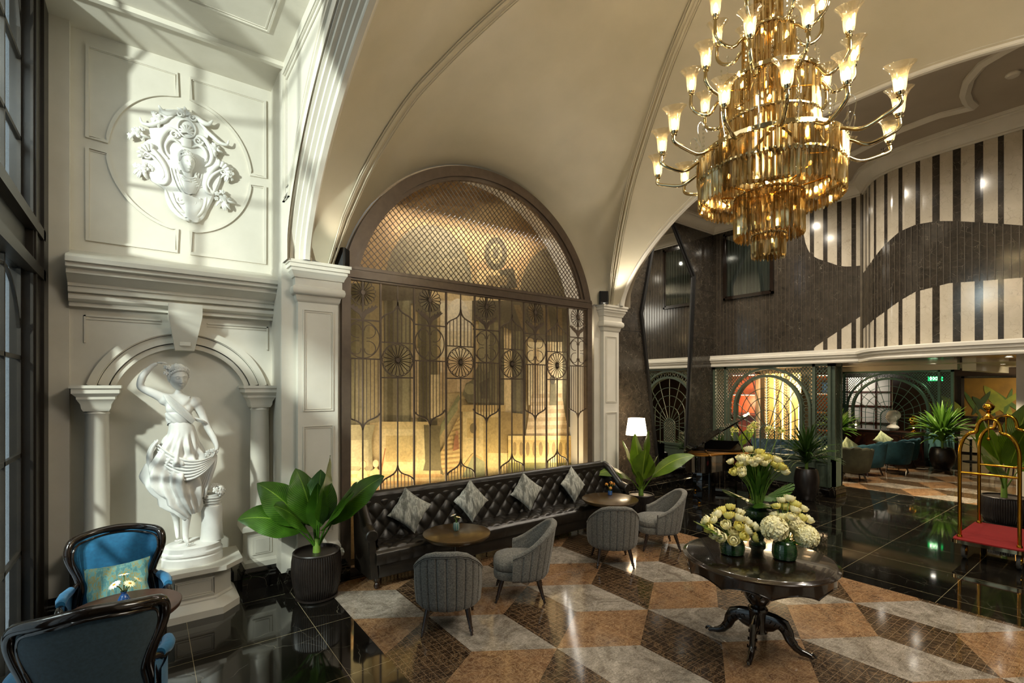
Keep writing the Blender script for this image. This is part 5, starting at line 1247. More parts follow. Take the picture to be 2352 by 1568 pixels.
def skin_body(name, J, chains, mat, parent, extra=None, blobs=None):
    names = list(J); me = bpy.data.meshes.new(name); es = [(names.index(a), names.index(b)) for ch_ in chains for a, b in zip(ch_, ch_[1:])]
    me.from_pydata([J[n][0] for n in names], es, []); o = bpy.data.objects.new(name, me); COL.objects.link(o)
    sk = o.modifiers.new('skin', 'SKIN'); sk.use_smooth_shade = True
    for i, n in enumerate(names):
        v = me.skin_vertices[0].data[i]; v.radius = J[n][1]; v.use_root = (i == 0)
    ss = o.modifiers.new('sub', 'SUBSURF'); ss.levels = 2; ss.render_levels = 2
    dg = bpy.context.evaluated_depsgraph_get(); ev = o.evaluated_get(dg); m2 = bpy.data.meshes.new_from_object(ev)
    mb = MB(); mb.add([tuple(v.co) for v in m2.vertices], [tuple(p.vertices) for p in m2.polygons])
    bpy.data.objects.remove(o)
    if blobs:
        mb.merge(blobs); o = mb.build('working_form', mat); rm_ = o.modifiers.new('remesh', 'REMESH'); rm_.mode = 'VOXEL'; rm_.voxel_size = .008
        sm_ = o.modifiers.new('smooth', 'SMOOTH'); sm_.factor = .6; sm_.iterations = 9
        ev = o.evaluated_get(bpy.context.evaluated_depsgraph_get()); m2 = bpy.data.meshes.new_from_object(ev)
        mb = MB(); mb.add([tuple(v.co) for v in m2.vertices], [tuple(p.vertices) for p in m2.polygons]); bpy.data.objects.remove(o)
    if extra: mb.merge(extra)
    return mb.build(name, mat, parent, angle=75)
ex = MB()
face_head(ex, (-.128, -.03, Z(2.435)), 1.12, yaw=radians(14), pitch=radians(6), roll=radians(-4))
def fingers(mb, base, d, nrm, ln=.05, curl=.5, r=.0075, spread=.013):
    d = Vector(d).normalized(); nrm = Vector(nrm).normalized(); side = d.cross(nrm)
    for k in range(4):
        L_ = ln*(.85, 1.0, .95, .75)[k]; p = Vector(base)+side*spread*(k-1.5); pts = [p-d*.02]; dd = d.copy()
        for q in range(4):
            pts.append(p.copy()); p = p+dd*L_/3; dd = (dd+nrm*curl*.5).normalized()
        mb.tube(pts, [r*1.1, r, r*.95, r*.85, r*.7][:len(pts)], 7)
    p = Vector(base)-d*.03+side*spread*2.2; mb.tube([p, p+side*.018+d*.012, p+side*.02+d*.035+nrm*.01], [r*1.1, r, r*.75], 7)
fingers(ex, (-.275, -.045, Z(2.592)), (1, -.1, .05), (0, 0, -1)); fingers(ex, (.185, -.125, Z(1.63)), (-.35, -.3, -.9), (-1, .2, 0))
for k in range(5):
    ex.sphere((-.068+.014*k, -.158+.006*abs(k-1), Z(.725)), (.008, .016, .009), 8, 6)
    ex.sphere((-.153+.013*k, -.012+.005*abs(k-1), Z(.742)), (.007, .014, .009), 8, 6)
# breasts, navel hollow edge
bl_ = MB()
for c_, r_ in (((-.180, -.052, Z(2.115)), (.060, .050, .062)), ((-.066, -.054, Z(2.10)), (.060, .052, .062)), ((.010, .0, Z(2.175)), (.075, .062, .070)), ((-.235, .0, Z(2.21)), (.066, .056, .060)), ((-.115, -.01, Z(2.13)), (.125, .082, .11)), ((-.115, .0, Z(2.20)), (.12, .055, .055)), ((-.12, .0, Z(1.75)), (.16, .11, .14)), ((-.12, .0, Z(1.98)), (.098, .072, .12))): bl_.sphere(c_, r_, 28, 18)
skin_body('body', J, chains, 'stucco', stt, ex, bl_)
# drapery round hips and legs
dr = MB(); tab = [(2.00, -.125, .088, .068), (1.975, -.125, .106, .086), (1.93, -.11, .125, .10), (1.86, -.105, .140, .115), (1.76, -.12, .175, .14), (1.66, -.13, .215, .16), (1.56, -.145, .245, .17), (1.45, -.15, .252, .175), (1.34, -.145, .240, .17), (1.24, -.115, .205, .16), (1.15, -.075, .165, .14), (1.08, -.04, .12, .115), (1.02, -.02, .075, .08)]
def tv(z, i):
    t_ = [(a[0], a[i]) for a in reversed(tab)]; return interp(t_, z)
rings = []
for j in range(91):
    z = 2.00-.98*j/90; ring = []; cxx, rx, ry = tv(z, 1), tv(z, 2), tv(z, 3); w_ = min(1, max(0, (1.9-z)/.25))
    for k in range(120):
        a = 2*pi*k/120; fr = cos(a)
        fold = .030*sin(9*a+(z*7)+1.4*sin(2*a+z*5))+.018*sin(17*a-z*9+1.1*sin(3*a))+.006*sin(5*a+z*26)
        bill = .05*max(0, -cos(a))**2*math.exp(-((z-1.40)/.2)**2)
        sag = .03*sin(z*38+2.2*a)*max(0, -sin(a))*math.exp(-((z-1.52)/.16)**2)
        rr = 1+(fold*w_+bill*0)/.2+.12*fold*(1-w_)
        zz = z-(.07*max(0, -cos(a))*(1-w_*.0) if z < 1.2 else 0)+.0
        ring.append((cxx+.01+(rx*.90*rr+bill*.8)*cos(a), (ry*rr+sag)*sin(a)-.015, Z(zz)))
    rings.append(ring)
dr.loft(rings, cap=False)
# wrap thrown over the forearm, sweeping across the lap
for q in range(7):
    f_ = q/6
    dr.tube([(px, py, Z(pz)) for px, py, pz in bez((-.33+.05*f_, -.06, 1.80-.28*f_), (-.2+.03*f_, -.22, 1.62-.25*f_), (.02, -.24, 1.50-.18*f_), (.20, -.12, 1.64-.05*f_), 16)], [.006+.010*sin(pi*i/16) for i in range(17)], 6)
for q in range(6):
    f_ = q/5
    dr.tube([(px, py, Z(pz)) for px, py, pz in bez((.20-.03*f_, -.11+.05*f_, 1.62), (.20-.05*f_, -.12+.04*f_, 1.5), (.13-.10*f_, -.10+.06*f_, 1.38), (.10-.12*f_, -.09+.06*f_, 1.18), 12)], [.012+.010*sin(pi*i/12) for i in range(13)], 6)
# bunched cloth at the hip
for q in range(5): dr.tube([(px, py, Z(pz)) for px, py, pz in bez((-.30, .02-.03*q, 1.80), (-.40, -.02-.02*q, 1.72), (-.39, .0, 1.55-.03*q), (-.33+.02*q, -.03, 1.40), 12)], [.01+.014*sin(pi*i/12) for i in range(13)], 7)
dr.build('drapery', 'stucco', stt, angle=80)
bo = MB()
for q in range(6):
    f_ = q/5-.5
    bo.tube([(px, py, Z(pz)) for px, py, pz in bez((-.235+.03*f_, -.055, 2.26), (-.17+.06*f_, -.125, 2.15+.05*f_), (-.08+.05*f_, -.130, 2.08+.05*f_), (.0+.02*f_, -.085, 1.98+.03*f_), 14)], .009, 6)
bo.tube([(-.125+.102*cos(a), .082*sin(a)-.008, Z(2.00+.012*sin(a))) for a in [2*pi*k/32 for k in range(32)]], .008, 6, closed=True)
def bod(u, v):
    a = 2*pi*u; z = 1.955+.13*v; k = (1+.03*sin(9*a+12*v)+(.16*max(0, -sin(a))*sin(pi*min(1, v*.9))))*(1 if v < .85 else 1-(v-.85)*1.6)
    return (-.125+(.100+.020*v)*k*cos(a), (.082+.012*v)*k*sin(a)-.010, Z(z+.02*sin(a*2)))
bo.grid(bod, 72, 14)
for q in range(3): bo.tube([(px, py, Z(pz)) for px, py, pz in bez((.0, -.07+.02*q, 2.02), (.06, -.09, 2.0-.02*q), (.11, -.06, 1.98), (.13, 0, 1.93+.01*q), 8)], .012, 6)
bo.build('bodice', 'stucco', stt, angle=80)
wr_ = MB(); random.seed(3)
for k in range(15):
    a = pi*1.05*k/14+pi-.05; a = pi+pi*k/14
    rose(wr_, (-.128+.088*cos(a)*1.0, -.02+.088*sin(a), Z(2.505+.03*abs(sin(a))+.008*(k % 2))), .019+.004*(k % 2), (cos(a), sin(a), .4))
for k in range(4): rose(wr_, (-.235+.018*(k % 2), -.055-.02*(k//2), Z(2.545-.03*(k % 3))), .022, (0, -1, .3))
wr_.build('flower_wreath', 'stucco', stt)
sm = MB(); sm.lathe([(.125, .20), (.115, .26), (.108, .40), (.112, .52), (.105, .565), (0, .57)], 28, (.175, .02, 0), sx=.9); sm.build('tree_stump', 'stucco', stt)
bs = MB(); bs.lathe([(.07, .565), (.078, .60), (.092, .66), (.098, .69), (.085, .69)], 60, (.175, .0, 0), ribs=60, ribd=.006)
for z in (.60, .63, .66): bs.tube([(.175+(.082+(z-.6)*.25)*cos(a), (.082+(z-.6)*.25)*sin(a), z) for a in [2*pi*k/30 for k in range(30)]], .004, 5, closed=True)
bs.build('basket', 'stucco', stt)
fl_ = MB(); random.seed(5)
for k in range(34):
    a = random.uniform(0, 2*pi); e = random.uniform(0, 1.25); d = (cos(a)*cos(e), sin(a)*cos(e), sin(e))
    rose(fl_, (.180+.105*d[0], -.005+.095*d[1], .70+.085*d[2]), random.uniform(.026, .038), d)
fl_.build('carved_flowers', 'stucco', stt); fl_ = MB()
for k in range(7): rose(fl_, (.13+.022*(k % 4)-.01*(k//4), -.13+.01*(k % 2), Z(1.655-.028*(k//4)+.006*(k % 3))), .025, (-.2, -1, .3))
fl_.build('carved_flowers', 'stucco', stt)

# ---- cartouche over the niche
ca = thing('wall_cartouche', 'white plaster relief of a woman\'s head in scrolls and flowers on the upper wall', 'wall relief', (CX, 6.76, CZ))
def cc(x, y): return (-.565+.000764*x, .723-.000925*y)
def cpath(pts, y=-.05): return [(cc(a, b)[0], y if len(t_) == 0 else t_[0], cc(a, b)[1]) for a, b, *t_ in pts]
def smooth(pts, n=6):
    out = []
    for i in range(len(pts)-1):
        p0, p1, p2, p3 = pts[max(i-1, 0)], pts[i], pts[i+1], pts[min(i+2, len(pts)-1)]
        for k in range(n):
            t_ = k/n; out.append(tuple(.5*((2*p1[j])+(-p0[j]+p2[j])*t_+(2*p0[j]-5*p1[j]+4*p2[j]-p3[j])*t_*t_+(-p0[j]+3*p1[j]-3*p2[j]+p3[j])*t_**3) for j in range(len(p1))))
    out.append(pts[-1]); return out
bp = MB()
ol = smooth([cc(*p) for p in ((760, 130), (900, 200), (1060, 330), (1010, 480), (1180, 620), (1230, 820), (1180, 1000), (1080, 1220), (1040, 1300), (980, 1420), (860, 1490), (700, 1440), (590, 1330), (500, 1150), (330, 1060), (250, 900), (240, 680), (330, 560), (330, 440), (480, 380), (430, 220), (600, 150), (760, 130))], 6)
bp.loft([[(x, 0, z) for x, z in ol[:-1]], [(x, -.035, z) for x, z in ol[:-1]], [(x*.94, -.055, z*.95) for x, z in ol[:-1]]], cap=True)
bp.build('back_plate', 'stucco', ca)
sr = MB()
def scr_(pts, r0, r1, y=-.07, n=8):
    P_ = smooth([(cc(a, b)[0], (t_[0] if t_ else y), cc(a, b)[1]) for a, b, *t_ in pts], 6); N = len(P_)
    sr.tube(P_, [r0+(r1-r0)*sin(pi*i/(N-1)) for i in range(N)], n)
def volute(x, y, r, turns=1.6, a0=0, sg=1, thick=.012):
    X, Z_ = cc(x, y); R__ = r*.00084
    sr.tube([(X+R__*(1-q/26)*cos(a0+sg*q*turns*2*pi/26), -.075-.02*(q/26), Z_+R__*(1-q/26)*sin(a0+sg*q*turns*2*pi/26)) for q in range(25)], [thick*(1-.5*q/26) for q in range(25)], 7)
for s_ in (1, -1):
    def mx(x): return x if s_ > 0 else 1530-x
    scr_([(mx(240), 690), (mx(330), 700), (mx(430), 790), (mx(500), 900), (mx(530), 1010), (mx(500), 1090), (mx(430), 1105)], .006, .030)
    scr_([(mx(270), 760), (mx(350), 800), (mx(440), 880), (mx(490), 980), (mx(470), 1050)], .004, .016, -.085)
    scr_([(mx(660), 480), (mx(620), 420), (mx(540), 430), (mx(470), 520), (mx(440), 620), (mx(470), 720), (mx(540), 780)], .006, .026)
    scr_([(mx(700), 580), (mx(620), 540), (mx(550), 560), (mx(510), 640), (mx(530), 720)], .004, .018, -.08)
    volute(mx(620), 480, 60, a0=0, sg=s_); volute(mx(290), 800, 45, sg=-s_); volute(mx(690), 210, 45, sg=s_); volute(mx(740), 1130, 32, sg=s_)
    volute(mx(690), 1250, 70, a0=pi/2, sg=-s_, thick=.016)
    scr_([(mx(740), 180), (mx(640), 190), (mx(560), 230), (mx(480), 230), (mx(430), 170)], .008, .030)
    scr_([(mx(600), 250), (mx(540), 290), (mx(500), 330), (mx(420), 380), (mx(330), 430), (mx(240), 430), (mx(215), 370)], .006, .024)
    for q in range(6):   # fluted shell
        a = radians(200-22*q) if s_ > 0 else radians(-20+22*q)
        X, Z_ = cc(mx(350), 790); sr.tube([(X+.055*cos(a), -.07, Z_+.055*sin(a)), (X+.105*cos(a), -.10, Z_+.105*sin(a)), (X+.125*cos(a), -.075, Z_+.125*sin(a))], [.010, .020, .012], 7)
    for w_, yy in ((0, -.06), (40, -.08), (75, -.095)):
        scr_([(mx(570+w_), 880), (mx(600+w_), 1000), (mx(650+w_), 1110), (mx(720+w_*.5), 1190-w_*.5), (mx(765), 1210-w_)], .008, .014, yy)
    scr_([(mx(510), 1150), (mx(540), 1260), (mx(600), 1370), (mx(700), 1450), (mx(800), 1480)], .010, .028, -.05)
    scr_([(mx(590), 1180), (mx(620), 1290), (mx(700), 1380), (mx(780), 1400)], .008, .020, -.07)
sr.tube([(cc(768, 360)[0]+.085*cos(a), -.075, cc(768, 360)[1]+.10*sin(a)) for a in [2*pi*k/36 for k in range(36)]], .010, 7, closed=True)
for k in range(9):
    a = radians(-15+26*k); X, Z_ = cc(768, 410); sr.tube([(X, -.08, Z_), (X+.05*cos(a), -.085, Z_+.055*sin(a)+.0), (X+.072*cos(a), -.07, Z_+.09*sin(a))], [.005, .013, .010], 7)
for x, y, a in ((740, 100, 1.6), (700, 130, 2.3), (800, 130, 1.0), (650, 140, 2.8), (850, 160, .5)):
    X, Z_ = cc(x, y); X0, Z0 = cc(760, 190); sr.tube([(X0, -.06, Z0), ((X+X0)/2, -.10, (Z_+Z0)/2), (X, -.08, Z_)], [.010, .022, .004], 7)
sr.box(cc(700, 0)[0], cc(830, 0)[0], -.085, -.05, cc(0, 590)[1], cc(0, 480)[1], bev=.012)
# pendant drapery
def pend(u, v):
    a = -pi*.5+pi*(u); x = .165*(1-.55*v**1.5)*sin((u-.5)*pi); return (cc(830, 0)[0]+x-.03*(1-v), -.02-.095*cos((u-.5)*pi)*(1-.35*v)+.008*sin(10*u+9*v), cc(0, 1180)[1]-.27*v+.02*sin(7*u))
sr.grid(pend, 24, 12)
sr.build('scrollwork', 'stucco', ca, angle=70)
hb = MB(); face_head(hb, cc(765, 800)[0:1]+(-.125,)+cc(765, 800)[1:2], 1.02, yaw=radians(18), pitch=radians(12), roll=radians(-5))
hx, hz = cc(790, 960); hb.lathe([(.05, -.06), (.042, .0), (.045, .08)], 18, (hx-.005, -.085, hz))
def bust(u, v):
    a = (u-.5)*pi; w_ = .125*(1-.45*v); return (hx+w_*sin(a), -.05-.075*cos(a)*(1-.2*v), hz-.01-.19*v+.03*abs(sin(a)))
hb.grid(bust, 20, 10)
for s_ in (-1, 1): hb.sphere((hx-.01+s_*.085, -.09, hz+.015), (.016, .016, .035), 10, 8)
for k in range(5): hb.tube([(hx+(.055+.012*k)*sin(a), -.13+.01*k, hz+.01-.018*k-.035*cos(a)) for a in [-1.3+2.6*q/12 for q in range(13)]], .005, 6)
hb.build('woman_head', 'stucco', ca, angle=70)
random.seed(11)
def carved_bunch(x, y, R__, n, extra_leaf):
    f = MB(); X, Z_ = cc(x, y); rose(f, (X, -.075, Z_), .050, (0, -1, .1))
    for k in range(n):
        a = random.uniform(0, 2*pi); d = random.uniform(.5, 1)*R__; rose(f, (X+d*cos(a), -.055, Z_+d*sin(a)), random.uniform(.016, .03), (cos(a)*.5, -1, sin(a)*.5))
    for k in range(extra_leaf):
        a = -pi/2+random.uniform(-1.2, 1.2); d = R__*1.1
        f.tube([(X+d*q_*cos(a+.25*q_), -.045-.03*sin(pi*q_/1.3), Z_+d*q_*sin(a+.25*q_)) for q_ in (.3, .5, .7, .9, 1.1, 1.25)], [.008, .018, .024, .022, .014, .004], 10, flat=.6)
    f.build('flower_bunch', 'stucco', ca)
for x, y, R__, n, e in ((250, 960, .085, 7, 5), (1250, 1140, .09, 9, 5), (420, 330, .07, 6, 2), (1110, 520, .075, 8, 2), (180, 560, .08, 5, 3), (1320, 790, .08, 5, 3)): carved_bunch(x, y, R__, n, e)
# ================================================================== CHANDELIER
CH = (4.15, 2.0)
chd = thing('chandelier', 'large tiered gold crystal chandelier with lit glass bells hanging from the vault', 'chandelier', (CH[0], CH[1], 3.36))
def zc_(z): return z-3.36
rod = MB(); rod.lathe([(.03, zc_(4.2)), (.03, zc_(6.80))], 16); rod.lathe([(.10, zc_(6.70)), (.16, zc_(6.78)), (.16, zc_(6.80))], 32); rod.build('central_rod', 'gold', chd)
def fringe(r, z0, z1, n, w=None, jit=0, mat='crystal'):
    mb = MB(); w = w or 2*pi*r/n*.46; random.seed(int(r*1000))
    for k in range(n):
        a = 2*pi*k/n; c_, s_ = cos(a), sin(a); zb = z0+jit*random.random()*.5
        def P_(t_, o_, z): return ((r+o_)*c_-t_*s_, (r+o_)*s_+t_*c_, zc_(z))
        d = w*.8
        ring = lambda z, f_: [P_(-w*f_, 0, z), P_(0, d*f_, z), P_(w*f_, 0, z), P_(0, -d*f_, z)]
        mb.loft([ring(z1, .6), ring(z1-.012, 1), ring(zb+.02, 1), ring(zb, .25)], cap=True)
    o = mb.build('crystal_fringe', mat, chd, angle=20); o['kind'] = 'stuff'; return o
def hoop(r, z, h=.03, t_=.010):
    mb = MB(); mb.lathe([(r-t_, zc_(z)), (r+t_, zc_(z)), (r+t_, zc_(z+h)), (r-t_, zc_(z+h)), (r-t_, zc_(z))], 72, cap=False)
    for k in range(24):
        a = 2*pi*k/24; mb.sphere(((r+t_)*cos(a), (r+t_)*sin(a), zc_(z+h/2)), .010, 8, 6)
    mb.build('ring', 'chrome', chd)
for r, z0, z1, n in ((.122, 3.41, 3.60, 26), (.255, 3.58, 3.92, 44), (.535, 3.86, 4.10, 84), (.545, 4.06, 4.26, 88), (.50, 3.95, 4.24, 70), (.37, 4.30, 4.52, 64), (.36, 4.50, 4.82, 60), (.30, 4.28, 4.55, 48), (.19, 4.88, 5.26, 34), (.10, 5.32, 5.62, 22), (.09, 3.62, 3.9, 16)): fringe(r, z0, z1, n, jit=.02)
for r, z, h in ((.54, 4.255, .035), (.54, 4.09, .015), (.255, 3.92, .018), (.122, 3.60, .015), (.37, 4.82, .03), (.37, 4.50, .012), (.19, 5.26, .02), (.10, 5.62, .02)): hoop(r, z, h)
for rs_, z_, r_, n_ in ((.55, 3.93, .008, 6), (.55, 4.27, .008, 6), (.37, 4.83, .008, 6)):
    sp_ = MB(); sp_.lathe([(.03, zc_(z_)-.015), (.035, zc_(z_)), (.03, zc_(z_)+.015)], 12)
    for k in range(n_):
        a = 2*pi*k/n_+.3; sp_.tube([(.02*cos(a), .02*sin(a), zc_(z_)), (rs_*cos(a), rs_*sin(a), zc_(z_)+(.17 if z_ < 4 else 0))], r_, 6)
    sp_.build('spoke_frame', 'gold', chd)
def bell(mb, x, y, z, s=1):
    pr = [(.016, 0), (.024, .008), (.028, .03), (.030, .06), (.036, .095), (.052, .125), (.070, .142), (.0705, .144)]
    # tilted flaring lip
    mb.loft([[(x+r*s*cos(b), y+r*s*sin(b), z+h*s+(.018*cos(b-.6)*(h/.144)**3)*s) for b in [2*pi*k/24 for k in range(24)]] for r, h in pr])
tiers = [(14, .52, .92, 4.27, 4.20, 4.32, .12, 0), (10, .34, .60, 4.82, 4.72, 4.90, .25, 1), (8, .17, .43, 5.27, 5.20, 5.42, .1, 2)]
first = None
for n, r0, r1, zs, zl, zt, ph, ti in tiers:
    for k in range(n):
        a = 2*pi*k/n+ph; rr = r1*(1 if k % 2 == 0 or ti else .93); zt_ = zt+(.03 if k % 2 else 0)
        arm = MB(); pts = [(r0, zs-.02), (r0+.05, zs-.03), (r0+(rr-r0)*.45, zl-.02), (r0+(rr-r0)*.8, zl+.01), (rr, zl+(zt_-zl)*.35), (rr+.005, zl+(zt_-zl)*.7), (rr, zt_-.02)]
        P_ = smooth([(r*cos(a), r*sin(a), zc_(z)) for r, z in pts], 5); arm.tube(P_, [.012+.003*sin(pi*i/len(P_)) for i in range(len(P_))], 10)
        x, y = rr*cos(a), rr*sin(a)
        arm.lathe([(.012, zc_(zt_)-.035), (.022, zc_(zt_)-.028), (.016, zc_(zt_)-.018), (.024, zc_(zt_)-.008), (.026, zc_(zt_)+.004), (.014, zc_(zt_)+.012)], 16, (x, y, 0))
        ao = arm.build('arm', 'chrome', chd, angle=60)
        g = MB(); bell(g, x, y, zc_(zt_), 1.32); g.build('glass_shade', 'shade_gl', ao, normals=False, angle=80)
        bb = MB(); bb.lathe([(.008, zc_(zt_)+.012), (.016, zc_(zt_)+.025), (.019, zc_(zt_)+.045), (.016, zc_(zt_)+.075), (.004, zc_(zt_)+.10)], 14, (x, y, 0)); bb.build('bulb', 'bulb', ao)
        lamp('POINT', 'chandelier_bulb_light', (CH[0]+x, CH[1]+y, zt_+.06), 9, (1, .80, .54), .02)
# crystal chains and drop sprays
dc = MB(); random.seed(9)
for k in range(14):
    a = 2*pi*k/14+.34; r = .56
    for q in range(9): dc.sphere((r*cos(a), r*sin(a), zc_(4.50-.035*q)), (.009, .009, .015), 6, 4)
    dc.tube(smooth([(r*cos(a), r*sin(a), zc_(4.26)), ((r+.05)*cos(a), (r+.05)*sin(a), zc_(4.45)), ((r+.02)*cos(a), (r+.02)*sin(a), zc_(4.52)), ((r-.03)*cos(a), (r-.03)*sin(a), zc_(4.44))], 5), .004, 5)
for k in range(12):
    a = 2*pi*k/12; r = .36
    for q in range(12): dc.sphere((r*cos(a), r*sin(a), zc_(5.06-.035*q)), (.008, .008, .014), 6, 4)
for k in range(8):
    a = 2*pi*k/8; r = .15
    for q in range(12): dc.sphere((r*cos(a), r*sin(a), zc_(5.66-.04*q)), (.009, .009, .015), 6, 4)
o = dc.build('crystal_chains', 'clear', chd, angle=10); o['kind'] = 'stuff'
for z, r in ((3.75, .05), (4.15, .3), (4.65, .2), (5.05, .08)):
    for k in range(1 if r < .1 else 4):
        a = 2*pi*k/4+.5; rr = 0 if r < .1 else r
        b = MB(); b.sphere((rr*cos(a), rr*sin(a), zc_(z)), (.014, .014, .02), 10, 8); b.build('inner_bulb', 'bulb', chd)
        lamp('POINT', 'chandelier_inner_light', (CH[0]+rr*cos(a), CH[1]+rr*sin(a), z), 3.0, (1, .78, .48), .02)
# ================================================================== MARBLE HALL AND LOUNGE
# ---- tall faceted mirror
mo = [(9.05, 5.35), (8.72, 3.97), (9.36, .36), (10.46, .36), (10.76, 5.04), (9.78, 6.30)]
mo = [(9.09, 5.30), (8.73, 3.97), (9.36, .40), (10.42, .40), (10.76, 5.04), (9.86, 6.22), (9.35, 6.22)]
mi_ = thing('wall_mirror', 'tall faceted mirror with an angled black frame on the brown marble wall', 'mirror', (9.7, 6.995, 0))
def mp(k): return mo[k % len(mo)]
g = MB(); g.loft([[(x-9.7, -.012, z) for x, z in mo], [(x-9.7, 0, z) for x, z in mo]], cap=True); g.build('glass', 'mirror', mi_)
f = MB()
f.tube([(x-9.7, -.03, z) for x, z in mo], .038, 4, closed=True); f.tube([(x-9.7+(9.7-x)*.07, -.02, z+(3.3-z)*.02) for x, z in mo], .018, 4, closed=True)
f.build('frame', 'black', mi_)
f = MB(); f.tube([(9.05-9.7, -.02, .40), (8.80-9.7, -.02, 3.97)], .0, 4)
# ---- windows in the striped wall
def dark_window(y0, y1, z0, z1, label):
    t_ = thing('framed_window', label, 'window', (11.64, (y0+y1)/2, z0)); h = (y1-y0)/2; H = z1-z0
    f = MB()
    for off, w_, dx in ((0, .05, -.05), (.05, .035, -.035)):
        a, b, c, d = -h+off, h-off, off, H-off
        f.box(dx, 0, a, a+w_, c, d); f.box(dx, 0, b-w_, b, c, d); f.box(dx, 0, a, b, c, c+w_); f.box(dx, 0, a, b, d-w_, d)
    f.build('frame', 'ebony', t_)
    c = MB(); c.grid(lambda u, v: (-.018+.014*sin(u*88+1.5*sin(u*9)), (-h+.08)+(2*h-.16)*u, .08+(H-.16)*v), 220, 1); c.build('curtain', 'drape', t_)
    g = MB(); g.box(-.040, -.036, -h+.08, h-.08, .08, H-.08); g.build('pane', 'pane', t_)
dark_window(5.48, 6.70, 4.50, 6.15, 'dark framed window with grey curtain high on the slatted marble wall, behind the chandelier')
# ---- trellis partitions
def lattice(mb, y0, y1, z0, z1, st, r, ok=None, x=0, d=.008):
    for sg in (1, -1):
        n = int((y1-y0+z1-z0)/st)+2
        for k in range(-n, n+1):
            c = k*st*1.25; pts = []
            seg_ = []
            N = 60
            for i in range(N+1):
                y = y0+(y1-y0)*i/N; z = z0+c+sg*1.25*(y-y0)
                inside = z0 <= z <= z1 and (ok is None or ok(y, z))
                if inside: seg_.append((x+d*sg, y, z))
                if (not inside or i == N) and len(seg_) > 0:
                    if len(seg_) > 1: mb.tube([seg_[0], seg_[-1]], r, 4, cap=False)
                    seg_ = []
def partition(X, ya, yb, H, mat, label, sill, fan=True, pan=.36):
    W_ = yb-ya; yc = (ya+yb)/2; t_ = thing('trellis_partition', label, 'partition', (X, yc, 0), 0, 'trellis partitions'); h = W_/2; op = h-pan
    fr = MB()
    for a, b in ((-h, -h+.06), (-h+pan-.06, -h+pan), (h-pan, h-pan+.06), (h-.06, h)): fr.box(-.05, .05, a, b, 0, H)
    fr.box(-.05, .05, -h, h, H-.06, H); fr.box(-.045, .045, -h, h, sill-.06, sill); fr.box(-.02, .02, -h+.06, h-.06, .12, sill-.05); fr.box(-.06, .06, -h, h, 0, .12)
    for a, b in ((-h+.10, -h+pan-.10), (-op+.1, op-.1), (h-pan+.10, h-.10)):
        fr.tube([(-.022, a, .2), (-.022, b, .2), (-.022, b, sill-.14), (-.022, a, sill-.14)], .012, 4, closed=True)
    fr.build('frame', mat, t_)
    la = MB(); lattice(la, -h+.06, -h+pan-.06, sill, H-.06, .068, .0105); lattice(la, h-pan+.06, h-.06, sill, H-.06, .068, .0105); la.build('side_lattice', mat, t_)
    R0 = op-.03; zc = H-.05-R0; R1 = R0-.045; R2 = R1-.12; R3 = R2-.06
    rg = MB()
    def arch(ra, rb, x0, x1):
        rs = [[(x0, -ra, sill), (x1, -ra, sill), (x1, -rb, sill), (x0, -rb, sill)]]
        for k in range(41):
            a = pi-pi*k/40; rs.append([(x0, ra*cos(a), zc+ra*sin(a)), (x1, ra*cos(a), zc+ra*sin(a)), (x1, rb*cos(a), zc+rb*sin(a)), (x0, rb*cos(a), zc+rb*sin(a))])
        rs.append([(x0, ra, sill), (x1, ra, sill), (x1, rb, sill), (x0, rb, sill)]); rg.loft(rs, cap=True)
    arch(R0, R1, -.05, .05); arch(R2, R3, -.07, .07)
    rg.build('arch_frame', mat, t_)
    sl = MB(); lattice(sl, -op, op, zc, H-.06, .068, .0105, ok=lambda y, z: hypot(y, z-zc) > R0-.01); sl.build('spandrel_lattice', mat, t_)
    ci = MB(); rr = (R1-R2)/2*.80; rm = (R1+R2)/2
    L_ = pi*rm; nr = int(L_/.135)
    cs = [(rm*cos(pi*k/nr), zc+rm*sin(pi*k/nr)) for k in range(nr+1)]
    nv = int((zc-sill)/.135); cs += [(s_*rm, zc-.135*k) for k in range(1, nv+1) for s_ in (-1, 1)]
    for y, z in cs: ci.tube([(0, y+rr*cos(2*pi*q/16), z+rr*sin(2*pi*q/16)) for q in range(16)], .009, 4, closed=True)
    ci.build('ring_band', mat, t_)
    fn = MB(); zf = sill+ (zc-sill)*.62; r4 = R3*.23
    zf = sill+.38*(H-sill)*.62
    fn.tube([(0, -r4, sill)]+[(0, r4*cos(a), zf+r4*sin(a)) for a in [pi-pi*k/20 for k in range(21)]]+[(0, r4, sill)], .018, 4)
    def edge(a):   # distance from (0,zf) to the opening outline along angle a
        dy, dz = cos(a), sin(a)
        # intersect with circle centre (0,zc) radius R3
        b = dz*(zf-zc); disc = b*b-((zf-zc)**2-R3*R3); t1 = -b+sqrt(max(disc, 0))
        if zf+dz*t1 < zc and abs(dy) > 1e-6: t1 = R3/abs(dy)
        if dz < 0: t1 = min(t1, (sill-zf)/dz)
        return t1
    for k in range(15):
        a = radians(-22)+radians(224)*k/14
        e = edge(a)
        if e > r4: fn.tube([(0, r4*cos(a), zf+r4*sin(a)), (0, e*cos(a), zf+e*sin(a))], .010, 4)
    for f_ in (.42, .66, .84):
        fn.tube([(0, -R3*f_, sill)]+[(0, R3*f_*cos(a), zf+(zc-zf)*f_*.9+R3*f_*sin(a)*1.0) for a in [pi-pi*k/24 for k in range(25)]]+[(0, R3*f_, sill)], .010, 4)
    fn.build('fan_grille', mat, t_)
    cl_ = MB(); lattice(cl_, -r4, r4, sill, zf+r4, .058, .007, ok=lambda y, z: z < zf or hypot(y, z-zf) < r4); cl_.build('centre_lattice', mat, t_)
    return t_
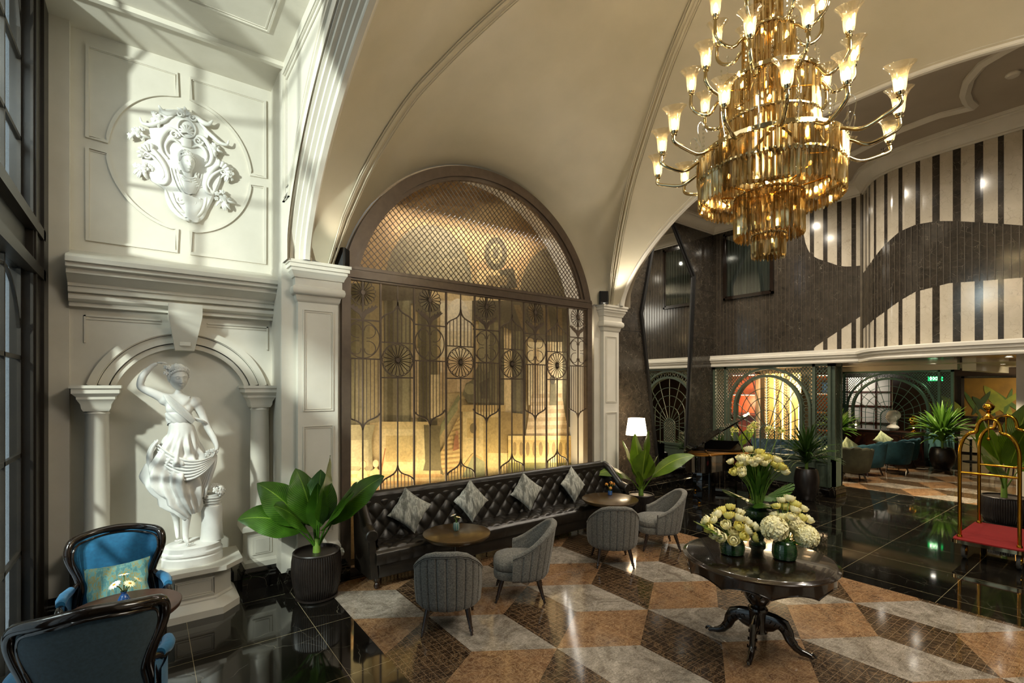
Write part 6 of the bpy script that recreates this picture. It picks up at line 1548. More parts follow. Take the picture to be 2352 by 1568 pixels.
partition(11.66, 4.30, 6.99, 2.84, 'trellis', 'green painted trellis partition with a fan arch behind the grand piano', .80)
partition(19.0, 3.80, 6.95, 2.84, 'teal', 'blue green trellis partition with a fan arch behind the marble bust', .95)
# return panel at the near corner of the first partition
rp = thing('trellis_post', 'narrow green trellis return at the near corner of the piano partition', 'partition', (11.86, 4.27, 0))
p = MB(); p.box(-.19, -.13, -.03, .03, 0, 2.84); p.box(.15, .21, -.03, .03, 0, 2.84); p.box(-.19, .21, -.03, .03, 0, .8); p.box(-.19, .21, -.03, .03, 2.78, 2.84); p.build('frame', 'trellis', rp)
l2 = MB(); lattice(l2, -.13, .15, .8, 2.78, .068, .0105); l2.v = [(y, x, z) for x, y, z in l2.v]; l2.build('side_lattice', 'trellis', rp)
pb = MB(); square_stack(pb, 11.62, 12.09, 4.22, 4.34, [(.03, 0), (.03, .13), (.015, .15), (.015, .19), (0, .22)]); square_stack(pb, 11.60, 11.72, 4.34, 7.0, [(.03, 0), (.03, .13), (.015, .15), (.0, .19)]); struct(pb, 'baseboard_partition', 'portoro')

# ---- lit room behind the first partition
rm = MB(); rm.box(14.9, 15.0, 5.9, 9.3, 0, 3.0); struct(rm, 'wall_reading_room', varied('warm_panel', '#8C7A5C', '#9A8868', 4, .5))
def shelf_unit(x, y0, y1, z1, label, rows, books=True, back='#6B2F14'):
    t_ = thing('bookcase', label, 'bookcase', (x, (y0+y1)/2, 0)); h = (y1-y0)/2
    b = MB(); b.box(.28, .30, -h, h, 0, z1); b.build('back_panel', varied('leather_panel', back, '#8A4320', 6, .4), t_)
    c = MB()
    for y in (-h, h-.03): c.box(0, .3, y, y+.03, 0, z1)
    c.box(0, .3, -h, h, z1-.04, z1); c.build('carcass', 'brownw', t_)
    for z in rows:
        s_ = MB(); s_.box(0, .29, -h+.03, h-.03, z, z+.03); so_ = s_.build('shelf', 'brownw', t_)
        e = MB(); e.box(.255, .27, -h+.06, h-.06, z-.012, z); e.build('shelf_light', 'led', so_)
    return t_
shelf_unit(13.9, 7.05, 7.95, 2.75, 'lit leather backed shelves seen through the left side of the green trellis', (.45, 1.0, 1.55, 2.1, 2.68))
# golden wheat panel
for i in range(3):
    y = 6.98-.27*i
    t_ = thing('wheat_ornament', 'tall gilt metal wheat stem on the glowing panel behind the green trellis', 'ornament', (14.40, y, .75), 0, 'gilt wheat stems'); m_ = MB(); m_.tube([(0, 0, 0), (0, 0, 1.9)], .008, 5)
    for k in range(24):
        z = .12+.075*k
        for s_ in (-1, 1): m_.tube([(0, 0, z), (0, s_*.045, z+.035), (0, s_*.06, z+.085)], [.006, .014, .004], 5)
    m_.build('stem', 'brownw', t_)
t_ = MB(); t_.box(14.55, 14.58, 6.12, 7.12, .7, 2.72); t_.build('glowing_wall_panel', varied('gold_panel', '#B99A55', '#CDB070', 4, .35, metal=.2), tag=('tall pale gold wall panel behind the gilt wheat stems', 'wall panel'))
for k in range(5):
    y = 6.16+.22*k; e = MB(); e.box(14.53, 14.55, y, y+.018, .72, 2.7); e.build('light_strip', 'led', tag=('thin vertical light strip on the gold wall panel', 'light strip', 'vertical light strips on the gold panel'))
lamp('POINT', 'shelf_glow', (13.6, 7.4, 1.9), 45, (1, .62, .30), .15); lamp('POINT', 'panel_glow', (13.9, 6.4, 2.3), 70, (1, .78, .45), .2)
lamp('AREA', 'reading_room_light', (13.4, 7.0, 2.85), 70, (1, .80, .52), 1.4, 1.4, target=(13.4, 7.0, 0))
# bookcase right of the partition, lit
bc = shelf_unit(18.2, 6.52, 7.6, 2.80, 'lit bookcase with a few books between the two trellis partitions', (.9, 1.5, 2.1, 2.72), back='#7A4A22')
for k, (c1, y, z, hh, n) in enumerate((('#1E3C6E', 6.98, 2.13, .34, 1), ('#24508A', 6.92, 2.13, .34, 1), ('#1B3B66', 6.86, 2.13, .34, 1), ('#C8BFA0', 6.80, 2.13, .33, 1), ('#B7472A', 6.78, 1.53, .30, 1), ('#D8D0BC', 6.72, 1.53, .12, 1))):
    b = MB(); b.box(-.1, .1, -.025, .025, 0, hh); b.box(-.095, .102, -.02, .02, .01, hh-.01)
    b.build('book', varied('book_cover', c1, c1, 4, .5), loc=(18.33, y, z), tag=(['blue book at the left of the top shelf row', 'brighter blue book, second in the row on the lit shelf', 'dark blue book, third in the row on the lit shelf', 'cream book at the right end of the row on the lit shelf', 'red book on the middle lit shelf', 'short pale book on the middle lit shelf'][k], 'book'))
lamp('POINT', 'bookcase_glow', (17.8, 6.7, 2.3), 16, (1, .65, .32), .15)
# ---- dining area beyond
dn = MB(); dn.box(23.5, 23.6, -1.5, 4.6, 1.35, 2.6)
t_ = thing('tropical_mural', 'wide yellow wall painting of banana leaves on the far dining room wall', 'mural', (23.5, 1.5, 1.3))
b = MB(); b.box(-.02, 0, -3, 3, .0, 1.35); b.build('yellow_ground', varied('mustard_paint', '#5E430C', '#7D5B14', 2, .6), t_)
random.seed(21)
for k in range(30):
    l = MB(); y0 = -2.9+.2*k; a = random.uniform(.1, 1.3)*(1 if k % 2 else -1); L_ = random.uniform(.7, 1.4); pts1, pts2 = [], []
    for q in range(13):
        f_ = q/12; cy_ = y0+L_*f_*sin(a)*.8; cz_ = .02+L_*f_*cos(a*.5)*.95; w_ = (.07+.05*(k % 3))*sin(pi*f_)**.7
        pts1.append((-.026-.0006*k, cy_-w_, min(1.34, cz_+w_*.3))); pts2.append((-.026-.0006*k, cy_+w_, min(1.34, cz_-w_*.3)))
    l.loft([pts1, pts2], closed=False); l.build('painted_leaf', varied('painted_leaf', ['#2C4016', '#1B2A10', '#4A5A18'][k % 3], ['#48611F', '#2E4018', '#7A7A20'][k % 3], 3, .7), t_, normals=False)
f = MB()
for y in (-3, -1.02, .98, 2.95): f.box(-.05, -.005, y-.04, y+.04, -.05, 1.4)
f.box(-.05, -.005, -3, 3, -.12, 0); f.box(-.05, -.005, -3, 3, 1.34, 1.42); f.build('frame', 'ebony', t_)
bq = MB(); bq.box(0, .35, -3, 3, 0, .45); bq.box(.0, .35, -3, 3, .9, .96); bq.box(.25, .33, -3, 3, .45, .9)
bq.build('banquette', varied('cream_seat', '#8B7B62', '#A0906F', 5, .6), loc=(23.1, 1.5, .05), tag=('long pale banquette under the yellow leaf mural', 'bench'))
lamp('AREA', 'dining_light', (22.0, 1.6, 2.9), 200, (1, .82, .50), 1.6, 3.6, target=(23.2, 1.6, 1.2))
def dining_chair(label):
    t_ = thing('dining_chair', label, 'chair', group='cane back dining chairs')
    s_ = MB(); s_.lathe([(.2, .42), (.23, .44), (.23, .47), (0, .48)], 20); s_.build('seat', 'black', t_)
    b = MB(); b.tube([(-.2, .18, .45)]+[(.2*cos(a), .22, .66+.26*sin(a)) for a in [pi-pi*k/14 for k in range(15)]]+[(.2, .18, .45)], .014, 6); b.build('back_frame', 'brownw', t_)
    c = MB(); c.loft([[(.18*cos(a), .21, .66+.24*sin(a)) for a in [2*pi*k/24 for k in range(24)]], [(.18*cos(a), .222, .66+.24*sin(a)) for a in [2*pi*k/24 for k in range(24)]]], cap=True); c.build('cane_back', varied('cane', '#8D7F6A', '#B0A38C', 120, .7), t_)
    for sx in (-1, 1):
        for sy in (-1, 1): l = MB(); l.tube([(sx*.17, sy*.15, .43), (sx*.2, sy*.2, 0)], [.016, .011], 6); l.build('leg', 'brownw', t_)
    return t_
dc0 = dining_chair('cane back dining chair beyond the trellis, beside the glass topped table'); dc0.location = (20.4, 2.95, 0); dc0.rotation_euler.z = radians(-80)
for x, y, rz, lb in ((21.3, 2.5, -70, 'cane back dining chair behind the brass trolley, second from the trellis'), (21.8, 3.3, 100, 'cane back dining chair farthest left under the yellow mural'), (20.6, 2.2, -95, 'cane back dining chair behind the brass trolley arch'), (22.0, 2.1, -60, 'cane back dining chair nearest the white column'), (21.1, 5.2, 190, 'dining chair seen through the fan arch left of the bust'), (20.6, 5.9, 170, 'dining chair seen through the left edge of the fan arch')):
    dupt(dc0, (x, y, 0), radians(rz), lb)
for x, y, lb in ((20.6, 3.72, 'small dining table with pale top beyond the trellis partition'), (21.5, 1.6, 'small dining table behind the white column')):
    t_ = thing('dining_table', lb, 'table', (x, y, 0)); b = MB(); b.box(-.35, .35, -.35, .35, .72, .75, bev=.01); b.build('tabletop', varied('pale_top', '#8D8A84', '#A5A29A', 5, .2), t_)
    b = MB(); b.lathe([(.2, 0), (.2, .02), (.03, .05), (.03, .72)], 16); b.build('pedestal', 'black', t_)
# white glazed cabinet wall seen through second arch
wg = MB(); wg.box(22.6, 22.7, 6.3, 8.8, .3, 2.7); wg.build('display_wall', varied('pale_backing', '#A9A59B', '#BFBBB0', 1.5, .6), tag=('pale glazed display wall seen through the blue green fan arch', 'display wall'))
wb = MB()
for k in range(6): wb.box(22.56, 22.6, 6.3+.48*k, 6.34+.48*k, .3, 2.7)
for z in (.9, 1.55, 2.1): wb.box(22.56, 22.6, 6.3, 8.8, z, z+.06)
wb.build('display_grid', 'brownw', tag=('brown glazing bars on the pale display wall beyond the fan arch', 'glazing bars'))
lamp('AREA', 'display_light', (22.0, 7.5, 2.85), 40, (1, .93, .82), .6, 2.0, target=(22.6, 7.5, 1.2))
# ---- console cabinet, bust, ornaments
cc_ = thing('console_cabinet', 'long dark wooden cabinet with brass knobs under the marble bust', 'cabinet', (18.55, 5.36, 0), 0); cc_.scale = (1, .87, 1)
b = MB(); b.box(-.22, .22, -1.18, 1.18, 0, .94); b.box(-.24, .24, -1.2, 1.2, 0, .14); b.build('body', 'brownw', cc_)
b = MB(); b.box(-.26, .25, -1.22, 1.22, .94, .985, bev=.01); b.build('top', 'brownw', cc_)
for k in range(4):
    y0 = -1.15+.575*k; d = MB(); d.box(-.24, -.22, y0+.01, y0+.565, .18, .90); d.tube([(-.243, y0+.07, .24), (-.243, y0+.50, .24), (-.243, y0+.50, .84), (-.243, y0+.07, .84)], .012, 4, closed=True)
    do = d.build('door', 'brownw', cc_); kn = MB(); kn.sphere((-.262, y0+(.52 if k % 2 == 0 else .05), .80), .018, 10, 8); kn.build('knob', 'gold', do)
bu = thing('classical_bust', 'pale marble bust of a curly haired youth on the long cabinet', 'bust', (18.50, 5.13, .985), 0)
h = MB(); face_head(h, (-.02, .02, .42), 1.75, yaw=radians(-127), hair=False)
def curl(d): return 1+.07*sin(13*d.x)*cos(12*d.y+4*d.z)+.05*sin(17*d.z+9*d.x)
hm = MB(); hm.sphere((0, 0, 0), (.115, .135, .145), 40, 24, fn=curl); h.merge(hm, T(.055, -.045, .48))
h.lathe([(.085, .10), (.075, .18), (.085, .28)], 20, (.02, .0, 0)); h.build('head', 'stucco', bu)
c = MB(); c.lathe([(.10, 0), (.11, .01), (.09, .03), (.20, .06), (.22, .10), (.17, .15), (.09, .19)], 28, sx=1.15, sy=.7); c.build('shoulders', 'stucco', bu)
sf = MB(); sf.lathe([(.05, 0), (.06, .01), (.045, .03), (.07, .06), (.10, .18), (.085, .26), (.05, .30)], 20); random.seed(4)
so_ = thing('crystal_ornament', 'sparkling clear glass ornament at the left end of the cabinet', 'ornament', (18.5, 6.12, .985)); 
o1 = MB(); o1.lathe([(.09, 0), (.09, .02), (.03, .05), (.10, .10), (.10, .22), (.06, .25)], 12); 
for k in range(9): o1.tube([(0, 0, .1), (random.uniform(-.09, .09), random.uniform(-.09, .09), random.uniform(.25, .42))], [.02, .008], 5)
o1.build('glass_body', 'clear', so_, angle=15); o2 = MB(); o2.sphere((0, 0, .12), .03, 8, 6); o2.build('candle_glow', 'led', so_)
gt = thing('glass_lantern', 'small ribbed gold globe lamp at the right end of the cabinet', 'lamp', (18.5, 4.62, .985)); o1 = MB(); o1.lathe([(.06, 0), (.05, .02), (.015, .05), (.02, .16), (.05, .2), (.10, .26), (.115, .32), (.10, .39), (.05, .44), (.015, .47), (.02, .5)], 24, ribs=12, ribd=.008); o1.build('globe', 'gold', gt); o2 = MB(); o2.sphere((0, 0, .12), .022, 8, 6); o2.build('glow', 'led', gt)
# ---- scalloped velvet tub chairs
def tub_chair(label, mat, name='tub_chair'):
    t_ = thing(name, label, 'armchair', group='scalloped velvet tub chairs'); N = 60; outer = []; s_ = MB()
    def rim(a): return interp([(0, .80), (.5, .76), (.8, .68), (1, .60)], abs(a))
    rings = []
    for i in range(N+1):
        a = -1+2*i/N; ang = a*2.0; sc = .02*abs(sin(a*2.5*pi)); zt = rim(a)+.03*abs(cos(a*3.5*pi))
        ring = []
        for r, z in ((.30, .22), (.33, .24), (.37, .45), (.405, zt-.05), (.41, zt), (.39, zt+.015), (.36, zt), (.34, zt-.05), (.30, .45), (.28, .42)): ring.append(((r+(-sc if r < .37 and z > .43 else 0))*sin(ang), -(r)*cos(ang), z))
        rings.append(ring)
    s_.loft(rings, cap=True); s_.build('backrest', mat, t_, angle=60)
    for k in range(7):
        a = (-3+k)/3.5*1.75; c = MB(); c.sphere((0, 0, 0), (.085, .035, .20), 14, 12); q = MB().merge(c, T(.335*sin(a), -.335*cos(a), .60-.04*abs(k-3)/3*2, a)); q.build('back_channel', mat, t_, angle=80)
    c = MB(); c.lathe([(.28, .20), (.31, .24), (.31, .38), (.28, .44), (.2, .46), (0, .465)], 28, (0, .04, 0)); c.build('seat', mat, t_, angle=60)
    for sx in (-1, 1):
        for sy in (-1, 1): l = MB(); l.tube([(sx*.18, sy*.18+.02, .22), (sx*.23, sy*.24+.02, 0)], [.022, .012], 8); l.build('leg', 'wood', t_)
    return t_
M['vt2'] = M['velvet_t']
tc1 = tub_chair('olive green scalloped tub chair, nearest of the four in the lounge', 'velvet_o'); tc1.location = (14.15, 4.78, 0); tc1.rotation_euler.z = radians(25)-pi/2+pi; tc1.scale = (1.15, 1.1, 1.05)
tc1.rotation_euler.z = atan2(.55, .84)-pi/2
tc2 = tub_chair('teal scalloped tub chair directly behind the olive green one', 'velvet_t'); tc2.location = (15.4, 4.85, 0); tc2.rotation_euler.z = atan2(.8, .3)-pi/2; tc2.scale = (1.15, 1.1, 1.05)
for x, y, dx, dy, lb in ((16.6, 4.60, .75, .6, 'teal scalloped tub chair, third of the four, with dark rear'), (17.75, 4.72, .1, 1, 'teal scalloped tub chair nearest the long cabinet'), (15.80, 6.02, -.9, -.2, 'teal tub chair beyond the first trellis corner, seen as a blue back rail')):
    dupt(tc2, (x, y, 0), atan2(dy, dx)-pi/2, lb)
lt = thing('coffee_table', 'low dark coffee table with foliage beside the olive tub chair', 'table', (14.72, 5.44, 0)); b = MB(); b.lathe([(.36, .40), (.38, .41), (.38, .44), (0, .44)], 36); b.build('tabletop', 'ebony', lt)
for k in range(4): l = MB(); a = pi/4+k*pi/2; l.tube([(.28*cos(a), .28*sin(a), .40), (.34*cos(a), .34*sin(a), 0)], .016, 6); l.build('leg', 'ebony', lt)
for x, y, z, rz, lb in ((14.05, 5.15, .72, .5, 'yellow green cushion peeking over the olive tub chair'), (15.1, 5.15, .74, .9, 'long pale green cushion in the second tub chair'), (17.2, 5.0, .80, .8, 'pale mint cushion standing in the far tub chair')):
    put_cushion(x, y, z, radians(-20), radians(42), rz-pi/2, lb, 'cush3', .40, .40)
# blue tufted sofa behind first trellis
bs_ = thing('blue_tufted_settee', 'pale blue buttoned settee behind the right side of the green trellis', 'sofa', (12.95, 5.95, 0), radians(-70)); b = MB()
b.grid(lambda u, v: (-.7+1.4*u, .28-.03*tuft((-.7+1.4*u)/.2, v*2.4)+.05*v, .42+.55*v), 60, 26); b.grid(lambda u, v: (-.7+1.4*u, .33+.07*v*(1-v)*4, .97-.8*v), 20, 6); b.build('backrest', varied('pale_blue_velvet', '#3B5568', '#4C6A80', 20, .6), bs_, angle=80)
b = MB(); b.box(-.7, .7, -.35, .3, .2, .45, bev=.05); b.build('seat', 'velvet_g', bs_)
for sx in (-1, 1):
    for sy in (-1, 1): l = MB(); l.tube([(sx*.6, sy*.26, .2), (sx*.62, sy*.28, 0)], .02, 6); l.build('leg', 'wood', bs_)
# ---- exit sign
ex_ = thing('exit_sign', 'green lit exit sign hanging beyond the trellis partition', 'sign', (19.6, 4.35, 2.50)); b = MB(); b.box(-.02, .02, -.2, .2, 0, .17); b.tube([(0, 0, .16), (0, 0, .50)], .008, 6); b.build('housing', 'black', ex_)
b = MB(); b.box(-.026, -.02, -.18, .18, .015, .155); b.build('lit_panel', 'exit', ex_)
def letters(txt, size, parent, mat, loc, rot, name='lettering', extrude=.002):
    c = bpy.data.curves.new(name, 'FONT'); c.body = txt; c.size = size; c.extrude = extrude; c.align_x = 'CENTER'; c.align_y = 'CENTER'; o = bpy.data.objects.new(name, c); COL.objects.link(o); o.parent = parent; o.location = loc; o.rotation_euler = rot
    c.materials.append(M[mat]); me = bpy.data.meshes.new_from_object(o.evaluated_get(bpy.context.evaluated_depsgraph_get())); o2 = bpy.data.objects.new(name, me); COL.objects.link(o2); o2.parent = parent; o2.location = loc; o2.rotation_euler = rot; bpy.data.objects.remove(o); return o2
letters('EXIT', .13, ex_, 'ledw', (-.029, 0, .088), (pi/2, 0, -pi/2))
# ---- ceiling downlights in the lounge soffit
k_ = 0
dl0 = None
for x, y, lb in ((16.7, 5.93, 'round recessed ceiling light far left above the trellis'), (13.8, 4.04, 'round recessed ceiling light nearest the first trellis corner'), (17.8, 4.0, 'round recessed ceiling light in front of the exit sign'), (11.9, 2.97, 'round recessed ceiling light at the soffit edge'), (12.9, 1.96, 'round recessed ceiling light beside the dome camera'), (14.9, 2.08, 'round recessed ceiling light beside the white column head'), (19.9, 2.9, 'round recessed ceiling light above the dining chairs'), (13.0, 3.2, 'round recessed ceiling light in the middle of the soffit')):
    zz = 2.985 if 12.6 < x < 17.8 and y > .2 else 3.0
    t_ = thing('recessed_downlight', lb, 'ceiling light', (x, y, zz), 0, 'lounge ceiling downlights'); b = MB(); b.lathe([(.075, 0), (.08, -.006), (.06, -.01), (.055, -.002)], 24, cap=False); b.build('trim_ring', 'white', t_)
    b = MB(); b.lathe([(.055, -.004), (0, -.004)], 20, cap=False); b.build('lens', 'ledw', t_)
    lamp('SPOT', 'downlight_beam', (x, y, zz-.03), 170, (1, .84, .58), .04, target=(x, y, 0), angle=80, blend=.5)
cam_t = thing('dome_camera', 'small black dome camera under the soffit edge', 'camera', (12.3, 2.35, 2.985)); b = MB(); b.lathe([(.07, 0), (.07, -.02), (.055, -.03), (.05, -.05), (.03, -.075), (0, -.082)], 24); b.build('dome', 'black', cam_t)

# ---- grand piano (tail towards the camera, lid hinged on the left)
pn = thing('grand_piano', 'black grand piano with open lid in front of the green trellis', 'piano', (9.62, 5.58, 0), 0)
ax = Vector((.865, .502)); # from tail to keyboard
pr_ = math.atan2(ax.y, ax.x)-pi/2; pn.rotation_euler.z = pr_
# local: +Y to the keyboard, X to the right of the picture
bod = smooth([(-.70, .72), (-.70, .2), (-.70, -.4), (-.66, -.72), (-.48, -.88), (-.26, -.84), (-.10, -.62), (.10, -.36), (.40, -.16), (.64, .06), (.72, .35), (.73, .72)], 5)
b = MB(); b.loft([[(x, y, .66) for x, y in bod], [(x, y, .98) for x, y in bod]], closed=True)
inn = [(x*.94, y*.94+.01) for x, y in bod]
b.loft([[(x, y, .98) for x, y in bod], [(x, y, .98) for x, y in inn], [(x, y, .90) for x, y in inn]], closed=True)
b.loft([[(x, y, .66) for x, y in bod], [(x*.3, y*.3, .66) for x, y in bod]], closed=True)
b.box(-.73, .73, .70, .90, .60, .98); b.build('case', 'lacquer', pn)
b = MB(); b.add([(x, y, .91) for x, y in inn], [tuple(range(len(inn)))]); 
b.tube([(-.55, -.6, .925), (-.1, .0, .93), (.5, .5, .925)], .02, 6); b.tube([(-.2, -.5, .925), (-.3, .2, .93), (-.35, .6, .925)], .02, 6); b.tube([(-.62, -.1, .925), (0, .1, .93), (.62, .3, .925)], .02, 6); b.build('soundboard', 'soundb', pn)
lid = MB(); al = radians(31)
def lp(x, y, o_): d = x+.72; return (-.72+d*cos(al)-o_*sin(al), y, 1.0+d*sin(al)+o_*cos(al))
lid.loft([[lp(x*1.03, y*1.02, 0) for x, y in bod], [lp(x*1.03, y*1.02, .028) for x, y in bod]], cap=True)
lid.loft([[lp(.45, y_, 0)[:1]+(y_,)+lp(.45, y_, 0)[2:] for y_ in (-.1, .3)], [lp(.45, y_, .03) for y_ in (-.1, .3)]], closed=False); lid.build('lid', 'lacquer', pn)
b = MB(); q = lp(.42, .25, 0); b.tube([(.66, .10, .98), (q[0], .1, q[2])], .012, 6); b.build('lid_prop', 'lacquer', pn)
b = MB(); b.loft([[(-.36, .46, .98), (.36, .46, .98), (.36, .48, .98), (-.36, .48, .98)], [(-.36, .54, 1.17), (.36, .54, 1.17), (.36, .56, 1.17), (-.36, .56, 1.17)]], cap=True); b.build('music_desk', 'lacquer', pn)
kb = MB(); kb.box(-.61, .61, .90, 1.04, .62, .72); kb.build('key_bed', 'lacquer', pn); kb = MB(); kb.box(-.60, .60, .90, 1.03, .72, .735); kb.build('keys', 'daisy', pn)
for x, y in ((-.42, -.62), (-.55, .6), (.55, .6)):
    l = MB(); l.box(x-.055, x+.055, y-.055, y+.055, .10, .66, bev=.012); l.box(x-.035, x+.035, y-.035, y+.035, .05, .10); lo = l.build('leg', 'lacquer', pn); c = MB(); c.sphere((x, y, .03), .03, 12, 8); c.build('castor', 'gold', lo)
l = MB(); l.tube([(-.05, .62, .66), (-.05, .62, .10)], .008, 6); l.tube([(.05, .62, .66), (.05, .62, .10)], .008, 6); l.box(-.14, .14, .55, .72, .06, .11); l.build('pedal_lyre', 'silver', pn)
bn = thing('piano_bench', 'black piano bench beyond the grand piano', 'bench', (10.70, 6.20, 0), pr_); b = MB(); b.box(-.32, .32, -.17, .17, .42, .50, bev=.02); b.build('seat', 'leather', bn)
for sx in (-1, 1):
    for sy in (-1, 1): l = MB(); l.box(sx*.28-.02, sx*.28+.02, sy*.13-.02, sy*.13+.02, 0, .42); l.build('leg', 'lacquer', bn)
# ---- floor lamp
fl = thing('floor_lamp', 'floor lamp with a glowing white drum shade beside the marble wall', 'lamp', (8.03, 6.52, 0))
b = MB(); b.lathe([(.15, 0), (.15, .02), (.02, .035)], 28); b.build('base', 'black', fl); b = MB(); b.lathe([(.012, .03), (.012, 1.5)], 12); b.build('pole', 'black', fl)
b = MB(); b.lathe([(.215, 1.36), (.165, 1.70)], 40, cap=False); b.build('lamp_shade', 'lshade', fl, normals=False); lamp('POINT', 'floor_lamp_bulb', (8.03, 6.50, 1.8), 14, (1, .78, .48), .08); lamp('POINT', 'floor_lamp_bulb', (8.03, 6.50, 1.28), 9, (1, .78, .48), .08)
# ---- luggage trolley
lc = thing('luggage_trolley', 'brass hotel luggage trolley with red carpet deck at the right edge', 'trolley', (9.55, 1.45, 0))
dk = MB(); rp_ = []
def rr_(x0, x1, y0, y1, r, n=6):
    o = []
    for cx_, cy_, a0 in ((x1-r, y1-r, 0), (x0+r, y1-r, pi/2), (x0+r, y0+r, pi), (x1-r, y0+r, 3*pi/2)):
        for k in range(n+1): a = a0+pi/2*k/n; o.append((cx_+r*cos(a), cy_+r*sin(a)))
    return o
dk.loft([[(x, y, z) for x, y in rr_(-.70, .70, -.36, .36, .08)] for z in (.215, .262)], cap=True); dk.build('deck', 'chrome', lc)
c = MB(); c.loft([[(x, y, z) for x, y in rr_(-.685, .685, -.345, .345, .07)] for z in (.262, .275)], cap=True); c.build('carpet', 'red', lc)
for X_ in (-.55, .60):
    h = MB(); pts = [(X_, .29, .27), (X_, .29, 1.35)]
    half = [(.29, 1.35), (.285, 1.50), (.25, 1.63), (.19, 1.71), (.125, 1.735), (.115, 1.78), (.10, 1.85), (.06, 1.905), (0, 1.925)]
    P_ = smooth([(X_, y, z) for y, z in half], 5); P2 = [(x, -y, z) for x, y, z in reversed(P_[:-1])]
    h.tube([(X_, .29, .27), (X_, .29, .8)]+P_+P2+[(X_, -.29, .8), (X_, -.29, .27)], .0215, 12); h.build('hoop', 'gold', lc, angle=60)
    r = MB(); r.tube([(X_, -.29, 1.17), (X_, .29, 1.17)], .016, 10); r.build('cross_rail', 'gold', lc); r = MB(); r.tube([(X_, 0, 1.90), (X_, 0, 1.66)], .009, 8); r.sphere((X_, 0, 1.65), .022, 12, 8); r.build('garment_hook', 'gold', lc)
    for s_ in (-1, 1):
        k_ = MB(); k_.lathe([(.03, .27), (.03, .29), (.024, .31)], 16, (X_, s_*.29, 0)); k_.build('post_collar', 'gold', lc)
t2 = MB(); t2.tube([(-.55, 0, 1.925), (.60, 0, 1.925)], .016, 10)
for X_ in (-.55,): t2.lathe([(.07, 1.93), (.05, 1.95), (.03, 1.97), (.018, 1.99), (.03, 2.01), (.02, 2.02)], 20, (X_, 0, 0)); t2.sphere((X_, 0, 2.075), .058, 20, 14)
t2.build('ball_finial', 'gold', lc, angle=60)
for X_ in (-.58, .58):
    for Y_ in (-.29, .24):
        w_ = MB(); w_.lathe([(.04, -.017), (.095, -.02), (.102, -.010), (.102, .010), (.095, .02), (.04, .017)], 32); w_.v = [(X_+x+.03, Y_+z, .102+y) for x, y, z in w_.v]; wo = w_.build('wheel', 'rubber', lc)
        q = MB(); q.lathe([(.0, -.022), (.055, -.022), (.06, 0), (.055, .022), (0, .022)], 20); q.v = [(X_+x+.03, Y_+z, .102+y) for x, y, z in q.v]; q.build('hub', 'gold', wo)
        k_ = MB(); 
        for s_ in (-1, 1): k_.tube([(X_, Y_+s_*.028, .215), (X_+.03, Y_+s_*.028, .10)], .009, 6)
        k_.build('castor_fork', 'gold', lc)
# ================================================================== PLANTS AND FLOWERS
def leaf(mb, base, az, L, w, e0, e1, nL=20, nW=8, twist=0, fold=.25, wave=.0, shape=0, petiole=.25, seed=0):
    """Leaf from base, direction az, starting elevation e0 bending to e1."""
    p = Vector(base); rnd = random.Random(seed); pts = []
    for i in range(nL+1):
        f = i/nL; el = e0+(e1-e0)*f**1.3; d = Vector((cos(az)*cos(el), sin(az)*cos(el), sin(el))); pts.append((p.copy(), d)); p = p+d*L/nL
    b0 = len(mb.v); vs = []; 
    for i, (q, d) in enumerate(pts):
        f = i/nL; side = Vector((-sin(az), cos(az), 0)); side = Matrix.Rotation(twist*f, 3, d) @ side; up = side.cross(d) if False else d.cross(side)*-1
        g = max(0, (f-petiole)/(1-petiole)); ww = w*.5*(sin(pi*min(1, g**(.75 if shape == 0 else 1)))**(.8) if g > 0 else 0); ww = max(ww, .006 if f < petiole+.06 else .001)
        for k in range(nW+1):
            u = 2*k/nW-1; lift = abs(u)*ww*fold*2*.5; wv = wave*sin(f*26+u*2+seed)*abs(u)*w
            v = q+side*ww*u+up*(lift+wv); vs.append(tuple(v)); mb.uv[b0+len(vs)-1] = (u*min(1, max(ww, .01)/.01*.9), g)
    fs = [(i*(nW+1)+k, i*(nW+1)+k+1, (i+1)*(nW+1)+k+1, (i+1)*(nW+1)+k) for i in range(nL) for k in range(nW)]
    mb.add(vs, fs)
    # fleshy petiole
    n = max(2, int(nL*(petiole+.08))); mb.tube([tuple(q-Vector((0, 0, .004))) for q, d in pts[:n+1]], [.014*(1-.6*i/n) for i in range(n+1)], 7)
    for k in range(b0+len(vs), len(mb.v)): mb.uv[k] = (.5, .5)
def ribbed_pot(t_, r, h, saucer=True, mat='pot'):
    z0 = .02 if saucer else 0
    if saucer: s_ = MB(); s_.lathe([(r*.78, 0), (r*.86, .012), (r*.86, .03), (r*.80, .03), (r*.78, .02)], 40); s_.build('saucer', mat, t_)
    p = MB(); p.lathe([(r*.72, z0), (r*.80, z0+.02*h), (r*.93, z0+.25*h), (r, z0+.55*h), (r*.98, z0+.8*h), (r*.94, z0+.95*h)], 240, ribs=60, ribd=.010)
    p.lathe([(r*.94, z0+.95*h), (r*.96, z0+.98*h), (r*.93, z0+h), (r*.87, z0+h), (r*.86, z0+.9*h)], 48, cap=False); p.build('pot', mat, t_, angle=50)
    g = MB(); g.lathe([(r*.88, z0+.92*h), (r*.5, z0+.935*h), (0, z0+.94*h)], 32); g.build('pebbles', 'gravel', t_)
    return z0+.93*h
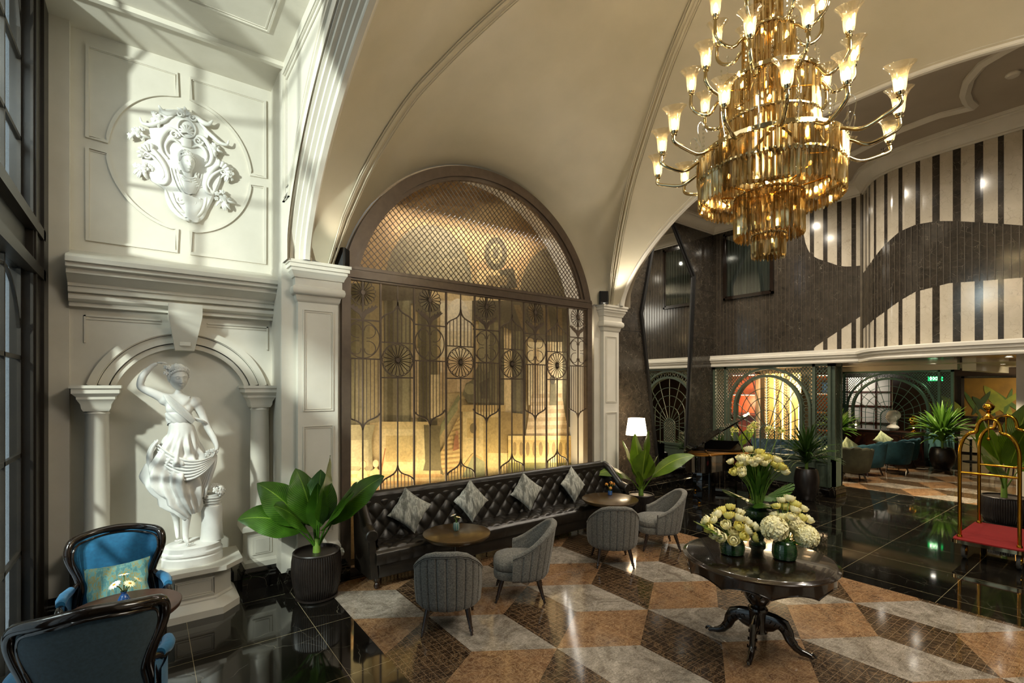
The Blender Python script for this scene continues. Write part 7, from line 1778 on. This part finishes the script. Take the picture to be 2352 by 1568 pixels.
def broad_plant(x, y, r, h, leaves, label, mat='leaf', trunk=.16):
    t_ = thing('potted_plant', label, 'potted plant', (x, y, 0)); zt = ribbed_pot(t_, r, h)
    s_ = MB(); s_.tube([(0, 0, zt-.02), (0, .0, zt+trunk*.5), (.005, 0, zt+trunk)], [.045, .038, .03], 12); s_.build('trunk', 'stem', t_)
    for i, (az, L, w_, e0, e1, tw) in enumerate(leaves):
        m = MB(); leaf(m, (.012*cos(radians(az)), .012*sin(radians(az)), zt+trunk*.4), radians(az), L, w_, radians(e0), radians(e1), twist=radians(tw), fold=.12, wave=.012, seed=i, petiole=.28, nL=26, nW=10); m.build('leaf', mat, t_, normals=False, angle=80)
    return t_
# angles: picture right is about -37 deg, picture left 143, towards camera 233
broad_plant(1.535, 5.72, .262, .50, [(150, .98, .50, 66, 26, -48), (130, .92, .48, 84, 58, -20), (-52, 1.05, .46, 86, 74, 30), (-34, 1.10, .50, 62, 26, 48), (-46, .90, .36, 70, 40, 30), (172, .92, .46, 56, -12, -55), (205, .80, .44, 66, 22, -50), (60, .86, .40, 86, 70, 10), (262, .74, .24, 88, 80, 10), (-62, .86, .46, 66, 30, 45), (100, .8, .36, 84, 60, -15)],
            'tall broad leaved plant in a ribbed dark pot beside the left pier', 'leaf')
broad_plant(6.92, 5.52, .235, .46, [(140, .95, .46, 80, 58, -20), (100, 1.02, .46, 88, 78, 0), (-50, 1.08, .44, 88, 78, 20), (-38, 1.16, .36, 58, 2, 50), (150, .98, .26, 58, -34, -50), (240, .80, .40, 82, 64, -30), (-70, .74, .28, 74, 56, 20), (200, .4, .14, 80, 60, 0)],
            'broad leaved plant in a ribbed grey pot below the floor lamp', 'leaf2')
broad_plant(11.75, 1.70, .31, .46, [(150, 1.15, .46, 74, 30, -40), (120, 1.6, .62, 84, 62, -20), (-40, 1.6, .62, 82, 62, 20), (240, 1.4, .56, 82, 52, -10), (-60, 1.3, .56, 66, 26, 40), (170, .95, .36, 62, 14, -45), (60, 1.3, .5, 80, 60, 0)],
            'large banana leaved plant in a black ribbed pot behind the luggage trolley', 'leaf2', trunk=.35)
def spiky(x, y, z, pot, n, L, w_, label, mat='leafd', trunk=.1, seed=1, lo=-50, name='potted_dracaena', cone=None):
    rnd = random.Random(seed); t_ = thing(name, label, 'potted plant', (x, y, z))
    r, h = pot; p = MB(); p.lathe([(r*.55, 0), (r*.62, .02), (r*.92, h*.35), (r, h*.65), (r*.9, h*.9), (r*.78, h), (r*.70, h), (r*.68, h*.93)], 40, cap=True); p.build('pot', 'cergreen' if mat == 'x' else 'pot', t_)
    s_ = MB(); s_.tube([(0, 0, h*.8), (0, 0, h+trunk)], .03, 8); s_.build('trunk', 'stem', t_)
    m = MB()
    for k in range(n):
        az = rnd.uniform(0, 2*pi); q = k/n; e0 = radians(88-65*q+rnd.uniform(-8, 8)); e1 = radians(70-120*q+rnd.uniform(-15, 10)); LL = L*rnd.uniform(.75, 1.05)*(1-.1*q)
        leaf(m, (0, 0, h+trunk*rnd.uniform(.3, 1)), az, LL, w_, e0, e1, nL=10, nW=2, fold=.5, shape=1, petiole=.02, seed=k)
    o = m.build('foliage', mat, t_, normals=False, angle=80); o['kind'] = 'stuff'; return t_
spiky(10.95, 4.50, 0, (.235, .66), 110, .78, .045, 'dark dracaena with arching strap leaves in a glazed pot at the trellis corner', seed=2, trunk=.28)
spiky(11.2, 6.58, 0, (.18, .50), 70, .55, .045, 'dark spiky plant behind the grand piano', seed=5, trunk=.25)
spiky(18.05, 3.86, 0, (.30, .62), 130, 1.0, .07, 'bright green strap leaved plant in a dark pot right of the cabinet', 'blade', seed=3, trunk=.45)
spiky(17.6, 6.32, 0, (.28, .75), 90, .85, .06, 'bright green spiky plant in front of the lit bookcase', 'blade', seed=8, trunk=.25)
tb = thing('table_foliage', 'low bowl of yellow green foliage on the coffee table', 'plant', (14.72, 5.44, .44)); b = MB(); b.lathe([(.12, 0), (.2, .06), (.2, .08), (.17, .07)], 24); b.build('bowl', 'pot', tb); m = MB(); rnd = random.Random(4)
for k in range(60): leaf(m, (0, 0, .07), rnd.uniform(0, 6.3), rnd.uniform(.2, .42), .05, radians(rnd.uniform(20, 80)), radians(rnd.uniform(-20, 20)), nL=6, nW=2, fold=.3, petiole=.05, seed=k)
o = m.build('foliage', 'leaf2', tb, normals=False); o['kind'] = 'stuff'
broad_plant(13.25, 7.15, .22, .45, [(150, .9, .34, 76, 30, 0), (-30, .9, .34, 76, 30, 0), (240, .8, .34, 80, 40, 0), (100, .8, .3, 80, 40, 0)], 'green leafy plant inside the lit room behind the trellis', 'leaf2')
# ---- flowers
def bloom(r, seed, n=(5, 7, 8)):
    rnd = random.Random(seed); mb = MB()
    for li, k_ in enumerate(n):
        R_ = r*(.42, .70, .96)[li]; top = radians((78, 56, 30)[li]); bot = radians(-60); half = (1.0, .72, .60)[li]
        for k in range(k_):
            a0 = 2*pi*k/k_+li*.6+rnd.uniform(-.15, .15); ph = rnd.uniform(0, 6); tilt = rnd.uniform(.92, 1.06)
            def f(u, v):
                s_ = (u-.5)*2; az = a0+half*s_*(.55+.45*v); el = bot+(top-bot)*v-.14*s_*s_*v
                rr = R_*tilt*(1+.16*max(0, v-.72)/.28*(1+.5*sin(5*s_+ph)))+.012*r*(k % 2)
                return (rr*cos(el)*cos(az), rr*cos(el)*sin(az), rr*.82*sin(el)+.06*r*sin(6*s_+ph)*v*v)
            mb.grid(f, 6, 6)
    mb.sphere((0, 0, .1*r), (r*.30, r*.30, r*.38), 8, 6); return mb
def daisy(mb_p, mb_c, c, d, r, n=14):
    q = Vector((0, 0, 1)).rotation_difference(Vector(d).normalized()).to_matrix().to_4x4(); m = Matrix.Translation(c) @ q
    p = MB()
    for k in range(n):
        a = 2*pi*k/n; p.grid(lambda u, v, a=a: (lambda s_, rr, w_: (rr*cos(a)-w_*sin(a), rr*sin(a)+w_*cos(a), .12*r*v-.10*r*v*v*2))((u-.5)*2, r*(.2+.8*v), r*.16*sin(pi*(.15+.80*v))**.6*(u-.5)*2), 2, 4)
    mb_p.merge(p, m); s_ = MB(); s_.sphere((0, 0, .02*r), (r*.24, r*.24, r*.14), 12, 6); mb_c.merge(s_, m)
def flower(kind, base, head, r, mat, label, group, seed=1, centre='yolk'):
    """A cut flower: stem from the vase to the head; top-level thing with stem and bloom parts."""
    t_ = thing({'rose': 'cut_flower', 'daisy': 'daisy', 'mop': 'hydrangea_flower', 'star': 'orchid_flower'}[kind], label, 'flower', base, 0, group)
    b = Vector(base); h = Vector(head)-b; s_ = MB(); mid = h*.5+Vector((h.x*-.15, h.y*-.15, h.z*.1)); s_.tube(smooth([(0, 0, 0), tuple(mid), tuple(h)], 5), .0035, 5); s_.build('stem', 'stem', t_)
    d = (h-mid); d.z = abs(d.z)+.02
    if kind == 'rose':
        rot = Vector((0, 0, 1)).rotation_difference(d.normalized()).to_matrix().to_4x4(); m = MB().merge(bloom(r, seed), Matrix.Translation(h) @ rot); m.build('bloom', mat, t_, normals=False, angle=80)
    elif kind == 'mop':
        m = MB(); rnd = random.Random(seed)
        for k in range(120):
            z = rnd.uniform(-.75, 1); a = rnd.uniform(0, 2*pi); c_ = sqrt(1-z*z); dd = Vector((c_*cos(a), c_*sin(a), z)); q = Vector((0, 0, 1)).rotation_difference(dd).to_matrix().to_4x4()
            f = MB()
            for i in range(4):
                aa = pi/2*i+rnd.random(); f.add([(0, 0, 0), (.3*r*cos(aa-.5), .3*r*sin(aa-.5), .05*r), (.36*r*cos(aa), .36*r*sin(aa), .09*r), (.3*r*cos(aa+.5), .3*r*sin(aa+.5), .05*r)], [(0, 1, 2, 3)])
            m.merge(f, Matrix.Translation(h+dd*r*.86) @ q)
        m.sphere(tuple(h), r*.82, 16, 10); m.build('bloom', mat, t_, normals=False, angle=30)
    elif kind == 'daisy':
        p, c = MB(), MB(); daisy(p, c, h, d, r); p.build('petals', mat, t_, normals=False, angle=80); c.build('centre', centre, t_)
    else:
        p, c = MB(), MB(); rnd = random.Random(seed)
        for k in range(9):
            dd = Vector((rnd.uniform(-1, 1), rnd.uniform(-1, 1), rnd.uniform(-.4, 1))).normalized(); daisy(p, c, h+dd*r*.6, dd, r*.55, 5)
        p.build('petals', mat, t_, normals=False, angle=80); c.build('centre', centre, t_)
    return t_
# vases on the big table (top at z=.82)
ZT = .82
def vase(x, y, z, prof, mat, label, n=48, ribs=0, ribd=0):
    return MB().lathe(prof, n, ribs=ribs, ribd=ribd).build('vase', mat, None, loc=(x, y, z), tag=(label, 'vase'))
VA = (4.30, 2.40); VB = (4.545, 2.05); VC = (4.76, 2.40)
def inner(p, t_=.006): return p+[(max(.001, p[-1][0]-t_), p[-1][1]), (max(.001, p[-1][0]-t_-.004), p[-1][1]-.03)]
vase(*VA, ZT, inner([(.085, 0), (.100, .01), (.110, .05), (.108, .09), (.095, .125), (.070, .145), (.060, .155), (.066, .165), (.068, .17)]), 'cergreen', 'squat green ringed vase of roses on the left of the big table')
vase(*VB, ZT, inner([(.075, 0), (.092, .01), (.102, .05), (.100, .10), (.090, .14), (.070, .155), (.066, .165)]), 'cergreen', 'squat green ringed vase nearest the camera on the big table')
vase(*VC, ZT, inner([(.075, 0), (.075, .02), (.055, .04), (.058, .055), (.085, .13), (.098, .19), (.085, .22), (.08, .225), (.125, .27), (.135, .30), (.125, .34), (.075, .36), (.085, .385), (.10, .40)]), 'cergreen', 'tall green footed vase holding the high bouquet at the back of the big table')
rnd = random.Random(12)
# low bouquet left (cluster of blooms), positions relative to the vase
def cluster(c, z0, items, group, label, mat_fn, rad=(.028, .036)):
    for i, (dx, dy, dz) in enumerate(items):
        flower('rose', (c[0]+dx*.15, c[1]+dy*.15, z0), (c[0]+dx, c[1]+dy, z0+dz), rnd.uniform(*rad), mat_fn(i), label, group, seed=i)
# picture-right unit vector R=(.80,-.60), picture-depth F=(.60,.80)
def rel(a, b): return (.80*a+.60*b, -.60*a+.80*b)
def pc(i): return 'petal' if i % 3 else 'petaly'
itA = []
for a, b, dz in ((-.22, -.03, .09), (-.14, -.10, .03), (-.04, -.12, .01), (.06, -.10, .04), (-.17, .0, .16), (-.08, -.06, .13), (.03, -.07, .12), (.12, -.05, .08), (-.12, .05, .20), (-.02, .02, .20), (.07, .0, .18), (.16, .02, .13), (.02, .08, .26), (-.22, .05, .14), (.21, -.02, .10), (-.06, .10, .22), (.11, .08, .21), (-.18, -.07, .05), (.18, -.07, .02), (.0, -.03, .06)):
    x, y = rel(a, b); itA.append((x, y, dz))
cluster(VA, ZT+.15, itA, 'cream roses in the left vase', 'cream or yellow rose in the squat left vase on the big table', pc, (.042, .056))
itC = []
for k in range(34):
    a = -.25+.5*((k*.618) % 1); b = rnd.uniform(-.16, .14); dz = .38+.13*(1-(a/.25)**2)+rnd.uniform(-.05, .04)+.25*min(0, b)
    x, y = rel(a, b); itC.append((x, y, dz))
cluster(VC, ZT+.36, itC, 'cream roses in the tall bouquet', 'cream or yellow rose in the high bouquet of the tall green vase', pc, (.036, .050))
for i, (a, b, dz) in enumerate(((-.22, 0, .82), (-.05, .02, .84), (.0, .05, .87), (.11, -.02, .83), (.23, .0, .82))):
    x, y = rel(a, b); flower('star', (VC[0]+x*.2, VC[1]+y*.2, ZT+.37), (VC[0]+x, VC[1]+y, ZT+.33+dz-.05), .055, 'petaly', 'yellow green star flower rising on a long stem above the tall bouquet', 'tall star flowers above the bouquet', seed=i, centre='stem')
for i, (a, b, dz, r) in enumerate(((-.11, -.04, .13, .115), (.17, -.04, .06, .105), (.11, .04, .15, .09))):
    x, y = rel(a, b); flower('mop', (VB[0]+x*.2, VB[1]+y*.2, ZT+.14), (VB[0]+x, VB[1]+y, ZT+.15+dz), r, 'petal', ['large cream hydrangea head at the left of the near vase', 'large cream hydrangea head hanging at the right of the near vase', 'cream hydrangea head at the back right of the near vase'][i], 'hydrangeas in the near vase', seed=i)
itB = []
for a, b, dz in ((-.03, .08, .30), (.03, .10, .35), (.09, .08, .37), (.14, .08, .32), (.21, .06, .28), (.01, .03, .22), (.16, .0, .22), (-.04, .10, .22), (.22, .0, .20), (.07, .12, .28), (.03, -.06, .24), (.11, .02, .28)):
    x, y = rel(a, b); itB.append((x, y, dz))
cluster(VB, ZT+.15, itB, 'cream roses in the near vase', 'cream or yellow rose rising behind the hydrangeas of the near vase', pc, (.036, .05))
# foliage in the bouquets
def monstera(base, az, L, e0, e1, label):
    m = MB(); w_ = L*.85; p0 = Vector(base); n = 36; d = Vector((cos(az)*cos(e0), sin(az)*cos(e0), sin(e0))); s_ = Vector((-sin(az), cos(az), 0)); up = s_.cross(d)*-1
    c = p0+d*L*.3
    def edge(t_):
        a = 2*pi*t_; r = .5*L*(1-.15*cos(a)); 
        k = (t_*14) % 1
        if .12 < t_ < .88 and k > .72: r *= .45
        return c+d*(L*.35+r*1.1*-cos(a)*1.0)+s_*(r*sin(a)*.9)+up*(-.10*L*sin(a)**2)
    vs = [c+d*L*.1]+[edge(i/140) for i in range(141)]; fs = [(0, i, i+1) for i in range(1, 141)]
    b0 = len(m.v); m.add(vs, fs)
    for i in range(len(vs)): m.uv[b0+i] = (.0 if i == 0 else .9, (i/140) % 1)
    m.tube([tuple(p0), tuple(c)], .004, 6)
    return m
def addleaf(m, label, group, base, mat='leaf'):
    m.v = [(x-base[0], y-base[1], z-base[2]) for x, y, z in m.v]; return m.build('cut_leaf', mat, None, loc=base, normals=False, angle=80, tag=(label, 'leaf', group))
azL = atan2(.60, -.80); azR = atan2(-.60, .80)
addleaf(monstera((VA[0], VA[1], ZT+.16), azL+.1, .30, radians(22), 0, ''), 'split monstera leaf at the far left of the low bouquet', None, (VA[0], VA[1], ZT+.16), 'leaf2')
for a, L, e, lb in ((azL+.2, .30, 22, 'pale split leaf spreading left under the high bouquet'), (azL+1.6, .30, 8, 'broad green leaf folded over the front rim of the tall vase'), (azR-.1, .30, 30, 'green leaf spreading right under the high bouquet'), (azR-1.2, .26, 6, 'broad green leaf at the right front rim of the tall vase')):
    addleaf(monstera((VC[0], VC[1], ZT+.40), a, L, radians(e), 0, ''), lb, None, (VC[0], VC[1], ZT+.40), 'leaf')
fg = MB(); rr = random.Random(3)
for k in range(90):
    a = rr.uniform(0, 2*pi); leaf(fg, (VC[0], VC[1], ZT+.38+rr.uniform(0, .12)), a, rr.uniform(.22, .42), .045, radians(rr.uniform(60, 88)), radians(rr.uniform(40, 80)), nL=6, nW=2, petiole=.3, seed=k)
addleaf(fg, 'mass of green stems and leaves below the roses of the high bouquet', None, (VC[0], VC[1], ZT+.38), 'leaf')['kind'] = 'stuff'
eu = MB(); b0 = Vector((VB[0], VB[1], ZT+.16)); x, y = rel(.30, 0); tip = Vector((VB[0]+x, VB[1]+y, ZT+.14))
eu.tube(smooth([tuple(b0), tuple((b0+tip)/2+Vector((0, 0, .06))), tuple(tip)], 6), .003, 5)
for k in range(8):
    q = .5+.5*k/8; p = b0.lerp(tip, q)+Vector((0, 0, .06*sin(pi*q))); n0 = len(eu.v); eu.add([tuple(p)]+[(p.x+.028*cos(a)+.01*(k % 2), p.y+.018*cos(a)-.01, p.z+.026*sin(a)+(.02 if k % 2 else -.02)) for a in [2*pi*i/12 for i in range(12)]], [(0, i, i % 12+1) for i in range(1, 13)])
    for i in range(n0, len(eu.v)): eu.uv[i] = (.4, .3)
addleaf(eu, 'round leaved eucalyptus sprig drooping right of the near vase', None, tuple(b0), 'leaf')
lf = MB(); leaf(lf, (VB[0]+.02, VB[1]-.02, ZT+.15), azR-.5, .22, .11, radians(20), radians(-40), petiole=.1); addleaf(lf, 'green leaf drooping over the near vase rim', None, (VB[0]+.02, VB[1]-.02, ZT+.15), 'leaf')
# ---- small vases
vase(-.13, 4.63, .70, inner([(.032, 0), (.040, .01), (.042, .04), (.040, .07), (.028, .10), (.016, .118), (.018, .13), (.022, .135)]), 'cerblue', 'small blue ribbed bud vase on the table between the blue armchairs')
for i, (dx, dy, dz, r, mt_, lb) in enumerate(((-.055, -.03, .075, .042, 'daisy', 'white daisy at the left of the blue vase'), (.0, .02, .125, .036, 'daisy', 'white daisy at the top of the blue vase'), (.035, -.03, .065, .040, 'petal', 'cream daisy at the front of the blue vase'), (.085, .0, .075, .036, 'petal', 'cream daisy at the right of the blue vase'))):
    flower('daisy', (-.13, 4.63, .80), (-.13+dx, 4.63+dy, .83+dz), r, mt_, lb, None, seed=i)
vase(2.985, 5.12, .62, inner([(.024, 0), (.032, .01), (.038, .04), (.037, .07), (.030, .095), (.026, .10)]), 'certeal', 'small teal striped vase on the first round table', ribs=11, ribd=.004)
for i, (dx, dy, dz, r, mt_, lb) in enumerate(((-.03, .02, .085, .036, 'daisy', 'white daisy in the teal striped vase, upper left'), (.02, -.01, .06, .034, 'petal', 'cream daisy in the teal striped vase, lower right'), (.01, .03, .04, .028, 'daisy', 'small white daisy at the back of the teal striped vase'))):
    flower('daisy', (2.985, 5.12, .70), (2.985+dx, 5.12+dy, .725+dz), r, mt_, lb, None, seed=i)
vase(5.93, 5.34, .62, inner([(.028, 0), (.034, .005), (.034, .06), (.032, .065)]), 'cerblue', 'small blue bud vase on the second round table')
for i, (dx, dy, dz, lb) in enumerate(((-.05, .03, .09, 'orange flower leaning left in the second table vase'), (.02, .0, .11, 'orange flower at the top of the second table vase'), (.05, -.03, .09, 'orange flower at the right of the second table vase'), (.0, -.01, .03, 'orange flower low in the second table vase'))):
    flower('star', (5.93, 5.34, .67), (5.93+dx, 5.34+dy, .70+dz), .036, 'petalo', lb, None, seed=i+20, centre='petalo')
